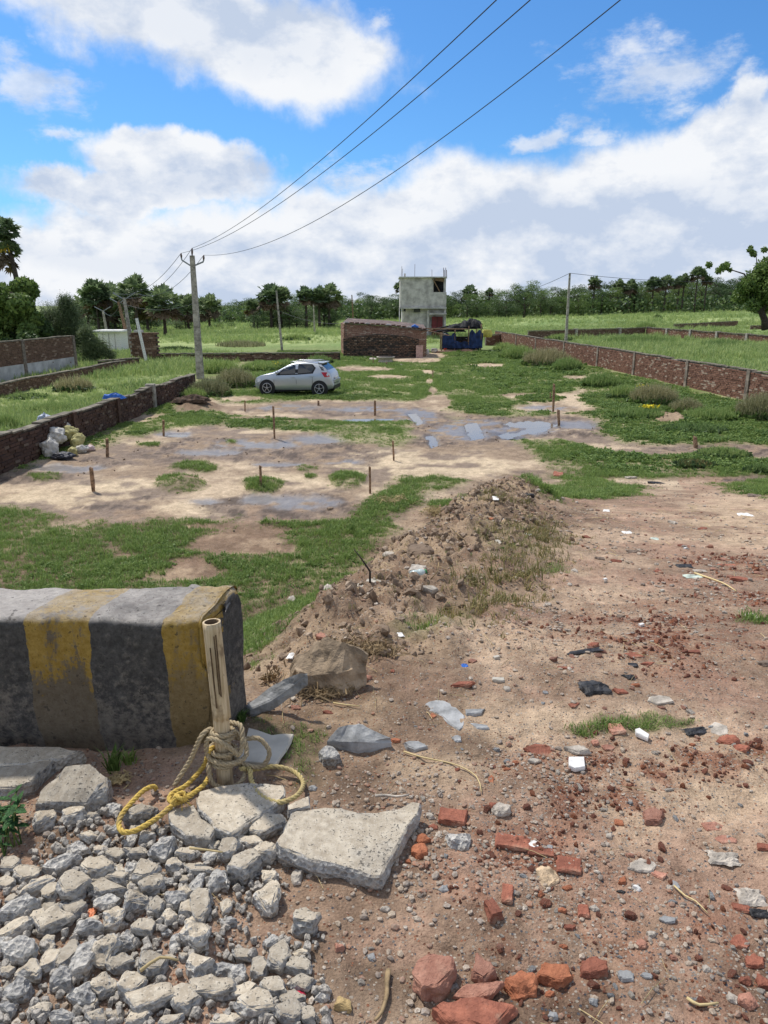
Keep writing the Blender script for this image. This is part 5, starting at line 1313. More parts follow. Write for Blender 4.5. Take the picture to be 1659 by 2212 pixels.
for k in range(9):
    q = at_y(rr2.uniform(95, 170), rr2.uniform(655, 710), 50) - P; b.tube([(0, 0, -.2), tuple(q * .5 + Vector((0, 0, .3))), tuple(q)], [.09, .05, .015], 5)
b.build('branches', M_bark, rt)
P = Vector((at_y(205, 765, 48).x, 48, gz(-17.5, 48))); rt = tag(empty('leaning_bush', P), 'bush leaning far over to the right at the end of the tall wall', 'bush')
feather(rt, P, [(200, 745, 1, .4, 16), (215, 755, 1, .6, 16), (230, 765, 1, .7, 12), (190, 735, 1, .3, 14), (185, 755, 1, .3, 14), (205, 768, .8, .6, 12), (180, 720, 1, -.2, 12)], 6500, 7, M_feather, .42, .8)
b = MB()
for k in range(6):
    q = at_y(rr2.uniform(200, 240), rr2.uniform(735, 768), 48) - P; b.tube([tuple(at_y(172, 760, 48) - P), tuple(q * .5 + Vector((-.3, 0, .6))), tuple(q)], [.06, .04, .012], 5)
b.build('branches', M_bark, rt)
# tall palm at the edge
PP_ = Vector((at_y(40, 760, 54).x, 54, gz(-26, 54))); rt = tag(empty('palm_tree', PP_), 'tall palm with hanging dead fronds and yellow fruit stalks at the left edge', 'palm tree')
def o54(px, py): return at_y(px, py, 54) - PP_
b = MB(); b.tube([o54(46, 760), o54(40, 640), o54(35, 600), o54(28, 570), o54(18, 530), o54(16, 505)], [.24, .2, .18, .17, .16, .12], 8); b.build('trunk', M_bark, rt)
s54 = ppm(PP_ + o54(18, 520)) / 1.08
for k, (px, py, r_, v) in enumerate([(12, 500, 30, 0), (20, 545, 26, 1), (4, 520, 26, 2)]):
    o = link('fronds', PALM[v][0], rt, o54(px, py)); o.scale = (r_ / s54,) * 3; o.rotation_euler = (.2, .1, k * 2)
for k, (px, py, r_) in enumerate([(14, 560, 26), (8, 545, 22)]):
    o = link('dead_fronds', PALM[k + 1][1], rt, o54(px, py)); o.scale = (r_ / s54, r_ / s54, r_ / s54 * 1.5)
b = MB()
for k in range(7):
    a = o54(16, 528); c = o54(rr2.uniform(4, 30), rr2.uniform(535, 548)); b.tube([tuple(a), tuple(a.lerp(c, .6) + Vector((0, -.4, .15))), tuple(c + Vector((0, -.6, 0)))], [.03, .05, .04], 5)
b.build('fruit_stalk', simple('yellow_stalks', (.42, .30, .04), .7), rt)
# right-hand tree
P = Vector((at_y(1650, 706, 78).x, 78, float(H0(np.array([40.0]), np.array([78.0]))[0]) )); 
P.z = min(P.z, at_y(1650, 708, 78).z + .3)
rt = tag(empty('broadleaf_tree', P), 'spreading tree with a dark forked trunk at the right edge', 'tree')
s78 = ppm(P); o78 = lambda px, py, y=0: at_y(px, py, 78) - P + Vector((0, y, 0))
big_crown('crown', rt, lobes_px(P, [(1655, 580, 26), (1640, 600, 24), (1620, 612, 20), (1605, 640, 18), (1640, 640, 24), (1670, 620, 40), (1612, 660, 14), (1660, 655, 26), (1600, 622, 14), (1557, 578, 9), (1545, 571, 7), (1569, 573, 7), (1562, 586, 6), (1551, 583, 5), (1632, 548, 7), (1640, 542, 6), (1625, 541, 6), (1633, 534, 5), (1577, 583, 5), (1690, 600, 50)], 3), 16000, .17, M_crownl, 9, .45)
b = MB()
b.tube([o78(1654, 712), o78(1652, 690), o78(1645, 675), o78(1635, 655), o78(1622, 632)], [.42, .34, .30, .24, .12], 9)
b.tube([o78(1645, 675), o78(1655, 655), o78(1662, 620)], [.26, .2, .08], 8)
b.tube([o78(1625, 632), o78(1608, 592), o78(1580, 583), o78(1560, 580)], [.12, .08, .05, .03], 6); b.tube([o78(1640, 640), o78(1638, 600), o78(1633, 548)], [.14, .09, .03], 6)
b.build('trunk', M_bark, rt)

# ------------------------------------------------------------------ bushes and tall dry weeds, each a thing
def weed(px, py, w_px, h_px, label, material, n=900, dark=None, name='weed_clump', group=None, seed=0, flowers=0):
    P = G(px, py); s = ppm(P); W_ = w_px / s; Hh = h_px / s; rs = np.random.RandomState(int(px + py) + seed)
    rt = tag(empty(name, P), label, 'weeds', group); b = MB(); st = MB()
    for k in range(n):
        a = rs.uniform(0, 6.28); q = math.sqrt(rs.rand()); x, y = math.cos(a) * q * W_ * .45, math.sin(a) * q * W_ * .3
        z0 = gz(P.x + x, P.y + y) - P.z if k % 6 == 0 else z0
        hh = Hh * rs.uniform(.45, 1.0) * (1 - .45 * q * q); la = rs.uniform(0, 6.28); ln = rs.uniform(.05, .4) * hh; wd = max(.008, .55 / s) * rs.uniform(.6, 1.2)
        tip = (x + math.cos(la) * ln, y + math.sin(la) * ln, z0 + hh)
        b.add([(x - wd, y, z0 - .03), (x + wd, y, z0 - .03), ((x + tip[0]) / 2 + wd, (y + tip[1]) / 2, z0 + hh * .55), tip, ((x + tip[0]) / 2 - wd, (y + tip[1]) / 2, z0 + hh * .55)], [(0, 1, 2, 3, 4)])
        if k % 2 == 0:
            for j in range(3):
                c = Vector(tip) - Vector((0, 0, hh * rs.uniform(0, .45))); u = Vector(rs.normal(size=3)).normalized() * hh * .10; v = Vector(rs.normal(size=3)).normalized() * wd * 1.2
                b.add([c, c + u * .5 + v, c + u, c + u * .5 - v], [(0, 1, 2, 3)])
    b.build('stems', material, rt)
    if dark:
        m = MB()
        for k in range(n // 2):
            a = rs.uniform(0, 6.28); q = math.sqrt(rs.rand()); x, y = math.cos(a) * q * W_ * .5, math.sin(a) * q * W_ * .32; c = Vector((x, y, rs.uniform(0, .55) * Hh * (1 - .6 * q) + gz(P.x, P.y) - P.z)); u = Vector(rs.normal(size=3)).normalized() * .07 * (1 + P.y / 40); v = Vector(rs.normal(size=3)).normalized() * .04 * (1 + P.y / 40)
            m.add([c - u, c + v, c + u, c - v], [(0, 1, 2, 3)])
        m.build('leaves', dark, rt)
    if flowers:
        m = MB()
        for k in range(flowers):
            x, y = rs.normal() * W_ * .25, rs.normal() * W_ * .15; c = Vector((x, y, Hh * rs.uniform(.6, 1.05)))
            for j in range(2):
                u = Vector(rs.normal(size=3)).normalized() * .03; v = Vector(rs.normal(size=3)).normalized() * .03; m.add([c - u, c + v, c + u, c - v], [(0, 1, 2, 3)])
        m.build('flowers', M_yellowfl, rt)
    return rt
for a in [(455, 855, 90, 46, 'pale wispy weeds round the foot of the power pole', M_grassy, 1500, M_crownl), (510, 835, 90, 48, 'wispy dry weeds left of the silver car', M_grassy, 1500, M_crownl), (420, 862, 60, 30, 'green weed tuft at the end of the dark wall', M_grassp, 700, M_crown),
          (560, 800, 90, 26, 'tall weeds behind the silver car', M_grassp, 1000, M_crownl), (470, 805, 100, 36, 'bushy weeds right of the power pole', M_grassp, 1300, M_crownl), (690, 785, 60, 22, 'weeds between car and stacked bricks', M_grassp, 700, M_crown), (620, 795, 60, 24, 'weeds above the roof of the car', M_grassp, 700, M_crown),
          (1180, 790, 110, 44, 'large tawny weed clump at the turn of the right wall', M_grassy, 2200, M_crownl), (1120, 775, 90, 34, 'weed clump left of the large tawny one', M_grassp, 1500, M_crownl), (1090, 762, 60, 26, 'weeds before the short red wall', M_grassp, 800, M_crown), (1225, 800, 70, 34, 'weeds touching the right wall at its bend', M_grassp, 1200, M_crownl),
          (1410, 872, 110, 52, 'tall pale weeds against the middle of the right wall', M_grassy, 2200, M_crownl), (1345, 860, 70, 34, 'greener weeds left of the tall pale ones at the wall', M_grassp, 1200, M_crown), (1480, 890, 80, 36, 'weeds hugging the right wall beside its grey post', M_grassy, 1200, M_crownl), (1640, 905, 110, 66, 'dense weeds at the right edge, growing up the wall', M_grassy, 2400, M_crownl), (1590, 900, 60, 36, 'low weeds at the foot of the grey wall post', M_grassp, 900, M_crown),
          (1300, 835, 90, 36, 'feathery weeds growing along the right wall before its bend', M_grassp, 1200, M_crownl), (1530, 905, 120, 30, 'yellow-green weeds spread under the right wall', M_grassp, 1500, M_crownl), (1380, 900, 120, 22, 'low bright weeds in the right-hand growth', M_grassp, 1200, M_crownl), (1500, 930, 140, 20, 'rank low weeds in the right corner of the plot', M_grassp, 1300, M_crown), (1000, 845, 0, 0, 'x', M_grassp, 1, None), (1560, 985, 120, 24, 'dark tangle of weeds beside the stake stump at right', M_grassp, 1200, M_crown), (1500, 1005, 90, 16, 'sparse weeds below the stake stump', M_grassb, 600, M_crown), (1640, 1020, 70, 22, 'weeds at the right edge above the track', M_grassp, 900, M_crown),
          (160, 845, 90, 40, 'straggling twiggy weeds on the knee-high wall', M_grassy, 900, M_crown), (60, 860, 100, 16, 'weeds at the foot of the tall wall', M_grassp, 600, M_crown), (15, 930, 60, 46, 'bright leafy bush at the left edge behind the dark wall', M_grassp, 900, M_crownl), (120, 890, 110, 26, 'green bush mound in the weedy plot', M_grassp, 1500, M_crownl), (290, 842, 120, 16, 'weeds in the far end of the weedy plot', M_grassp, 900, M_crown), (230, 868, 90, 18, 'rank weeds in the middle of the weedy plot', M_grassp, 900, M_crownl),
          (1380, 745, 180, 26, 'stand of tall reeds in the right field', M_grassp, 1800, None), (1560, 752, 120, 22, 'reeds in the right field near its posts', M_grassp, 1100, None), (1210, 735, 60, 18, 'green tuft by the foot of the slim pole', M_grassp, 500, M_crown), (1395, 712, 50, 20, 'tall reeds behind the far wall corner', M_grassp, 500, None), (1420, 690, 22, 12, 'lone shrub in the far right meadow', M_crown, 300, M_crown),
          (520, 748, 120, 16, 'reddish-green tall grass left of the slim pale pole', M_grassy, 900, None), (640, 735, 60, 18, 'dark reeds right of the slim pale pole', M_grassp, 600, M_crown), (380, 757, 90, 12, 'rows of leafy crop left of the power pole', M_crown, 900, M_crown)]:
    if a[2]: weed(*a[:6], n=a[6], dark=a[7])
for i, (px, py, lab) in enumerate([(1403, 895, 'yellow-flowering weeds in the right-hand growth'), (1645, 885, 'small yellow-flowering tuft at the right edge'), (1390, 850, 'yellow flowers close to the right wall'), (595, 800, 'faint yellow-flowering weeds behind the car')]):
    weed(px, py, 36, 18, lab, M_grassp, 220, M_crownl, 'flowering_weeds', flowers=90 if i == 0 else 35)

# ------------------------------------------------------------------ silver car
def build_car():
    Px = at_y(554, 850, 32.3).x; 
    scale = 1.0
    ctr = Vector((Px + .08, 32.6, 0)); z = gz(ctr.x + 2, ctr.y) + .02
    car = tag(empty('parked_car', (ctr.x, ctr.y, z), math.radians(-10)), 'silver hatchback parked on the grass, facing left', 'car')
    K = simple('silver_paint', (.47, .50, .53), .3, .03, 1, metal=.55, spec=.6); GL = simple('tinted_glass', (.02, .025, .03), .08, .1, 1, spec=.8); BK = simple('black_trim', (.02, .02, .022), .5, .1)
    TY_ = simple('tyre_rubber', (.025, .025, .025), .85, .1); RM = simple('alloy_rim', (.5, .5, .52), .35, .05, metal=.7); RD = simple('red_lamp', (.45, .015, .02), .2, .1, spec=.6); LP = simple('clear_lamp', (.7, .72, .75), .15, .05, spec=.7)
    L = 3.8
    xs = [0, .05, .14, .3, .55, .8, 1.0, 1.15, 1.4, 1.62, 1.85, 2.1, 2.45, 2.8, 3.05, 3.22, 3.4, 3.55, 3.68, 3.76, 3.8]
    zt = np.interp(xs, [0, .05, .14, .3, .6, 1.0, 1.3, 1.62, 1.85, 2.1, 2.45, 2.8, 3.05, 3.22, 3.4, 3.55, 3.68, 3.76, 3.8], [.55, .68, .77, .85, .93, 1.0, 1.18, 1.35, 1.44, 1.49, 1.51, 1.49, 1.46, 1.42, 1.27, 1.13, .98, .72, .55])
    zb = np.interp(xs, [0, .3, 3.4, 3.8], [.30, .20, .22, .34])
    wd = np.interp(xs, [0, .05, .14, .3, .6, 3.2, 3.55, 3.76, 3.8], [.50, .62, .72, .79, .825, .825, .79, .70, .62])
    def belt(x): return float(np.interp(x, [0, 1, 2.2, 3.8], [.80, .95, 1.0, 1.06]))
    def sec(i):
        x = xs[i]; t, b_, w = zt[i], zb[i], wd[i]; be = min(belt(x), t - .04)
        gr = np.clip((t - be) / .45, 0, 1); wr = w * (1 - .22 * gr) * .97
        zs = [b_, b_ + .06, b_ + (be - b_) * .35, b_ + (be - b_) * .62, b_ + (be - b_) * .85, be, be + (t - be) * .45, be + (t - be) * .86, t - .008 * gr, t]
        ws = [w * .86, w * .97, w, w * .995, w * .99, w * .955, (w * .955 + wr) / 2 * 1.0, wr * .985, wr * .86, 0]
        return zs, ws
    b = MB(); N_ = 10
    for i, x in enumerate(xs):
        zs, ws = sec(i)
        b.v += [(x, -w, z_) for z_, w in zip(zs, ws)] + [(x, w, z_) for z_, w in list(zip(zs, ws))[:-1][::-1]]
    R_ = 2 * N_ - 1
    def glass(x0, j, j2): pass
    for i in range(len(xs) - 1):
        for j in range(R_):
            a = i * R_ + j; c = i * R_ + (j + 1) % R_
            b.f.append([a, a + R_, c + R_, c]); b.mi.append(0); b.sm.append(j != R_ - 1)
    b.f.append(list(range(R_))[::-1]); b.f.append([(len(xs) - 1) * R_ + j for j in range(R_)]); b.mi += [0, 0]; b.sm += [False, False]
    b.build('body', K, car)
    def side_w(x, z_):
        i = max(0, min(len(xs) - 2, int(np.searchsorted(xs, x)) - 1)); f = (x - xs[i]) / (xs[i + 1] - xs[i]); o = 0
        for k, wt in ((i, 1 - f), (i + 1, f)):
            zs, ws = sec(k); o += wt * float(np.interp(z_, zs[:-1], ws[:-1]))
        return o
    U = lambda p: ((p[0] - 200) / 127.6, (848 - p[1]) / 127.6)
    def panel(name, poly, material, off=.008, px=True, parent=car, sides=(-1, 1)):
        pts = [U(p) if px else p for p in poly]; out = None
        for s in sides:
            m = MB(); n = len(pts); cx = sum(p[0] for p in pts) / n; cz = sum(p[1] for p in pts) / n
            ring = []; 
            for k in range(n):
                for t in (0, .33, .66): 
                    q = pts[(k + 1) % n]; ring.append((pts[k][0] * (1 - t) + q[0] * t, pts[k][1] * (1 - t) + q[1] * t))
            vs = [(cx, s * (side_w(cx, cz) + off), cz)] + [(p[0], s * (side_w(p[0], p[1]) + off), p[1]) for p in ring] + [(p[0], s * (side_w(p[0], p[1]) - .01), p[1]) for p in ring]
            k = len(ring); m.add(vs, [(0, 1 + i, 1 + (i + 1) % k) for i in range(k)] + [(1 + i, 1 + k + i, 1 + k + (i + 1) % k, 1 + (i + 1) % k) for i in range(k)])
            out = m.build(name, material, parent)
        return out
    panel('window_surround', [(342, 734), (398, 684), (460, 669), (560, 668), (582, 688), (566, 720), (465, 729)], BK, .005)
    panel('side_window', [(358, 728), (402, 689), (458, 675), (461, 722)], GL, .012); panel('side_window', [(476, 721), (475, 674), (555, 673), (572, 690), (558, 713)], GL, .012)
    panel('quarter_window', [(592, 664), (606, 668), (640, 702), (618, 702)], GL, .010)
    panel('headlight', [(206, 768), (238, 753), (250, 757), (240, 772), (212, 782)], LP, .010); panel('tail_light', [(616, 712), (655, 712), (666, 738), (636, 740)], RD, .012)
    panel('sill_trim', [(330, 822), (560, 812), (560, 820), (330, 830)], BK, .006)
    for xx, za, zc in ((329, 735, 822), (465, 727, 822), (562, 716, 780)): panel('door_gap', [(xx, za), (xx + 2, za), (xx + 2, zc), (xx, zc)], BK, .004)
    for (a, c) in ((448, 742), (560, 733)): panel('door_handle', [(a - 12, c), (a + 10, c - 1), (a + 10, c + 5), (a - 12, c + 6)], K, .03)
    # wheels
    for wx in (.68, 3.17):
        for s in (-1, 1):
            yb = side_w(wx, .5)
            m = MB(); m.tube([(0, s * (yb - .16), .32), (0, s * (yb + .004), .32)], .385, 24, smooth=False); a = m.build('wheel_arch', BK, car, (wx, 0, 0))
            rt = MB(); prof = [(yb - .17, .27), (yb - .16, .31), (yb - .05, .325), (yb + .01, .31), (yb + .025, .27), (yb + .02, .235)]
            rt.tube([(0, s * p[0], .32) for p in prof], [p[1] for p in prof], 24); wh = rt.build('wheel', TY_, car, (wx, 0, 0))
            m = MB(); m.tube([(0, s * (yb + .018), .32), (0, s * (yb + .024), .32)], .225, 20, smooth=False); m.build('rim_well', BK, wh)
            m = MB()
            for k in range(5):
                a_ = k * 2 * math.pi / 5 + .3; q = Vector((math.cos(a_), 0, math.sin(a_))); p0 = Vector((0, s * (yb + .03), .32)); m.beam(p0 + q * .03, p0 + q * .22, .075, .02)
            m.tube([(0, s * (yb + .028), .32), (0, s * (yb + .05), .32)], .05, 12); 
            m.tube([(.215 * math.cos(t_), s * (yb + .03), .32 + .215 * math.sin(t_)) for t_ in np.linspace(0, 2 * math.pi, 25)], .016, 6, cap=False); m.build('rim', RM, wh)
    # glass front and back
    def cross(name, stations, material, lift=.01, wf=.84, parent=car):
        m = MB(); vs = []
        for x in stations:
            z_ = float(np.interp(x, xs, zt)); i = int(np.clip(np.searchsorted(xs, x), 1, len(xs) - 1)); w = float(np.interp(x, xs, wd)); gr = np.clip((z_ - belt(x)) / .45, 0, 1); ww = w * (1 - .22 * gr) * wf
            for t in (-1, -.5, 0, .5, 1): vs.append((x, t * ww, z_ + lift * (1 if x < 2 else 1) - .012 * abs(t)))
        k = len(stations); m.add(vs, [(5 * i + j, 5 * i + 5 + j, 5 * i + 6 + j, 5 * i + 1 + j) for i in range(k - 1) for j in range(4)], 0, True); return m.build(name, material, parent)
    cross('windscreen', [1.03, 1.2, 1.4, 1.62, 1.8], GL, .012, .86); cross('rear_window', [3.24, 3.32, 3.42, 3.52], GL, .014, .86)
    m = MB(); m.box((3.2, 0, 1.46), (.26, 1.12, .035)); m.build('spoiler', K, car)
    for s in (-1, 1):
        m = MB(); m.tube([(1.75, s * .52, 1.47), (1.9, s * .52, 1.51), (2.9, s * .52, 1.535), (3.1, s * .52, 1.5)], .018, 6); m.build('roof_rail', RM, car)
        m = MB(); m.tube([(1.18, s * .82, 1.0), (1.2, s * .90, 1.03), (1.2, s * .98, 1.03)], [.04, .085, .05], 8); m.build('wing_mirror', K, car)
    m = MB(); m.box((-.01, 0, .45), (.06, .9, .2)); m.build('grille', BK, car)
    m = MB(); m.box((.0, 0, .66), (.03, .8, .07)); m.build('upper_grille', BK, car)
    m = MB(); m.box((-.02, 0, .34), (.1, 1.1, .07)); m.build('front_lip', BK, car)
    m = MB(); m.box((3.79, 0, .38), (.07, 1.2, .16)); m.build('rear_bumper_trim', BK, car)
    m = MB(); m.box((-.04, 0, .47), (.015, .5, .11)); m.build('number_plate', M_white, car); m = MB(); m.box((3.785, 0, .78), (.015, .5, .11)); m.build('number_plate', M_white, car)
    m = MB(); m.box((3.77, -.25, .82), (.02, .4, .16)); 
    m = MB(); m.box((3.79, 0, .66), (.10, 1.15, .12)); m.build('rear_bumper', K, car)
    m = MB(); m.tube([(3.15, .2, 1.47), (3.3, .2, 1.62)], .008, 5); m.build('aerial', BK, car)
build_car()
bpy.data.objects['parked_car'].scale = (.93, .93, .93)

# ------------------------------------------------------------------ heap of sacks
def sack(px, py, w, h, rot, label, material, seed, name='sack', cat='sack', lift=0.0, neck=True, Y=None, tilt=0.0):
    P = G(px, py) if Y is None else at_y(px, py, Y); bm = bmesh.new(); bmesh.ops.create_icosphere(bm, subdivisions=4, radius=1.0)
    for v in bm.verts:
        c = v.co.copy(); k = mnoise.fractal(c * 1.6 + Vector((seed * 3.1, 0, 0)), 1, 2, 3); rg = abs(mnoise.noise(c * 3.2 + Vector((0, seed, 0))))
        f = 1 + .28 * k - .30 * rg - .12 * abs(mnoise.noise(c * 7 + Vector((seed, 0, 0))))
        v.co = Vector((c.x * w / 2 * f, c.y * w * .38 * f, c.z * h / 2 * f))
        if neck and c.z > .55: v.co.x *= 1 - (c.z - .55) * 1.5; v.co.y *= 1 - (c.z - .55) * 1.5
        v.co.z = max(v.co.z, -h * .38)
    me = bpy.data.meshes.new(name); bm.to_mesh(me); bm.free(); me.materials.append(material); me.polygons.foreach_set('use_smooth', [True] * len(me.polygons))
    o = link(name, me, None, P + Vector((0, 0, h * .36 + lift))); o.rotation_euler = (0, rot, seed); return tag(o, label, cat)
def sk(n, c, r=.75): return simple(n, c, r, .18, 7, .012, bscale=22)
SW, SYL, SBL, SBK, SPL = sk('white_sack', (.50, .48, .44)), sk('yellowish_sack', (.42, .38, .17)), sk('bluish_sheet', (.30, .34, .42), .4), sk('black_sack', (.04, .042, .055), .5), sk('pinkish_sack', (.55, .42, .40))
sack(110, 988, .50, .62, .1, 'white tied sack standing at the front left of the heap', SW, 1); sack(122, 975, .75, .50, .0, 'bulging white sack in the middle of the heap', SW, 2, lift=.22, neck=False)
sack(148, 968, .7, .5, .3, 'yellowish slack sack on the right of the heap', SYL, 3, lift=.2); sack(168, 972, .5, .36, 1.0, 'second yellowish sack spilling to the right', SYL, 4, lift=.1)
sack(102, 962, .5, .42, -.2, 'bluish translucent sheet bunched on top of the heap', SBL, 5, lift=.55); sack(138, 992, .6, .22, 0, 'black sack lying at the foot of the heap', SBK, 6, neck=False); sack(190, 974, .42, .18, 0, 'pinkish bag lying apart at the right end of the heap', SPL, 7, neck=False)
sack(158, 985, .32, .3, .2, 'small yellow bag below the heap', SYL, 8); sack(135, 962, .55, .35, 0, 'white sack at the back of the heap', SW, 9, lift=.45, neck=False)
sack(178, 978, .35, .25, 0, 'little white bag beside the pinkish one', SW, 10, neck=False)
o = crumple(.7, .3, .22, 4, 8).build('blue_bag', M_bluepl, None, (-8.6 - .25, 24.1, gz(-8.8, 24.1) + .80)); tag(o, 'blue bag lying on top of the dark wall', 'bag')
M_dung = simple('dark_dung', (.085, .055, .038), .95, .4, 9, .03)
o = crumple(1.3, .8, .22, 21, 14).build('dung_heap', M_dung, None, G(412, 884) + Vector((0, 0, -.10))); tag(o, 'dark crumbly heap of dung near the wall', 'heap')

# ------------------------------------------------------------------ broken concrete, bricks and stones
def rough(bm, cuts, amp, freq, seed, topflat=False):
    bmesh.ops.triangulate(bm, faces=bm.faces[:])
    if cuts: bmesh.ops.subdivide_edges(bm, edges=bm.edges[:], cuts=cuts, use_grid_fill=True)
    bm.normal_update(); off = Vector((seed * 1.37, seed * .71, seed * 2.3))
    mv = []
    for v in bm.verts:
        k = mnoise.fractal(v.co * freq + off, 1.0, 2.0, 3)
        a = amp * (.3 if topflat and v.normal.z > .9 else 1)
        mv.append((v, v.normal * k * a))
    for v, d in mv: v.co += d
def finish(bm, name, mats, topmat=True, smooth=False):
    bm.normal_update()
    for f in bm.faces:
        f.material_index = 0 if (topmat and f.normal.z > .72) or len(mats) == 1 else 1
        f.smooth = smooth
    me = bpy.data.meshes.new(name); bm.to_mesh(me); bm.free()
    for m in mats: me.materials.append(m)
    return me
def rock_mesh(name, w, d, h, seed, mats, kind='chunk', cuts=2):
    r = random.Random(seed); bm = bmesh.new(); n = r.choice([4, 5, 5, 6, 7]) if kind != 'brick' else 4
    a0 = r.uniform(0, 6.28) if kind != 'brick' else math.pi / 4; pts = []
    ring = []
    for i in range(n):
        a = a0 + 2 * math.pi * (i + r.uniform(-.3, .3) * (kind != 'brick')) / n
        k = r.uniform(.78, 1.12) if kind != 'brick' else r.uniform(.95, 1.05) * 1.3
        ring.append((math.cos(a) * w / 2 * k, math.sin(a) * d / 2 * k))
    for (x, y) in ring:
        bm.verts.new((x * r.uniform(.82, .98), y * r.uniform(.82, .98), h * (1 + (r.uniform(-.12, .06) if kind != 'lump' else r.uniform(-.35, .1)))))
        bm.verts.new((x * r.uniform(.95, 1.12), y * r.uniform(.95, 1.12), h * r.uniform(.35, .6)))
        bm.verts.new((x * r.uniform(.6, .95), y * r.uniform(.6, .95), -h * .25))
    if kind == 'lump': bm.verts.new((r.uniform(-.1, .1) * w, r.uniform(-.1, .1) * d, h * 1.1))
    hull = bmesh.ops.convex_hull(bm, input=bm.verts[:])
    for v in [v for v in bm.verts if not v.link_faces]: bm.verts.remove(v)
    bmesh.ops.dissolve_limit(bm, angle_limit=.12, verts=bm.verts[:], edges=bm.edges[:])
    mn = min(w, d, h * 1.5)
    bmesh.ops.bevel(bm, geom=bm.edges[:], offset=mn * .05, segments=1, affect='EDGES')
    rough(bm, cuts, mn * .11, 2.9 / mn, seed, kind == 'chunk')
    return finish(bm, name, mats, len(mats) > 1)
def stone(px, py, wpx, hpx, mats, label, name='stone', cat='stone', rot=None, kind='chunk', group=None, seed=None, tilt=.10, flat=.5, lift=0.0, cuts=2, sink=.15):
    seed = seed if seed is not None else int(px * 7 + py * 3); r = random.Random(seed)
    P = G(px, py); s = ppm(P); dep = math.atan2(CAM_Z - P.z, P.y)
    w = wpx / s; hh = hpx / s; t = flat * min(w, hh) ; d = max(.45 * hh, (hh - t * math.cos(dep) * .8) / math.sin(dep)); d = min(d, 2.2 * w)
    mats = mats if isinstance(mats, (list, tuple)) else [mats]
    o = link(name, rock_mesh(name, w, d, t, seed, mats, kind, cuts), None, P + Vector((0, 0, -t * sink + lift)))
    o.rotation_euler = (r.uniform(-tilt, tilt), r.uniform(-tilt, tilt), r.uniform(-.25, .25) if rot is None else math.radians(rot))
    return tag(o, label, cat, group)
CC = (M_ctop, M_cside); CG = (M_cside,)
def slab(poly, z, thick, label, name='concrete_slab', cat='slab', mats=CC, zs=None, inset=.06, cuts=2, amp=.006, seed=1, taper=.0):
    """a broken slab whose upper outline is seen along the picture points poly; z: height of the top"""
    pts = [at_z(px, py, z if zs is None else zs[i]) for i, (px, py) in enumerate(poly)]
    c = sum(pts, Vector()) / len(pts); base = Vector((c.x, c.y, 0)); bm = bmesh.new(); r = random.Random(seed); n = len(pts)
    # extra points along the outline so that the break is ragged
    P2 = []
    for i in range(n):
        a, b = pts[i], pts[(i + 1) % n]; k = max(1, int((b - a).length / .045))
        for j in range(k):
            q = a.lerp(b, j / k)
            if j: q = q + Vector((r.uniform(-.006, .006), r.uniform(-.006, .006), 0))
            P2.append(q)
    e_ = min(thick * .12, .006); dirs = []
    m = len(P2)
    for k in range(m):
        t = (P2[(k + 1) % m] - P2[k - 1]); t.z = 0; t.normalize(); nn = Vector((-t.y, t.x, 0)); dirs.append(nn)
    area = sum(P2[k].x * P2[(k + 1) % m].y - P2[(k + 1) % m].x * P2[k].y for k in range(m)); sg = 1 if area > 0 else -1   # nn*sg points inwards
    sz = math.sqrt(abs(area) / 2)
    top = [bm.verts.new(P2[k] - base + dirs[k] * sg * e_) for k in range(m)]
    rim = [bm.verts.new(P2[k] - base - Vector((0, 0, e_))) for k in range(m)]
    mid = [bm.verts.new(P2[k] - base - dirs[k] * sg * inset * sz * r.uniform(.1, .5) - Vector((0, 0, thick * .5))) for k in range(m)]
    bot = [bm.verts.new(P2[k] - base + dirs[k] * sg * inset * sz * r.uniform(.0, .5) - Vector((0, 0, thick))) for k in range(m)]
    bm.faces.new(top); bm.faces.new(bot[::-1])
    for k in range(m):
        j = (k + 1) % m
        for A_, B_2 in ((top, rim), (rim, mid), (mid, bot)): bm.faces.new((A_[j], A_[k], B_2[k], B_2[j]))
    bmesh.ops.recalc_face_normals(bm, faces=bm.faces[:])
    rough(bm, cuts, amp, 22, seed, True)
    return tag(link(name, finish(bm, name, list(mats)), None, base), label, cat)
def c1(x, y): return (x * .4167, 1728 + y * .4167)      # notes taken from three enlargements
def c6(x, y): return (x * .4167, 1209.7 + y * .4167)
def c2(x, y): return (518.5 + .3646 * x, 1555.3 + .3646 * y)
def c3(x, y): return (1036.9 + .375 * x, 1469 + .375 * y)
def c4(x, y): return (483.9 + .4375 * x, 1019.6 + .4375 * y)

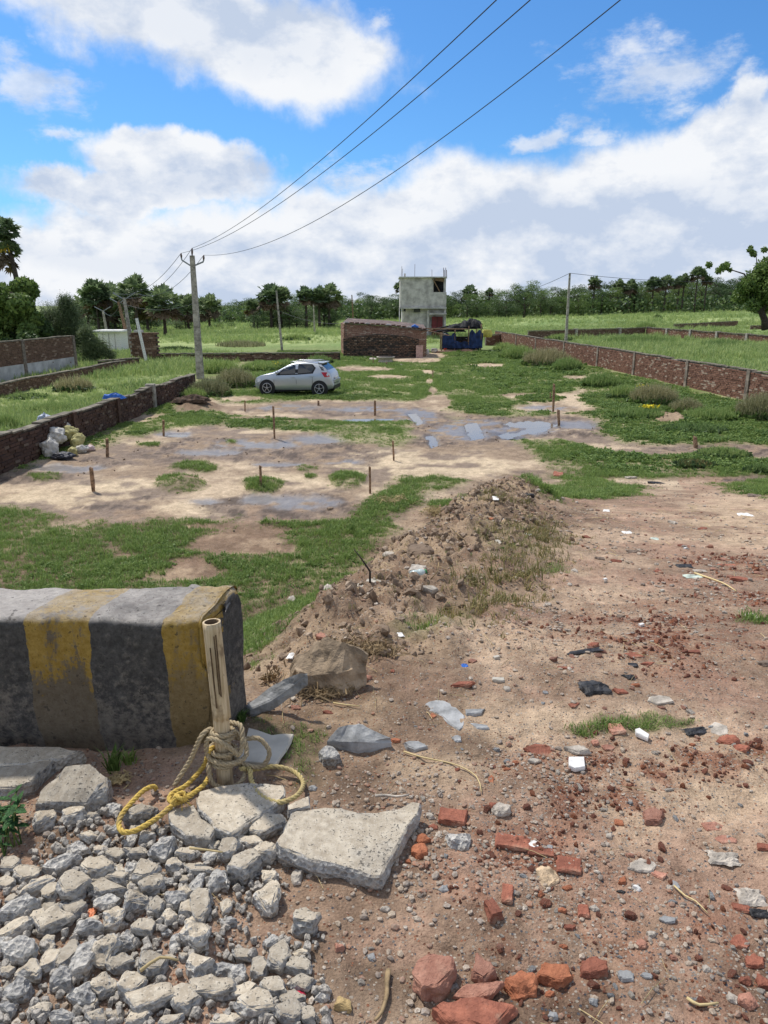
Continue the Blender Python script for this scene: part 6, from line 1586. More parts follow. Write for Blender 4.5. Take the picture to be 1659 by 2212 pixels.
# the painted block
def f_block(g, b):
    p = objco(g); sp = g.new('ShaderNodeSeparateXYZ'); g.l.new(p, sp.inputs[0]); x, y, z = sp.outputs
    wob = g.m('MULTIPLY', g.m('SUBTRACT', g.noise(p, 9, 5, .6), .5), .035)
    xx = g.m('ADD', g.m('SUBTRACT', x, g.m('MULTIPLY', y, .22)), wob)
    y1 = g.m('MULTIPLY', g.m('GREATER_THAN', xx, -.625), g.m('LESS_THAN', xx, -.405)); y2 = g.m('MULTIPLY', g.m('GREATER_THAN', xx, -.150), g.m('LESS_THAN', xx, -.002))
    y3 = g.m('MULTIPLY', g.m('GREATER_THAN', xx, -1.15), g.m('LESS_THAN', xx, -.95))
    ym = g.m('MAXIMUM', g.m('MAXIMUM', y1, y2), y3)
    n = g.noise(p, 34, 9, .78); n2 = g.noise(p, 7, 8, .68); ver = g.noise(g.vm('MULTIPLY', p, (1, 1, .25)), 16, 8, .72)
    conc = g.mix(g.ss(n, .3, .7), (.13, .115, .098), (.30, .265, .22))
    yel = g.mix(g.ss(n, .35, .65), (.36, .225, .045), (.55, .37, .10)); blk = g.mix(g.ss(n, .3, .72), (.060, .057, .055), (.15, .143, .135))
    hz_ = g.ss(z, .42, .10)
    wornY = g.ss(g.m('ADD', g.m('ADD', g.m('MULTIPLY', n, .8), g.m('MULTIPLY', ver, .9)), g.m('MULTIPLY', hz_, .30)), .84, .97)
    # the end stripe has kept most of its paint
    keep = g.m('MULTIPLY', y2, .35); wornY = g.m('MULTIPLY', wornY, g.m('SUBTRACT', 1.0, keep))
    wornB = g.ss(g.m('ADD', g.m('ADD', g.m('MULTIPLY', n, .85), g.m('MULTIPLY', n2, .7)), g.m('MULTIPLY', hz_, .16)), .80, 1.0)
    c = g.mix(ym, g.mix(g.m('MULTIPLY', wornB, .8), blk, conc), g.mix(wornY, yel, g.mix(.5, conc, (.16, .11, .05))))
    gm = g.new('ShaderNodeNewGeometry'); ns = g.new('ShaderNodeSeparateXYZ'); g.l.new(gm.outputs['Normal'], ns.inputs[0])
    topm = g.ss(ns.outputs[2], .35, .85)
    dust = g.mix(g.ss(n, .3, .7), (.46, .41, .37), (.66, .61, .55))
    edge = g.m('ADD', g.m('SUBTRACT', .62, g.m('MULTIPLY', ym, .28)), g.m('MULTIPLY', g.m('SUBTRACT', n2, .5), 1.6)); far = g.ss(x, -.35, -.95)
    c = g.mix(g.m('MULTIPLY', topm, g.m('MINIMUM', .92, g.m('MAXIMUM', .1, g.m('ADD', edge, g.m('MULTIPLY', far, .5))))), c, dust)
    chip = g.m('GREATER_THAN', g.noise(p, 42, 3, .5), .665); c = g.mix(g.m('MULTIPLY', chip, .6), c, (.05, .045, .04))
    pits = g.m('LESS_THAN', g.vor(p, 60), .13); c = g.mix(g.m('MULTIPLY', pits, .5), c, (.04, .04, .04))
    g.put(b.inputs['Base Color'], c); b.inputs['Roughness'].default_value = .9
    g.put(b.inputs['Normal'], g.bump(g.m('ADD', g.m('ADD', n, g.m('MULTIPLY', n2, .8)), g.m('MULTIPLY', pits, -.6)), 1.0, .022))
def build_block():
    X1, Z1, Yf, Yb = at_y(452, 1450, 2.30).x, .520, 2.30, 2.60; XL = -3.2; sh_ = .20
    bm = bmesh.new(); nx = 150; prof = []
    R_ = .034
    for k in range(9): prof.append((Yf, Z1 * k / 9 * .93 - .02))
    for k in range(6): a = k / 5 * math.pi / 2; prof.append((Yf + R_ - R_ * math.cos(a), Z1 - R_ + R_ * math.sin(a)))
    for k in range(1, 9): prof.append((Yf + R_ + (Yb - Yf - 2 * R_) * k / 9, Z1))
    for k in range(6): a = k / 5 * math.pi / 2; prof.append((Yb - R_ + R_ * math.sin(a), Z1 - R_ + R_ * math.cos(a)))
    for k in range(1, 9): prof.append((Yb, Z1 * (1 - k / 9) * .93 - .3 * k / 9))
    xs = [XL] + [-1.9 + (X1 + 1.9) * i / nx for i in range(nx)]
    rows = []
    def disp(p, am=1.0):
        k = mnoise.fractal(Vector(p) * 5, 1, 2, 4) * .010 + mnoise.fractal(Vector(p) * 22, 1, 2, 3) * .0035; return k * am
    ends = 6
    for i, x in enumerate(xs):
        rows.append([bm.verts.new((x + sh_ * (y - Yf), y, z)) for (y, z) in prof])
    for e in range(1, ends + 1):    # rounded arris towards the end face
        a = e / ends * math.pi / 2; cx = X1 - .03 + .035 * math.sin(a); ins = .035 * (1 - math.cos(a)); row = []
        for (y, z) in prof:
            yc, zc = (Yf + Yb) / 2, .22; yy = y + (ins if y < yc else -ins); zz = z - (ins * (z > Z1 * .8)); row.append(bm.verts.new((cx + sh_ * (y - Yf) + .035 * 0, yy, zz)))
        rows.append(row)
    for i in range(len(rows) - 1):
        for j in range(len(prof) - 1): bm.faces.new((rows[i][j], rows[i + 1][j], rows[i + 1][j + 1], rows[i][j + 1]))
    last = rows[-1]; m = len(last); half = (m - 1) // 2
    for j in range(half):
        a, b_, c, d = last[j], last[j + 1], last[m - 2 - j], last[m - 1 - j]
        if len({a, b_, c, d}) == 4: bm.faces.new((a, d, c, b_))
    bmesh.ops.recalc_face_normals(bm, faces=bm.faces[:])
    inner = [f for f in bm.faces if max(v.co.x for v in f.verts) > X1 - .01 and f.calc_area() > .002]
    bmesh.ops.subdivide_edges(bm, edges=list({e for f in inner for e in f.edges if e.calc_length() > .08}), cuts=10, use_grid_fill=True)
    bm.normal_update()
    for v in bm.verts:
        p = v.co.copy(); v.co += v.normal * disp(p)
        if p.x > X1 - .12 and p.y > Yb - .14 and p.z > Z1 - .1: v.co.z += .012 * (1 + mnoise.noise(p * 20))
        # hollow worn into the top edge near the end
        v.co.z -= .016 * math.exp(-((p.x - (X1 - .20)) / .12) ** 2) * (1 if p.z > Z1 - .06 else 0) * max(0, 1 - (p.y - Yf) / .16)
        # crumbled lower edge
        if p.z < .06 and p.y < Yf + .01: v.co.y += .03 * abs(mnoise.noise(Vector((p.x * 5, 0, 1)))) + .02
        if v.co.z < .0 and p.x > X1 - .5: pass
    base = Vector((X1, Yf, 0))
    for v in bm.verts: v.co -= base
    me = bpy.data.meshes.new('painted_block'); bm.to_mesh(me); bm.free(); me.materials.append(mat('worn_striped_paint', f_block)); me.polygons.foreach_set('use_smooth', [True] * len(me.polygons))
    tag(link('barrier_block', me, None, base), 'long concrete kerb block with worn yellow and black stripes, bamboo standing at its end', 'barrier')
build_block()

# bamboo
Bb = at_z(487, 1688, 0.01); By = Bb.y
def bp(px, py, y=None): return at_y(px, py, By if y is None else y)
bam = tag(empty('bamboo_post', Bb), 'weathered split bamboo stump standing at the end of the striped block', 'post')
def f_bamboo(g, b):
    p = objco(g); n = g.noise(g.vm('MULTIPLY', p, (1, 1, .06)), 160, 5, .6); n2 = g.noise(p, 18, 4, .6)
    c = g.mix(g.ss(n, .3, .7), (.40, .30, .175), (.62, .50, .33)); c = g.mix(g.m('MULTIPLY', g.ss(n2, .52, .7), .6), c, (.13, .085, .05)); sc = g.m('LESS_THAN', g.vor(g.vm('MULTIPLY', p, (1, 1, .35)), 70), .10)
    c = g.mix(g.m('MULTIPLY', sc, .7), c, (.04, .025, .015)); g.put(b.inputs['Base Color'], c); b.inputs['Roughness'].default_value = .65; g.put(b.inputs['Normal'], g.bump(n, .7, .003))
M_bam = mat('dry_bamboo', f_bamboo); M_bami = simple('bamboo_inside', (.12, .08, .045), .9, .3, 20)
def shell(name, p0, p1, r0, r1, ri, n=28, ragged=0, slot=None, parent=None, seed=1):
    """hollow culm section from p0 (below) to p1"""
    r = random.Random(seed); b = MB(); d = (p1 - p0); q = d.to_track_quat('Z', 'Y').to_matrix(); K = 14; L = d.length
    for lay, sg in (('o', 1), ('i', 0)):
        pass
    vs = []; ang = [2 * math.pi * k / n for k in range(n)]
    lo = [(-ragged * (.5 + .5 * math.sin(k * 1.9)) * r.random()) for k in range(n)]
    for i in range(K + 1):
        f = i / K; rr_ = r0 + (r1 - r0) * f
        for k, a in enumerate(ang):
            z = f * L + (lo[k] if i == 0 else 0); vs.append(p0 + q @ Vector((math.cos(a) * rr_, math.sin(a) * rr_, z)))
    no = len(vs)
    for i in range(K + 1):
        f = i / K; rr_ = (r0 + (r1 - r0) * f) * ri
        for k, a in enumerate(ang): vs.append(p0 + q @ Vector((math.cos(a) * rr_, math.sin(a) * rr_, f * L + (lo[k] if i == 0 else 0))))
    gone = set(slot or [])
    for i in range(K):
        for k in range(n):
            if k in gone and i > 1: continue
            k2 = (k + 1) % n; a = i * n
            b.f.append([a + k, a + k2, a + n + k2, a + n + k]); b.mi.append(0); b.sm.append(True)
            a += no; b.f.append([a + k, a + n + k, a + n + k2, a + k2]); b.mi.append(1); b.sm.append(True)
    for k in range(n):
        k2 = (k + 1) % n
        if k not in gone: t = K * n; b.f.append([t + k, t + k2, no + t + k2, no + t + k]); b.mi.append(0); b.sm.append(False)
        b.f.append([k2, k, no + k, no + k2]); b.mi.append(0); b.sm.append(False)
        if k in gone:
            pass
    b.v = [tuple(v - Bb) for v in vs]
    return b.build(name, [M_bam, M_bami], parent)
yb = By
sC = ppm(bp(475, 1500))
shell('culm', bp(479, 1545) , bp(457, 1343, yb + .01), 19.5 / sC, 19.5 / ppm(bp(457, 1343)), .80, ragged=.02, parent=bam, seed=3)
shell('lower_culm', Bb - Vector((0, 0, .04)), bp(476, 1530), 18 / sC, 17.2 / sC, .75, parent=bam, seed=5)
b = MB()
for (xa, ya, xb, yb2) in ((462, 1375, 474, 1500), (466, 1372, 478, 1505), (454, 1400, 468, 1530)):
    pa, pb = bp(xa, ya, By - 19.6 / sC * .97) - Bb, bp(xb, yb2, By - 19.6 / sC * .97) - Bb; b.beam(pa, pb, .0022, .004)
b.build('split', M_bami, bam)

# ropes
def catmull(P, step=.004):
    P = [Vector(p) for p in P]; P = [P[0] * 2 - P[1]] + P + [P[-1] * 2 - P[-2]]; out = []
    for i in range(1, len(P) - 2):
        a, b_, c, d = P[i - 1:i + 3]; n = max(2, int((c - b_).length / step))
        for k in range(n):
            t = k / n; out.append(.5 * ((2 * b_) + (c - a) * t + (2 * a - 5 * b_ + 4 * c - d) * t * t + (3 * b_ - a - 3 * c + d) * t ** 3))
    out.append(P[-2]); return out
def rope_part(pts, r, material, name='strand', parent=None, base=Vector()):
    C_ = catmull(pts, .0045); b = MB(); tw = 2 * math.pi / (r * 6.5); up = Vector((.3, .2, 1)).normalized(); frames = []; s = 0
    for i, p in enumerate(C_):
        t = (C_[min(i + 1, len(C_) - 1)] - C_[max(i - 1, 0)]).normalized(); up = (up - t * up.dot(t)).normalized(); frames.append((p, up.copy(), t.cross(up), s))
        if i + 1 < len(C_): s += (C_[i + 1] - p).length
    for k in range(3):
        pp = [p + (u * math.cos(s * tw + k * 2.094) + v * math.sin(s * tw + k * 2.094)) * r * .52 - base for p, u, v, s in frames]
        b.tube(pp, r * .56, 6)
    return b.build(name, material, parent)
def f_rope(lo, hi):
    def f(g, b):
        p = objco(g); n = g.noise(p, 220, 4, .7); n2 = g.noise(p, 14, 3, .6); c = g.mix(g.ss(n, .3, .7), lo, hi); c = g.mix(g.m('MULTIPLY', g.ss(n2, .5, .7), .5), c, (.22, .17, .11)); g.put(b.inputs['Base Color'], c); g.put(b.inputs['Normal'], g.bump(n, 1, .001))
    return f
M_rope1 = mat('dusty_rope', f_rope((.26, .20, .12), (.46, .38, .25))); M_rope2 = mat('yellow_rope', f_rope((.42, .28, .06), (.66, .48, .13)))
RR = 5.2 / 640
rp1 = tag(empty('rope', Bb), 'dusty beige rope wound round the foot of the bamboo with loops hanging off it', 'rope')
RB = 18 / sC + RR * 1.1
coil = []
def around(py, n0, n1, dz=0, r=RB):   # half turns round the culm, in steps of pi/4; 0 = left, 2 = front, 4 = right
    out = []
    c = bp(487 - (1688 - py) * .065, py); 
    for k in range(n0, n1 + 1):
        a = k * math.pi / 4; out.append(Vector((c.x - math.cos(a) * r, c.y - math.sin(a) * r, c.z - dz * (k - n0))))
    return out
pth = [at_z(377, 1697, .035), at_z(392, 1672, .07), bp(412, 1640, By - .03), bp(435, 1590, By - .04)] + around(1575, 0, 14, .0022) + around(1612, -1, 10, .003, RB * 1.12) + [bp(528, 1655, By + .02), bp(520, 1690, By - .05), bp(488, 1702, By - .06), bp(458, 1690, By - .05), bp(451, 1655, By - .04)] + around(1640, 0, 5, .002, RB * 1.1) + [bp(530, 1652, By + .01), bp(565, 1655, By + .03), bp(582, 1626, By + .05), bp(560, 1596, By + .06), bp(524, 1596, By + .06), bp(500, 1590, By + .05)]
rope_part(pth, RR, M_rope1, parent=rp1, base=Bb)
pth = [bp(498, 1560, By + .04), bp(520, 1568, By + .01), bp(524, 1600, By - .02), bp(516, 1630, By - .035), bp(500, 1618, By - .045), bp(470, 1600, By - .05), bp(448, 1598, By - .04), bp(450, 1635, By - .035), bp(480, 1650, By - .05), bp(515, 1645, By - .03), bp(532, 1630, By + .0), bp(528, 1600, By + .03), bp(505, 1578, By + .04)]
rope_part(pth, RR, M_rope1, parent=rp1, base=Bb)
rp2 = tag(empty('rope', at_z(600, 1700, 0)), 'single open loop of pale yellow rope lying right of the bamboo', 'rope')
base2 = Vector(rp2.location)
rope_part([bp(520, 1660, By - .02), at_z(545, 1662, .035), at_z(592, 1656, .03), at_z(633, 1666, .02), at_z(655, 1690, .02), at_z(641, 1719, .045), at_z(600, 1733, .05), at_z(560, 1716, .05), at_z(543, 1685, .045), at_z(540, 1664, .06), at_z(528, 1655, .05)], RR, mat('pale_yellow_rope', f_rope((.36, .28, .11), (.58, .47, .22))), parent=rp2, base=base2)
rp3 = tag(empty('rope', at_z(350, 1750, 0)), 'bright yellow rope with a frayed knot, trailing down to the left over the stones', 'rope')
base3 = Vector(rp3.location)
rope_part([bp(470, 1610, By + .06), bp(452, 1622, By - .03), at_z(440, 1655, .06), at_z(405, 1694, .05), at_z(375, 1712, .05), at_z(366, 1724, .05), at_z(372, 1733, .05), at_z(392, 1729, .065), at_z(420, 1712, .05), at_z(440, 1696, .05), at_z(447, 1686, .045), at_z(455, 1672, .05)], RR, M_rope2, parent=rp3, base=base3)
rope_part([at_z(398, 1722, .07), at_z(372, 1740, .06), at_z(345, 1763, .05), at_z(317, 1781, .05), at_z(290, 1795, .05), at_z(266, 1797, .05), at_z(257, 1782, .05), at_z(263, 1760, .055), at_z(285, 1733, .055), at_z(310, 1708, .05), at_z(330, 1699, .045), at_z(338, 1705, .03)], RR, M_rope2, parent=rp3, base=base3)
kn = [at_z(388, 1727, .08) + Vector((math.cos(t) * .016, math.sin(t * 1.5) * .014, math.sin(t) * .016)) for t in np.linspace(0, 9, 12)]
rope_part(kn, RR * .85, M_rope2, 'knot', rp3, base3)
b = MB(); r_ = random.Random(3); k0 = at_z(392, 1727, .075) - base3
for i in range(40):
    d = Vector((r_.uniform(-1, 1), r_.uniform(-1, .6), r_.uniform(-.2, 1))).normalized(); b.tube([k0, k0 + d * .022, k0 + d * .036 + Vector((0, 0, -.008))], .0011, 3)
b.build('frayed_end', M_rope2, rp3)

# large named slabs and boulders
slab([c2(*q) for q in [(270, 600), (300, 548), (500, 510), (800, 545), (950, 520), (1015, 478), (1075, 490), (1055, 560), (900, 800), (835, 925), (770, 925), (600, 865), (420, 830), (240, 755), (215, 725), (262, 660)]], .075, .062,
     'largest broken concrete slab, wedge-shaped, right of the rubble', seed=3, zs=[.07, .075, .07, .06, .055, .065, .065, .06, .05, .042, .045, .055, .06, .07, .07, .07])
slab([c6(*q) for q in [(1030, 1195), (1150, 1165), (1290, 1150), (1470, 1165), (1480, 1215), (1425, 1275), (1300, 1350), (1200, 1420), (1120, 1385), (1030, 1290)]], .055, .07, 'broad concrete slab under the loop of rope', seed=5)
slab([c6(*q) for q in [(1490, 1260), (1600, 1220), (1610, 1275), (1490, 1300)]], .05, .05, 'small concrete slab piece between the two largest slabs', seed=6)
slab([c6(*q) for q in [(870, 1290), (1005, 1270), (1040, 1330), (1120, 1390), (1090, 1440), (960, 1430), (880, 1360)]], .05, .06, 'cracked slab piece below the knot of the rope', seed=7)
slab([c6(*q) for q in [(200, 1190), (340, 1065), (470, 1050), (555, 1120), (545, 1210), (440, 1260), (300, 1260), (180, 1255)]], .095, .13, 'large rounded concrete boulder below the striped block', name='concrete_boulder', cat='boulder', seed=8, amp=.014, inset=.25, zs=[.055, .095, .10, .085, .055, .04, .04, .04])
slab([c6(*q) for q in [(-80, 1080), (80, 1060), (230, 1010), (280, 1040), (160, 1150), (70, 1180), (-80, 1170)]], .05, .08, 'flat broken concrete footing at the left edge below the block', seed=9)
slab([c6(*q) for q in [(-300, 965), (0, 960), (250, 962), (430, 985), (380, 1000), (280, 1030), (120, 1055), (-300, 1070)]], .055, .08, 'crumbling concrete ledge along the foot of the striped block', seed=10, name='concrete_ledge', cat='ledge')
slab([c2(*q) for q in [(-10, 190), (50, 45), (110, 60), (190, 88), (250, 80), (318, 82), (270, 170), (215, 262), (100, 250), (0, 245)]], .022, .018, 'broken cream floor tile lying behind the rope', name='tile_piece', cat='tile', mats=(M_tile,), seed=11, amp=.0008)
slab([c2(*q) for q in [(515, 118), (585, 40), (640, 22), (725, 25), (890, 100), (895, 125), (700, 120)]], .05, .075, 'smooth grey slate boulder in the moss right of the block', name='slate_boulder', cat='boulder', mats=(M_slate,), seed=12, zs=[.03, .07, .075, .07, .045, .03, .045], inset=.1)
slab([c2(*q) for q in [(470, 180), (510, 145), (560, 150), (600, 200), (560, 225), (490, 222)]], .035, .045, 'crusty grey lump just below the slate boulder', name='stone', cat='stone', mats=(M_cside,), seed=13)
slab([c4(*q) for q in [(108, 1150), (180, 1095), (290, 1030), (370, 992), (412, 998), (340, 1050), (230, 1125), (130, 1168)]], .06, .05, 'long pale slate slab leaning against the earth, right of the block', name='slate_slab', cat='slab', mats=(M_slate,), seed=14, zs=[.03, .06, .12, .17, .17, .12, .06, .03])
slab([c4(*q) for q in [(330, 930), (430, 850), (520, 815), (640, 850), (700, 900), (690, 950), (560, 990), (430, 1000), (370, 990)]], .10, .18, 'earth-covered boulder behind the long slate slab', name='earthy_boulder', cat='boulder', mats=(simple('dusty_boulder', (.33, .25, .17), .95, .3, 9, .012),), seed=15, zs=[.10, .16, .2, .2, .16, .12, .10, .08, .10], amp=.02, inset=.15)
slab([c4(*q) for q in [(895, 1185), (960, 1160), (1010, 1130), (1070, 1118), (1140, 1150), (1190, 1200), (1190, 1250), (1160, 1275), (1100, 1230), (1060, 1190), (1000, 1180), (930, 1215)]], .008, .05, 'grey-blue rock showing flush with the track', name='flat_rock', cat='rock', mats=(M_slate,), seed=16, amp=.004)
slab([c4(*q) for q in [(1190, 1170), (1290, 1165), (1270, 1185), (1200, 1195)]], .007, .04, 'thin grey rock sliver right of the flush rock', name='flat_rock', cat='rock', mats=(M_slate,), seed=17)
slab([c4(*q) for q in [(1200, 1232), (1300, 1245), (1310, 1262), (1250, 1265)]], .007, .04, 'lowest small grey rock flush with the track', name='flat_rock', cat='rock', mats=(M_slate,), seed=18)
slab([c4(*q) for q in [(890, 1330), (960, 1322), (1010, 1352), (940, 1365), (905, 1352)]], .02, .04, 'small pointed slate beside the orange crumb', name='flat_rock', cat='rock', mats=(M_slate,), seed=19)

# the rubble of broken concrete, chunk by chunk
CH = [(220,130,120,110,'g'),(385,105,140,100,'t'),(490,95,80,60,'g'),(600,60,90,70,'g'),(725,90,150,110,'g'),(600,165,70,60,'g'),(455,200,100,70,'g'),(415,265,130,80,'g'),(515,265,70,50,'t'),(320,360,190,100,'g',25),(195,465,180,90,'g',20),
(495,380,160,120,'t'),(275,495,110,90,'t'),(370,475,160,150,'t'),(550,490,200,90,'t'),(515,420,110,60,'t'),(610,415,120,80,'t'),(690,365,90,80,'g'),(605,365,70,50,'g'),(765,400,130,130,'t',45),(680,450,45,70,'g'),(680,215,55,80,'g'),(755,215,90,90,'g'),
(855,275,150,140,'g'),(705,290,130,80,'g'),(595,300,100,80,'t'),(905,360,100,80,'g'),(970,295,110,80,'t'),(1035,240,140,80,'g'),(1095,300,90,60,'g'),(1120,255,80,60,'g'),(1195,280,110,120,'t'),(1290,235,140,80,'t'),(1370,305,130,120,'t'),(1380,155,190,120,'t'),
(1195,170,160,110,'t'),(1275,380,170,170,'t'),(1490,320,80,60,'g'),(1410,405,80,80,'g'),(1150,440,110,120,'g'),(1040,380,180,70,'t'),(1030,450,80,110,'g'),(950,420,50,60,'t'),(870,430,90,50,'g'),(955,490,90,60,'g'),(790,465,130,110,'t'),(705,565,120,160,'g'),
(560,540,130,80,'g'),(810,575,90,100,'t'),(915,540,110,100,'g'),(875,620,80,80,'g'),(965,585,80,90,'t'),(1050,575,110,180,'t',15),(1180,640,90,60,'g'),(1400,530,130,170,'g'),(1570,670,160,150,'t'),(1170,560,60,90,'g'),(110,585,190,110,'g'),(90,680,200,80,'g',15),
(280,650,170,140,'t'),(255,570,90,60,'g'),(395,590,100,110,'t'),(590,640,110,120,'g'),(440,700,150,120,'g'),(740,680,120,90,'t'),(905,750,60,100,'g'),(1020,730,170,150,'g'),(100,790,170,130,'g'),(250,760,80,90,'g'),(260,850,90,120,'t'),(345,820,90,140,'t'),
(450,840,110,190,'g'),(570,800,150,170,'g'),(670,745,110,100,'g'),(640,870,150,100,'g'),(790,880,140,130,'t'),(170,910,140,110,'g'),(340,955,140,130,'g'),(40,900,90,70,'g'),(110,1010,200,120,'g'),(545,980,140,120,'g'),(430,1030,130,130,'g'),(480,1080,80,90,'g'),
(680,990,130,130,'t'),(790,1050,260,130,'t'),(960,1070,160,150,'t'),(1030,900,150,130,'t'),(1140,900,150,90,'g'),(1100,1000,230,130,'t'),(1240,920,110,100,'g'),(1350,890,90,110,'t'),(1450,840,110,170,'t'),(1270,810,160,70,'t'),(1400,750,90,70,'g'),
(1570,800,100,60,'g'),(1560,880,140,90,'t'),(1280,1000,130,90,'t'),(1420,980,130,100,'t'),(1570,960,120,80,'t'),(1320,1090,190,140,'t'),(1500,1120,150,110,'t'),(1600,1140,100,90,'t'),(1170,1150,150,60,'t'),(1520,1035,140,60,'t'),(600,1130,100,70,'g'),
(30,1110,110,90,'g'),(200,1110,130,80,'g'),(330,1130,120,80,'g'),(60,350,120,80,'t'),(140,400,130,90,'t'),(40,440,100,70,'t'),(200,620,90,80,'t'),(500,1150,120,90,'g'),(720,1140,130,80,'t'),(880,1160,130,70,'t'),(20,760,70,80,'g'),(1000,650,80,60,'g'),(330,560,70,60,'g'),(470,640,70,60,'g'),
(60,520,90,50,'t'),(700,160,60,50,'g'),(560,230,60,50,'g'),(830,180,60,60,'g'),(930,210,70,60,'g'),(1320,330,50,50,'g'),(860,690,60,50,'g'),(960,820,60,50,'g'),(880,830,70,50,'t'),(40,980,70,60,'g'),(760,790,60,50,'g')]
LM = [((154, 1701), 'the large rounded boulder'), ((506, 1747), 'the broad slab under the rope loop'), ((740, 1810), 'the largest wedge-shaped slab'), ((30, 1790), 'the leafy plant'), ((300, 1760), 'the yellow rope end'), ((415, 1790), 'the cracked slab below the knot'), ((344, 2005), 'the blue wrapper'), ((196, 1978), 'the orange wrapper'), ((642, 2155), 'the red wrapper'), ((350, 2120), 'the forked straw'), ((741, 2164), 'the yellowish stone'), ((583, 1949), 'the lone upright chunk on bare earth'), ((0, 1900), 'the upper left edge of the heap'), ((0, 2050), 'the left picture edge, mid heap'), ((0, 2200), 'the bottom left picture corner'), ((250, 2212), 'the bottom edge, left part'), ((520, 2212), 'the bottom edge, right part'), ((450, 1872), 'the straw across the chunks'), ((654, 2007), 'the rightmost triangular chunk'), ((560, 2080), 'the right flank of the heap'), ((200, 1850), 'the bare soil left of the rope end')]
used_l = set()
def chunk_label(x, y, w, h, t):
    sz = 'big' if max(w, h) > 62 else 'small' if max(w, h) < 36 else 'middling'; sh = 'long' if w > 1.5 * h else 'upright' if h > 1.12 * w else 'blocky'
    tone = 'pale-faced' if t else 'rough grey'
    for (lx, ly), nm in sorted(LM, key=lambda q: (q[0][0] - x) ** 2 + (q[0][1] - y) ** 2)[:3]:
        dx, dy = x - lx, y - ly; dist = math.hypot(dx, dy); di = ('right of' if dx > 0 else 'left of') if abs(dx) > abs(dy) * 1.3 else ('below' if dy > 0 else 'above')
        if dist < 22: di = 'right at'
        near = 'just ' if 22 <= dist < 55 else ''
        for form in (f'{sz} {sh} {tone} concrete chunk {near}{di} {nm}',):
            if form not in used_l and len(form.split()) <= 16: used_l.add(form); return form
    return f'{tone} concrete chunk packed among others in the rubble heap'
for i, q in enumerate(CH):
    x, y = c1(q[0], q[1]); t = q[4] == 't'
    stone(x, y + 4, q[2] * .4167 * 1.2, q[3] * .4167 * 1.22, CG if (not t and i % 2) else CC, chunk_label(x, y, q[2] * .42, q[3] * .42, t),
          'concrete_chunk', 'rubble', rot=q[5] if len(q) > 5 else None, kind='chunk' if t else 'lump', group='pale-faced chunks of the rubble heap' if t else 'rough grey chunks of the rubble heap', tilt=.16 if t else .3, flat=.62, sink=.12, seed=i * 3 + 1)
# loose smaller fragments between them
def frag():
    rs = np.random.RandomState(31); poly = np.array([tuple(at_z(*c1(*q), 0))[:2] for q in [(-200, 300), (150, 330), (350, 60), (700, 60), (900, 150), (1500, 300), (1600, 500), (1300, 560), (1250, 700), (1680, 700), (1700, 1250), (-300, 1300)]])
    M_chip = simple('concrete_chip', (.33, .30, .26), .95, .35, 6)
    source_coll('shard', [rock_mesh('shard', .9, .8, .6, 200 + i, (M_chip,), 'lump' if i % 2 else 'chunk', 0) for i in range(6)])
    X = rs.uniform(-1.6, .1, 10000); Y = rs.uniform(.7, 2.2, 10000); k = sdf(poly, X, Y) + .03 * fbm(X * 9, Y * 9, 2, 4) > 0; X, Y = X[k], Y[k]; s = .004 + .028 * rs.power(.35, len(X))
    scatter('concrete_fragments', np.stack([X, Y, H(X, Y) + s * .25], 1), rs.uniform(-.7, .7, (len(X), 3)) * [1, 1, 9], np.stack([s, s, s], 1), SRC['shard'], 6, 'small concrete fragments and chips between the chunks of rubble', 31)
frag()

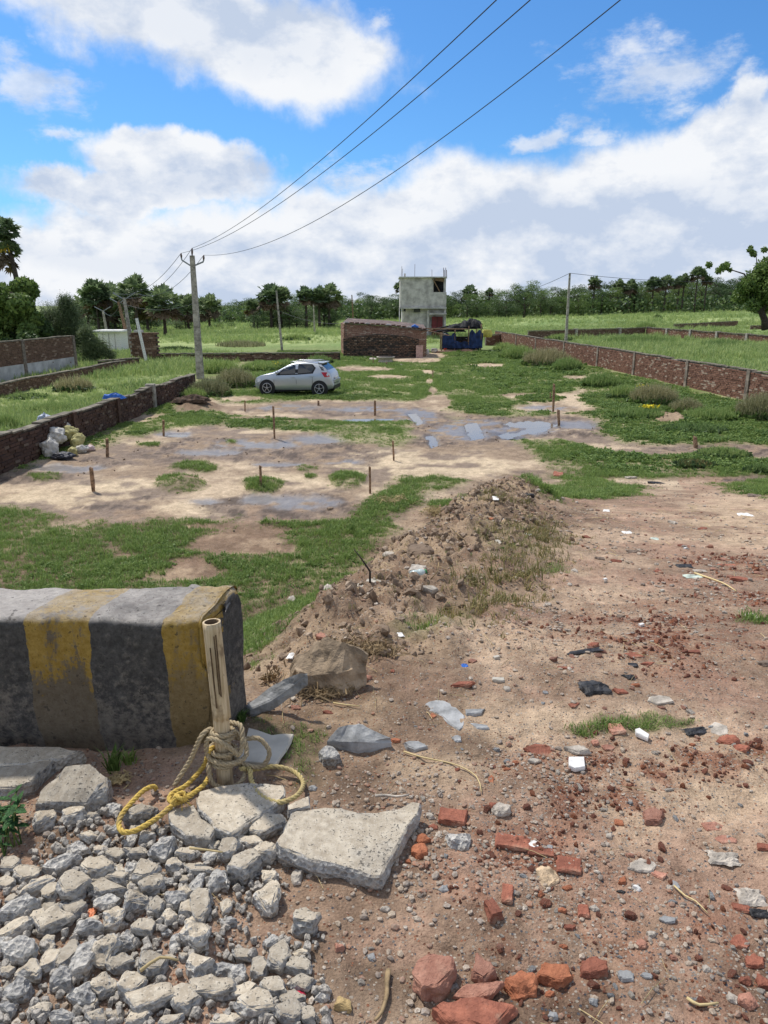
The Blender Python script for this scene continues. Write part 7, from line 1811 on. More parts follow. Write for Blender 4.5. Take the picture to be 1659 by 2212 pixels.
# bricks and single stones on the track
B_, BP, BO, ST, SL, BS = (M_brick,), (M_brickp,), (M_bricko,), (M_stone,), (M_slate,), (M_brownstone,)
T_ = [  # x, y, w, h, mats, kind, name, label
 (*c2(1260, 560), 66, 42, B_, 'brick', 'brick', 'whole dark red brick end right of the largest slab'), (*c2(1130, 562), 22, 22, ST, 'lump', 'stone', 'round pale stone left of the dark red brick'),
 (*c2(1305, 700), 60, 48, (M_cside,), 'lump', 'stone', 'crumbly white-grey mortar lump below the dark red brick'), (*c2(1065, 765), 42, 42, BO, 'lump', 'brick_piece', 'bright orange brick lump beside the tip of the largest slab'),
 (*c2(1085, 692), 34, 26, BO, 'lump', 'brick_piece', 'orange brick crumb above the bright orange lump'), (*c2(1145, 628), 26, 15, B_, 'lump', 'brick_piece', 'small red crumb under the pale round stone'), (*c2(995, 832), 20, 17, BO, 'lump', 'brick_piece', 'small orange crumb under the bright orange lump'),
 (*c2(1150, 1480), 118, 100, BP, 'chunk', 'brick_piece', 'big dusty pink brick half, leftmost at the bottom of the track'), (*c2(1450, 1450), 72, 82, BP, 'chunk', 'brick_piece', 'upright pinkish brick half right of the biggest pink one'),
 (*c2(1400, 1720), 200, 90, B_, 'chunk', 'brick_piece', 'very large red brick block cut by the bottom edge'), (*c2(1420, 1590), 150, 44, BP, 'chunk', 'brick_piece', 'long pale-red brick lying on the largest red block', ),
 (*c2(610, 1680), 50, 46, (simple('yellow_stone', (.42, .30, .14), .85, .25, 18, .004),), 'lump', 'stone', 'yellowish stone at the bottom, right of the rubble'), (*c2(490, 1610), 42, 38, CG, 'lump', 'concrete_chunk', 'isolated grey concrete lump left of the yellowish stone'),
 (*c2(585, 1340), 26, 26, BP, 'lump', 'stone', 'small pinkish stone right of the rubble heap'), (*c2(495, 912), 26, 24, ST, 'lump', 'stone', 'tan pebble tucked under the edge of the largest slab'), (*c2(335, 915), 32, 36, ST, 'lump', 'stone', 'pointed pale stone under the left end of the largest slab'),
 (*c2(860, 1112), 26, 20, ST, 'lump', 'stone', 'pale pebble on the gravel below the largest slab'), (*c2(782, 1398), 22, 22, SL, 'lump', 'stone', 'smooth grey pebble in the gravel left of the pink brick'), (*c2(1210, 995), 24, 18, SL, 'lump', 'stone', 'dark slate chip in the gravel above the pink brick'), (*c2(650, 1172), 18, 15, ST, 'lump', 'stone', 'whitish pebble right of the lone triangular chunk'),
 (*c2(925, 118), 26, 16, BO, 'chunk', 'brick_piece', 'orange crumb touching the slate boulder'), (*c2(1285, 100), 28, 20, SL, 'chunk', 'stone', 'squarish grey stone below the flush rock'), (*c2(430, 395), 24, 18, SL, 'lump', 'stone', 'grey pebble beside the loop of rope'), (*c2(1290, 290), 14, 12, B_, 'lump', 'brick_piece', 'small red pebble at the bend of the long straw'),
 (*c2(1550, 520), 42, 34, ST, 'lump', 'stone', 'knobbly white stone near the orange crumbs of the track'), (*c2(1500, 500), 34, 22, B_, 'lump', 'brick_piece', 'red brick crumb behind the knobbly white stone'),
 (*c3(190, 915), 74, 34, B_, 'brick', 'brick_piece', 'left half of the long buried red brick'), (*c3(350, 975), 60, 22, B_, 'brick', 'brick_piece', 'narrow middle part of the long buried red brick'), (*c3(515, 1045), 58, 38, B_, 'brick', 'brick_piece', 'right end of the long buried red brick'),
 (*c3(372, 1110), 62, 56, (simple('mottled_stone', (.46, .34, .22), .85, .4, 22, .008),), 'lump', 'stone', 'mottled white and orange stone below the long buried brick'), (*c3(310, 938), 28, 18, (M_white,), 'chunk', 'stone', 'white flat stone on the long buried brick'), (*c3(400, 958), 18, 17, SL, 'lump', 'stone', 'round grey pebble on the long buried brick'),
 (*c3(70, 1300), 52, 66, B_, 'chunk', 'brick_piece', 'upright broken red brick in the middle of the track'), (*c3(160, 1200), 26, 56, B_, 'brick', 'brick_piece', 'thin red brick sliver behind the upright broken brick'), (*c3(1000, 775), 62, 44, BP, 'chunk', 'stone', 'pinkish angular stone alone on the right of the track'),
 (*c3(430, 1670), 80, 62, BO, 'chunk', 'brick_piece', 'orange pitted brick piece at the bottom, centre right'), (*c3(650, 1645), 86, 52, B_, 'chunk', 'brick_piece', 'dark red cracked brick right of the orange pitted one'), (*c3(240, 1740), 82, 76, BO, 'lump', 'brick_piece', 'bent orange-red brick lump left of the orange pitted one'),
 (*c3(400, 1800), 24, 20, BO, 'lump', 'brick_piece', 'orange crumb below the orange pitted brick'), (*c3(480, 1530), 22, 14, BO, 'lump', 'brick_piece', 'tiny orange crumb above the orange pitted brick'), (*c3(340, 385), 66, 34, B_, 'lump', 'brick_piece', 'crumbled red brick heap above the gravel patch'), (*c3(205, 470), 16, 14, BO, 'lump', 'brick_piece', 'orange crumb left of the crumbled red heap'),
 (*c3(155, 510), 18, 12, BO, 'lump', 'brick_piece', 'lower orange crumb left of the crumbled red heap'), (*c3(65, 560), 16, 22, BO, 'lump', 'brick_piece', 'long orange crumb in the gravel patch'), (*c3(560, 390), 60, 26, ST, 'chunk', 'stone', 'flat whitish stone above the white tile square'), (*c3(312, 460), 34, 16, ST, 'chunk', 'stone', 'flat grey-white stone on the crumbled red heap'),
 (*c3(790, 262), 48, 34, BP, 'chunk', 'brick_piece', 'long pink brick sliver at the edge of the small green patch'), (*c3(735, 378), 32, 17, BP, 'chunk', 'brick_piece', 'oval pink stone below the small green patch'), (*c3(660, 355), 20, 16, BP, 'lump', 'stone', 'mauve pebble beside the oval pink stone'), (*c3(1378, 268), 58, 36, ST, 'lump', 'stone', 'tan boulder-like stone right of the small green patch'),
 (*c3(1430, 335), 50, 30, B_, 'lump', 'brick_piece', 'red brick piece under the tan stone'), (*c3(1515, 385), 48, 22, B_, 'lump', 'brick_piece', 'dark red brick piece farthest right near the tan stone'), (*c3(1218, 370), 16, 12, BO, 'lump', 'stone', 'orange pebble by the black strip of plastic'), (*c3(540, 132), 30, 18, B_, 'lump', 'brick_piece', 'red brick lump left above the small green patch'),
 (*c3(1040, 100), 58, 22, ST, 'chunk', 'stone', 'flat tan slab half sunk above the small green patch'), (*c3(155, 42), 22, 18, ST, 'lump', 'stone', 'tan round stone alone on smooth dirt'), (*c3(1345, 835), 84, 26, BP, 'chunk', 'stone', 'pink rock half sunk in pale sand at right'), (*c3(1410, 905), 44, 22, BP, 'lump', 'stone', 'reddish lump below the sunk pink rock'),
 (*c3(1540, 1825), 46, 44, BP, 'lump', 'stone', 'round pinkish stone near the bottom right corner'), (*c3(1450, 1815), 24, 30, ST, 'lump', 'stone', 'upright tan stone near the bottom right corner'), (*c3(1525, 1720), 32, 26, B_, 'lump', 'brick_piece', 'red brick lump above the pinkish corner stone'), (*c3(1575, 1610), 50, 34, B_, 'chunk', 'brick_piece', 'dull red flat brick at the lower right edge'),
 (*c3(1630, 1730), 36, 44, B_, 'chunk', 'brick_piece', 'red brick cut by the right edge near the bottom'), (*c3(840, 1695), 50, 26, SL, 'chunk', 'stone', 'pointed grey stone right of the dark cracked brick'), (*c3(960, 1695), 28, 16, SL, 'chunk', 'stone', 'flat grey stone further right of the pointed one'), (*c3(655, 1845), 26, 22, SL, 'lump', 'stone', 'bluish stone below the dark cracked brick'),
 (*c3(420, 1925), 26, 26, SL, 'lump', 'stone', 'dark grey pebble at the bottom edge'), (*c3(660, 1308), 26, 20, ST, 'lump', 'stone', 'smooth white pebble in mid track'), (*c3(597, 1315), 24, 32, B_, 'brick', 'brick_piece', 'flat red brick tile beside the smooth white pebble'), (*c3(985, 1455), 28, 22, ST, 'lump', 'stone', 'white-grey stone in the right of the track'),
 (*c3(1080, 1372), 44, 18, SL, 'chunk', 'stone', 'flat slate above the white-grey stone'), (*c3(1505, 1305), 40, 20, B_, 'brick', 'brick_piece', 'red brick piece by the white fluff at the right edge'), (*c3(930, 1055), 64, 30, ST, 'chunk', 'stone', 'dusty flat stone half sunk left of the plastic crumple'), (*c3(1030, 1110), 42, 26, BP, 'chunk', 'stone', 'pinkish sunk stone under the dusty flat one'),
 (*c3(900, 1190), 22, 20, (M_white,), 'lump', 'stone', 'small white stone below the dusty flat stones'), (*c3(822, 1148), 24, 20, BO, 'lump', 'brick_piece', 'orange round crumb near the small white stone'), (*c3(815, 1215), 22, 13, (M_blackpl,), 'lump', 'stone', 'black shiny pebble near the orange round crumb'), (*c3(1130, 1170), 20, 24, SL, 'lump', 'stone', 'grey pebble, one of a row in the right of the track'),
 (*c3(1090, 1190), 15, 14, ST, 'lump', 'stone', 'pale pebble left of the grey one in the row'), (*c3(1230, 1222), 18, 13, ST, 'lump', 'stone', 'pale pebble right end of the row'), (*c3(800, 815), 20, 16, BO, 'brick', 'brick_piece', 'little square orange brick crumb right of centre'), (*c3(745, 892), 20, 15, ST, 'lump', 'stone', 'brownish pebble right of centre'),
 (*c3(1310, 1660), 26, 20, ST, 'lump', 'stone', 'pale angular pebble in the lower right'), (*c3(1110, 1590), 22, 16, BP, 'lump', 'stone', 'pink pebble in the lower right'), (*c3(930, 1510), 34, 22, BP, 'chunk', 'stone', 'pink flat stone in the lower middle right'), (*c3(520, 1420), 38, 16, B_, 'chunk', 'brick_piece', 'red flat crumb left of the pink flat stone'),
 (*c3(1500, 1490), 40, 34, B_, 'chunk', 'brick_piece', 'dark red flush brick at right below the fluff'), (*c3(1640, 955), 34, 20, B_, 'brick', 'brick_piece', 'red brick end at the right edge, mid track'), (*c3(1510, 1560), 1, 1, ST, 'lump', 'stone', ''),
 (*c3(865, 1005), 22, 14, BP, 'lump', 'stone', 'tiny pink stone above the dusty flat one'), (*c3(470, 1320), 22, 18, BO, 'lump', 'brick_piece', 'orange crumb left of the flat red tile'), (*c3(345, 1225), 22, 16, BO, 'lump', 'brick_piece', 'orange crumb under the mottled stone'), (*c3(500, 1190), 26, 14, BO, 'lump', 'brick_piece', 'orange crumb right of the mottled stone'),
 (*c4(955, 475), 36, 26, ST, 'brick', 'stone', 'squared pale block with chipped rim high on the earth ridge'), (*c4(1020, 572), 38, 20, ST, 'chunk', 'stone', 'flat pale stone below the plastic bottle'), (*c4(970, 375), 72, 46, (M_clod,), 'lump', 'earth_clod', 'biggest hardened clod near the top of the ridge'), (*c4(515, 575), 24, 34, ST, 'lump', 'stone', 'whitish stone at left end of the ridge'),
 (*c4(630, 575), 18, 16, ST, 'lump', 'stone', 'small whitish stone between the larger two on the ridge'), (*c4(335, 620), 18, 20, ST, 'lump', 'stone', 'pale stone low on the left flank'), (*c4(225, 815), 18, 18, ST, 'lump', 'stone', 'pale stone lowest on the left flank'), (*c4(820, 400), 30, 18, ST, 'chunk', 'stone', 'flat stone on the bare face of the ridge'),
 (*c4(565, 635), 14, 12, B_, 'lump', 'brick_piece', 'red crumb on the left part of the ridge'), (*c4(1320, 228), 16, 12, BO, 'lump', 'brick_piece', 'orange crumb near the top right of the ridge'), (*c4(480, 805), 30, 16, BP, 'chunk', 'brick_piece', 'pink sliver behind the earthy boulder'), (*c4(710, 1010), 22, 16, BP, 'lump', 'stone', 'brown stone at the right end of the earthy boulder'),
 (*c4(620, 1040), 26, 18, B_, 'lump', 'brick_piece', 'dark red piece below the earthy boulder'), (*c4(835, 980), 12, 9, B_, 'lump', 'brick_piece', 'red crumb right of the earthy boulder'), (*c4(515, 1182), 26, 12, B_, 'lump', 'brick_piece', 'red piece between slate slab and slate boulder'), (*c4(357, 1158), 28, 16, BP, 'lump', 'stone', 'pinkish stone under the long slate slab'),
 (*c4(1228, 930), 20, 18, BP, 'lump', 'stone', 'pinkish cube-like stone beside the blue scrap'), (*c4(1355, 1020), 28, 12, (M_tile,), 'brick', 'stone', 'cream flat stone above the tan round one'), (*c4(1185, 1042), 54, 16, B_, 'chunk', 'brick_piece', 'long red brick sliver on smooth dirt'), (*c4(1395, 1062), 1, 1, ST, 'lump', 'stone', ''), (*c4(1030, 1195), 16, 15, BO, 'lump', 'brick_piece', 'orange pebble lying on the flush rock'),
 (*c4(1600, 652), 20, 10, ST, 'lump', 'stone', 'tan stone at the foot of the dry grass'), (*c4(1445, 622), 16, 10, BO, 'lump', 'brick_piece', 'orange crumb in the dry grass'), (*c4(1585, 1085), 14, 10, SL, 'lump', 'stone', 'small grey stone right of the tan round one'),
 (1206, 1023, 21, 13, B_, 'brick', 'brick', 'red brick lying at the edge of the grass, behind the ridge'), (1452, 1127, 26, 15, ST, 'lump', 'stone', 'tan boulder alone in the upper part of the track'), (1140, 1067, 30, 14, (M_blackpl,), 'lump', 'stone', 'blackened lump at the right end of the ridge'), (1360, 1030, 30, 8, ST, 'chunk', 'stone', 'flat pale stone at the edge of the upper grass'),
 (1268, 1160, 22, 10, B_, 'lump', 'stone', 'dark stone right of the ridge'), (1518, 1142, 22, 7, B_, 'chunk', 'brick_piece', 'reddish flat piece in the upper right of the track'), (1365, 1190, 24, 10, BS, 'lump', 'stone', 'brown stone in the upper middle of the track'), (1295, 1205, 28, 10, BS, 'lump', 'stone', 'brown stone left of the other brown one'), (1330, 1212, 30, 9, B_, 'lump', 'brick_piece', 'red-brown flat stone between the brown ones'),
 (1240, 1232, 17, 11, ST, 'lump', 'stone', 'pale stone right of the dry grass'), (1230, 1262, 12, 9, ST, 'lump', 'stone', 'pale stone just left below the other pale one'), (1420, 1233, 24, 8, B_, 'chunk', 'brick_piece', 'thin red piece left of the black scrap'), (1475, 1180, 34, 8, B_, 'chunk', 'brick_piece', 'thin reddish piece above the black scrap'), (1570, 1218, 50, 10, B_, 'chunk', 'brick_piece', 'wide dark red patch stone at upper right'), (1600, 1250, 60, 14, B_, 'chunk', 'brick_piece', 'wide low red brick rubble piece near the right edge'),
 (1340, 1330, 22, 11, BS, 'lump', 'stone', 'brown stone in mid track'), (1400, 1432, 46, 12, B_, 'chunk', 'brick_piece', 'low red stone in the middle of the track'), (1498, 1405, 42, 16, B_, 'chunk', 'brick_piece', 'dark red flush piece in the middle right'), (1370, 1412, 56, 16, B_, 'chunk', 'brick_piece', 'wide red flush piece in mid track'), (1367, 1433, 22, 12, (M_blackpl,), 'lump', 'stone', 'black stone next to the red flush piece'), (1279, 1391, 30, 14, B_, 'lump', 'brick_piece', 'red crumbs right of smooth dirt'),
 (1357, 1459, 34, 18, (M_blackpl,), 'lump', 'stone', 'black boot-shaped lump above the red round stone'), (1372, 1478, 24, 15, BO, 'lump', 'brick_piece', 'red round stone under the black lump'), (1340, 1492, 40, 14, B_, 'chunk', 'brick_piece', 'reddish flat stone right of the black plastic'), (1220, 1442, 48, 10, B_, 'chunk', 'brick_piece', 'reddish clod left of the black plastic'), (1412, 1502, 26, 12, BS, 'lump', 'stone', 'brown stone right of the flat tan slab'), (1650, 1430, 30, 18, BS, 'lump', 'stone', 'brown clod at the right edge in mid track'),
 (1600, 1360, 34, 12, BS, 'chunk', 'stone', 'brown flat stone near the white crumpled paper'), (1420, 1042, 46, 7, (M_blackpl,), 'lump', 'ash_patch', 'low dark ash heap at the top of the track'), (1625, 1070, 50, 10, BS, 'lump', 'stone', 'dark brown rubble at the upper right edge')]
names = {'brick': 'brick', 'brick_piece': 'brick piece', 'stone': 'stone', 'concrete_chunk': 'rubble', 'earth_clod': 'clod', 'ash_patch': 'ash heap'}
for i, (x, y, w, h, m, k, nm, lab) in enumerate(T_):
    if w < 2: continue
    sunk = any(s in lab for s in ('sunk', 'flush', 'buried', 'patch'))
    stone(x, y + h * .25, w, h, m, lab, nm, names[nm], kind=k, flat=.30 if sunk else .55, sink=.45 if sunk else .36, seed=i * 5 + 2, tilt=.05 if k == 'brick' else .16, rot=(-12 if k == 'brick' else None), cuts=3 if w > 60 else 2 if w > 22 else 1)
# many lesser brick bits and stones, told apart by nothing
MESH = {}
def bits(n, x0, x1, y0, y1, lo, hi, seed, mats, nm, cat, label, group, key):
    rs = random.Random(seed); k = 0
    while k < n:
        px, py = rs.uniform(x0, x1), rs.uniform(y0, y1); x, y = hit(H0, px, py)
        if float(mask(key, np.array([x]), np.array([y]), .4)[0]) < rs.random() * .8: 
            if rs.random() > .25: continue
        mi = rs.randrange(6); kk = (nm, mats[0].name, mi)
        if kk not in MESH: MESH[kk] = rock_mesh(nm, 1, .8, .5, mi * 17 + len(nm), mats, 'chunk' if mi % 2 else 'lump', 1)
        P = Vector((x, y, gz(x, y))); s = (lo + (hi - lo) * rs.random() ** 2.2) / ppm(P)
        o = link(nm, MESH[kk], None, P - Vector((0, 0, s * .14))); o.scale = (s, s * rs.uniform(.6, 1), s * rs.uniform(.5, 1)); o.rotation_euler = (rs.uniform(-.3, .3), rs.uniform(-.3, .3), rs.uniform(0, 6.28)); tag(o, label, cat, group); k += 1
bits(90, 900, 1700, 1560, 2200, 10, 34, 1, B_, 'brick_bit', 'brick bit', 'small red brick bit lying in the gravel of the near track', 'red brick bits in the near gravel', 'redbrick')
bits(45, 880, 1700, 1560, 2200, 8, 24, 2, BO, 'brick_bit', 'brick bit', 'small orange brick bit lying in the gravel of the near track', 'orange brick bits in the near gravel', 'redbrick')
bits(60, 650, 1700, 1500, 2200, 9, 24, 3, ST, 'small_stone', 'stone', 'small pale stone lying in the gravel of the near track', 'small pale stones in the near gravel', 'redbrick')
bits(45, 650, 1700, 1500, 2200, 9, 24, 4, SL, 'small_stone', 'stone', 'small grey stone lying in the gravel of the near track', 'small grey stones in the near gravel', 'redbrick')
bits(70, 1180, 1690, 1100, 1560, 6, 22, 5, BP, 'brick_bit', 'brick bit', 'small dusty brick bit on the further part of the track', 'dusty brick bits on the far track', 'redbrick')
bits(60, 1150, 1690, 1090, 1560, 5, 15, 6, ST, 'small_stone', 'stone', 'small pale stone on the further part of the track', 'small pale stones on the far track', 'redbrick')
bits(40, 560, 1200, 1060, 1420, 8, 20, 7, (M_clod,), 'earth_clod', 'clod', 'loose clod of earth on the ridge', 'loose clods on the ridge', 'soil')

# litter
def scrap(px, py, w, h, material, label, name='plastic_scrap', cat='litter', seed=1, tall=.25):
    P = G(px, py); s = ppm(P); dep = math.atan2(CAM_Z - P.z, P.y); o = crumple(w / s, min(h / s / math.sin(dep), 2.5 * w / s), tall * min(w, h * 1.5) / s, seed, 12).build(name, material, None, P + Vector((0, 0, .004))); o.rotation_euler = (0, 0, random.Random(seed).uniform(-.3, .3)); return tag(o, label, cat)
M_pp = simple('pale_green_plastic', (.48, .54, .46), .45, .25, 18, .003)
for i, (x, y, w, h, m, lab, nm) in enumerate([(*c3(660, 50), 58, 26, M_blackpl, 'crumpled black plastic above the small green patch', 'plastic_scrap'), (*c3(1245, 300), 54, 14, M_blackpl, 'black strip of plastic by the tan stone', 'plastic_scrap'), (*c3(1400, 1035), 62, 26, M_stone, 'shredded whitish plastic crumple at right', 'plastic_scrap'),
    (*c3(1615, 1350), 50, 16, M_blackpl, 'black plastic strip at the right edge', 'plastic_scrap'), (*c3(1560, 1260), 60, 34, M_stone, 'dirty white fluff at the right edge', 'plastic_scrap'), (1478, 1224, 36, 8, M_blackpl, 'black scrap lying on the upper track', 'plastic_scrap'), (1500, 1246, 44, 8, M_pp, 'pale green plastic below the black scrap', 'plastic_scrap'), (1512, 1234, 26, 5, M_stone, 'white shreds just above the pale green plastic', 'plastic_scrap'),
    (1610, 1114, 28, 9, M_white, 'white plastic shred at the upper right', 'plastic_scrap'), (1625, 1334, 26, 14, M_stone, 'crumpled white paper near the right edge', 'paper'), (1265, 1408, 80, 7, M_blackpl, 'dark thread-like scrap across the dirt', 'plastic_scrap'), (1070, 1084, 12, 9, M_white, 'white scrap near the top of the ridge', 'plastic_scrap'), (1081, 1124, 16, 7, M_white, 'white paper below the top of the ridge', 'paper'),
    (1131, 1157, 36, 7, M_white, 'long white scrap on the dry flank', 'plastic_scrap'), (1075, 1174, 18, 8, M_tile, 'pinkish scrap left of the long white one', 'plastic_scrap'), (864, 1373, 15, 9, M_white, 'white scrap at the foot of the green patch', 'paper'), (629, 1418, 14, 14, M_white, 'white scrap beside the earthy boulder', 'paper'), (790, 1272, 24, 34, M_tile, 'cream cloth hanging on the ridge', 'cloth'), (806, 1256, 34, 10, M_tile, 'flap of cream cloth above the hanging one', 'cloth'),
    (1004, 1443, 14, 9, M_bluepl, 'blue wrapper on smooth dirt', 'wrapper'), (*c2(340, 1640), 32, 16, simple('red_wrapper', (.5, .03, .07), .5), 'red and white wrapper on the rubble', 'wrapper'), (*c1(825, 665), 22, 10, M_bluepl, 'blue wrapper wedged in the rubble', 'wrapper'), (*c1(470, 600), 18, 26, simple('orange_wrapper', (.7, .25, .12), .5), 'orange and pink wrapper in the rubble', 'wrapper'),
    (1360, 1000 + 45, 1, 1, M_white, '', ''), (1430, 1235, 1, 1, M_white, '', ''), (1355, 1153, 20, 6, M_white, 'small white shred in the upper track', 'plastic_scrap'), (1415, 1165, 16, 6, M_pp, 'pale blue shred in the upper track', 'plastic_scrap'), (1310, 1104, 14, 6, M_white, 'white shred by the bare edge of the ridge', 'plastic_scrap'), (620, 1365, 1, 1, M_white, '', '')]):
    if w < 2: continue
    scrap(x, y, w, h, m, lab, nm, 'litter' if nm != 'cloth' else 'cloth', i + 5)
slab([c3(*q) for q in [(512, 440), (600, 440), (606, 495), (550, 505), (514, 490)]], .02, .018, 'white square tile fragment lying flat on the track', name='tile_piece', cat='tile', mats=(M_white,), seed=33, amp=.001)
slab([c3(*q) for q in [(895, 280), (920, 275), (975, 310), (968, 330), (900, 300)]], .02, .018, 'white chalky stick-like chip below the small green patch', name='tile_piece', cat='tile', mats=(M_white,), seed=34, amp=.001)
for i, (x, y, w, lab) in enumerate([(1072, 1424, 14, 'cream domino-shaped chip on smooth dirt'), (1430, 1278, 10, 'cream chip in mid track'), (1307, 1253, 9, 'tiny white chip in mid track'), (1385, 1352, 12, 'white square chip in mid track'), (1480, 1247 - 60, 8, 'tiny white chip in the upper track')]):
    P = G(x, y); s = ppm(P); b = MB(); b.box((0, 0, .006), (w / s, w / s * .55, .014), .5); tag(b.build('tile_chip', M_tile if 'cream' in lab else M_white, None, P), lab, 'chip')
# plastic bottle
P = G(903, 1252); s = ppm(P); bt = tag(empty('plastic_bottle', P + Vector((0, 0, .035)), .45), 'clear plastic bottle with a green cap on the ridge', 'bottle')
b = MB(); L_ = 34 / s; b.tube([(-L_ * .5, 0, 0), (-L_ * .48, 0, 0), (-L_ * .1, 0, .0), (0, 0, 0), (.1 * L_, 0, 0), (.3 * L_, 0, .005), (.42 * L_, 0, .01), (.5 * L_, 0, .01)], [.02, .03, .032, .027, .032, .03, .014, .012], 14); b.build('bottle_body', simple('clear_pet', (.45, .52, .50), .2, .1, 9, spec=.6), bt)
b = MB(); b.tube([(.5 * L_, 0, .01), (.58 * L_, 0, .012)], .015, 12); b.build('cap', simple('green_cap', (.05, .28, .10), .4), bt)
# twigs and straws
def twig(pxs, r, label, material, z=.01, name='twig'):
    pts = [G(a, b_) + Vector((0, 0, z)) for a, b_ in pxs]; base = pts[0]; C_ = catmull(pts, .03); b = MB(); n = len(C_); b.tube([p - base for p in C_], [r * (1 - .5 * i / n) for i in range(n)], 5); return tag(b.build(name, material, None, base), label, 'twig')
twig([c2(970, 200), c2(1080, 235), c2(1280, 280), c2(1400, 350), c2(1430, 440)], .0035, 'long pale straw curving over the dirt', M_straw, name='straw')
twig([c2(880, 1500), c2(870, 1580), c2(870, 1650), c2(840, 1750), c2(800, 1800)], .007, 'curved brown stick at the bottom of the picture', M_cord)
twig([c2(800, 495), c2(870, 492), c2(930, 500), c2(1000, 490)], .006, 'bare stick lying behind the largest slab', M_stone, .03)
twig([c1(990, 340), c1(1080, 350), c1(1160, 362)], .004, 'thin straw lying across the chunks', M_straw, .06, 'straw')
twig([c1(740, 990), c1(840, 920), c1(935, 935)], .0045, 'forked straw on the lower rubble', M_straw, .06, 'straw')
twig([c3(1115, 1200), c3(1180, 1260), c3(1240, 1290), c3(1310, 1360)], .003, 'bent straw in the right of the track', M_straw, name='straw')
twig([c3(1190, 1850), c3(1260, 1890), c3(1370, 1878)], .0045, 'light straw near the bottom right', M_straw, name='straw')
twig([c4(540, 1150), c4(600, 1160), c4(670, 1167)], .004, 'short dry stalk below the slate slab', M_straw, name='straw')
twig([(1500, 1240), (1560, 1262), (1590, 1280)], .008, 'dry stalk beside the pale green plastic', M_straw, name='straw')
twig([(1160, 1067), (1190, 1062)], .03, 'weathered plank piece at the right end of the ridge', M_stone, .03, 'plank')
p0 = G(799, 1270); p1 = at_y(764, 1186, p0.y + .1); b = MB(); b.tube([(0, 0, -.03), tuple((p1 - p0) * .35 + Vector((.035, 0, 0))), tuple((p1 - p0) * .7 + Vector((.02, 0, 0))), tuple(p1 - p0)], [.008, .007, .005, .003], 5); tag(b.build('twig', simple('black_twig', (.03, .025, .02), .9), None, p0), 'thin dark branch sticking up out of the ridge', 'twig')
p0 = G(985, 1180); b = MB()
for k, (a, b_) in enumerate([((992, 1172), (975, 1140)), ((1010, 1188), (985, 1150)), ((930, 1255), (948, 1215))]):
    q0 = G(*a); q1 = at_y(*b_, q0.y + .05); b.tube([tuple(q0 - p0), tuple((q0 + q1) / 2 - p0 + Vector((.02, 0, 0))), tuple(q1 - p0)], .005, 4)
tag(b.build('dry_stalks', M_cord, None, p0), 'dry stalks standing on the ridge below the straw', 'stalks')
# heap of straw on the crest, root tangle by the boulder, twiggy stub, tufts
def tangle(px, py, w, h, n, label, material, name, cat, r=.003, seed=1, up=.5):
    P = G(px, py); s = ppm(P); W_, Hh = w / s, h / s; rs = random.Random(seed); b = MB()
    for k in range(n):
        a = Vector((rs.gauss(0, .25) * W_, rs.gauss(0, .3) * W_ * .5, 0)); a.z = gz(P.x + a.x, P.y + a.y) - P.z + rs.uniform(0, .3) * Hh; d = Vector((rs.uniform(-1, 1), rs.uniform(-1, 1), rs.uniform(-.3, up))).normalized() * W_ * rs.uniform(.1, .35)
        b.tube([a, a + d * .5 + Vector((rs.uniform(-.1, .1), 0, rs.uniform(0, .12))) * W_, a + d], r * rs.uniform(.6, 1.3), 3, smooth=False)
    return tag(b.build(name, material, None, P), label, cat)
tangle(952, 1112, 70, 40, 260, 'heap of golden straw on the crest of the ridge', M_straw, 'straw_heap', 'straw', .004, 2, .3)
tangle(850, 1085, 80, 30, 90, 'trail of dry straw over the green flank', M_straw, 'straw_heap', 'straw', .004, 3, .3)
tangle(800, 1420, 110, 60, 330, 'tangle of brown roots right of the earthy boulder', M_cord, 'root_tangle', 'roots', .003, 4, .4)
tangle(700, 1500, 100, 50, 220, 'tangle of dry roots below the earthy boulder', M_cord, 'root_tangle', 'roots', .003, 5, .3)
tangle(585, 1470, 40, 40, 60, 'small upright twiggy stub beside the block', M_cord, 'root_tangle', 'roots', .003, 6, 3)
tangle(255, 1690, 50, 50, 130, 'withered grass hanging under the end of the ledge', M_straw, 'dead_grass', 'dry grass', .0018, 7, .8)
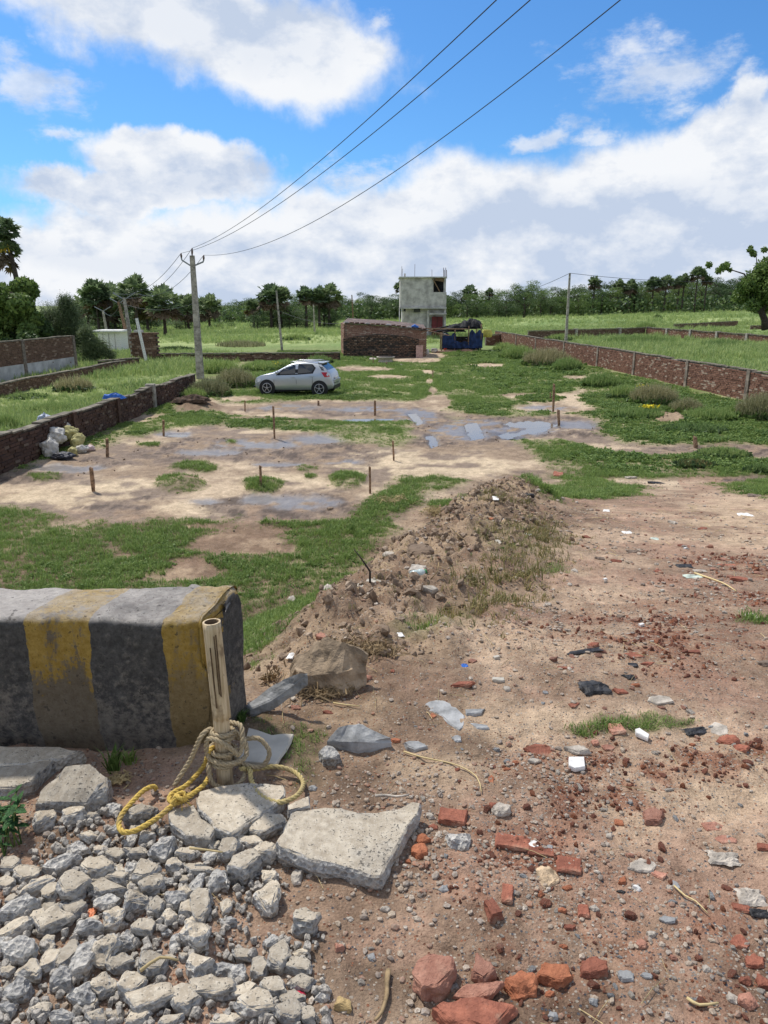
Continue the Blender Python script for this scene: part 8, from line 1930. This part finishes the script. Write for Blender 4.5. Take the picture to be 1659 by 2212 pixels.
def tuft(px, py, w, h, n, label, material=None, seed=1):
    P = G(px, py); s = ppm(P); rs = random.Random(seed); b = MB()
    for k in range(n):
        a = rs.uniform(0, 6.28); q = rs.random() * w / s * .2; la = rs.uniform(0, 6.28); hh = h / s * rs.uniform(.5, 1); ln = hh * rs.uniform(.1, .9); x, y = math.cos(a) * q, math.sin(a) * q; wd = .0022
        b.add([(x - wd, y, -.01), (x + wd, y, -.01), (x + math.cos(la) * ln * .4 + wd, y + math.sin(la) * ln * .4, hh * .65), (x + math.cos(la) * ln, y + math.sin(la) * ln, hh * .8), (x + math.cos(la) * ln * .4 - wd, y + math.sin(la) * ln * .4, hh * .65)], [(0, 1, 2, 3, 4)])
    return tag(b.build('grass_tuft', material or M_grass, None, P), label, 'grass tuft')
tuft(245, 1665, 60, 75, 40, 'thin green grass tuft growing out under the block'); tuft(280, 1650, 60, 40, 30, 'low grass tuft right of the thin one under the block', seed=2); tuft(520, 1560, 30, 35, 90, 'bright little weed at the end corner of the block', M_crownl, 3)
tuft(760, 1150, 30, 26, 60, 'light green seedling on the green flank of the ridge', M_crownl, 4)
# leafy plant at the left edge
P = G(10, 1850); s = ppm(P); pl_ = tag(empty('leafy_plant', P), 'leafy green plant growing at the left edge of the rubble', 'plant')
lb = MB(); lb.add([(0, 0, 0), (.3, .22, .03), (.7, .2, .0), (1, 0, -.12), (.7, -.2, 0), (.3, -.22, .03), (.5, 0, -.05)], [(0, 1, 6), (1, 2, 6), (2, 3, 6), (3, 4, 6), (4, 5, 6), (5, 0, 6)], smooth=True)
lme = bpy.data.meshes.new('leaf'); lme.from_pydata(lb.v, [], lb.f); lme.materials.append(simple('broad_green_leaf', (.045, .12, .035), .5, .35, 1.5, .01)); lme.polygons.foreach_set('use_smooth', [True] * 6)
rs = random.Random(8); sb = MB()
for st in range(9):
    tipp = at_z(rs.uniform(-25, 62), rs.uniform(1738, 1835), 0) - P; tipp.z = rs.uniform(.05, .13); tipp *= .9; root = Vector((rs.uniform(-.04, .03), rs.uniform(-.02, .05), 0)); sb.tube([root, root.lerp(tipp, .5) + Vector((0, 0, .03)), tipp], .0025, 5)
    for k in range(8):
        f = .35 + .65 * k / 7; q = root.lerp(tipp, f) + Vector((0, 0, .03 * math.sin(f * 3.1))); o = link('leaf', lme, pl_, q); l = rs.uniform(.028, .046); o.scale = (l, l * rs.uniform(.8, 1.1), l); o.rotation_euler = (rs.uniform(-.5, .5), rs.uniform(-.5, .4), k * 2.4 + rs.uniform(-.4, .4))
sb.build('stems', M_grassd, pl_)
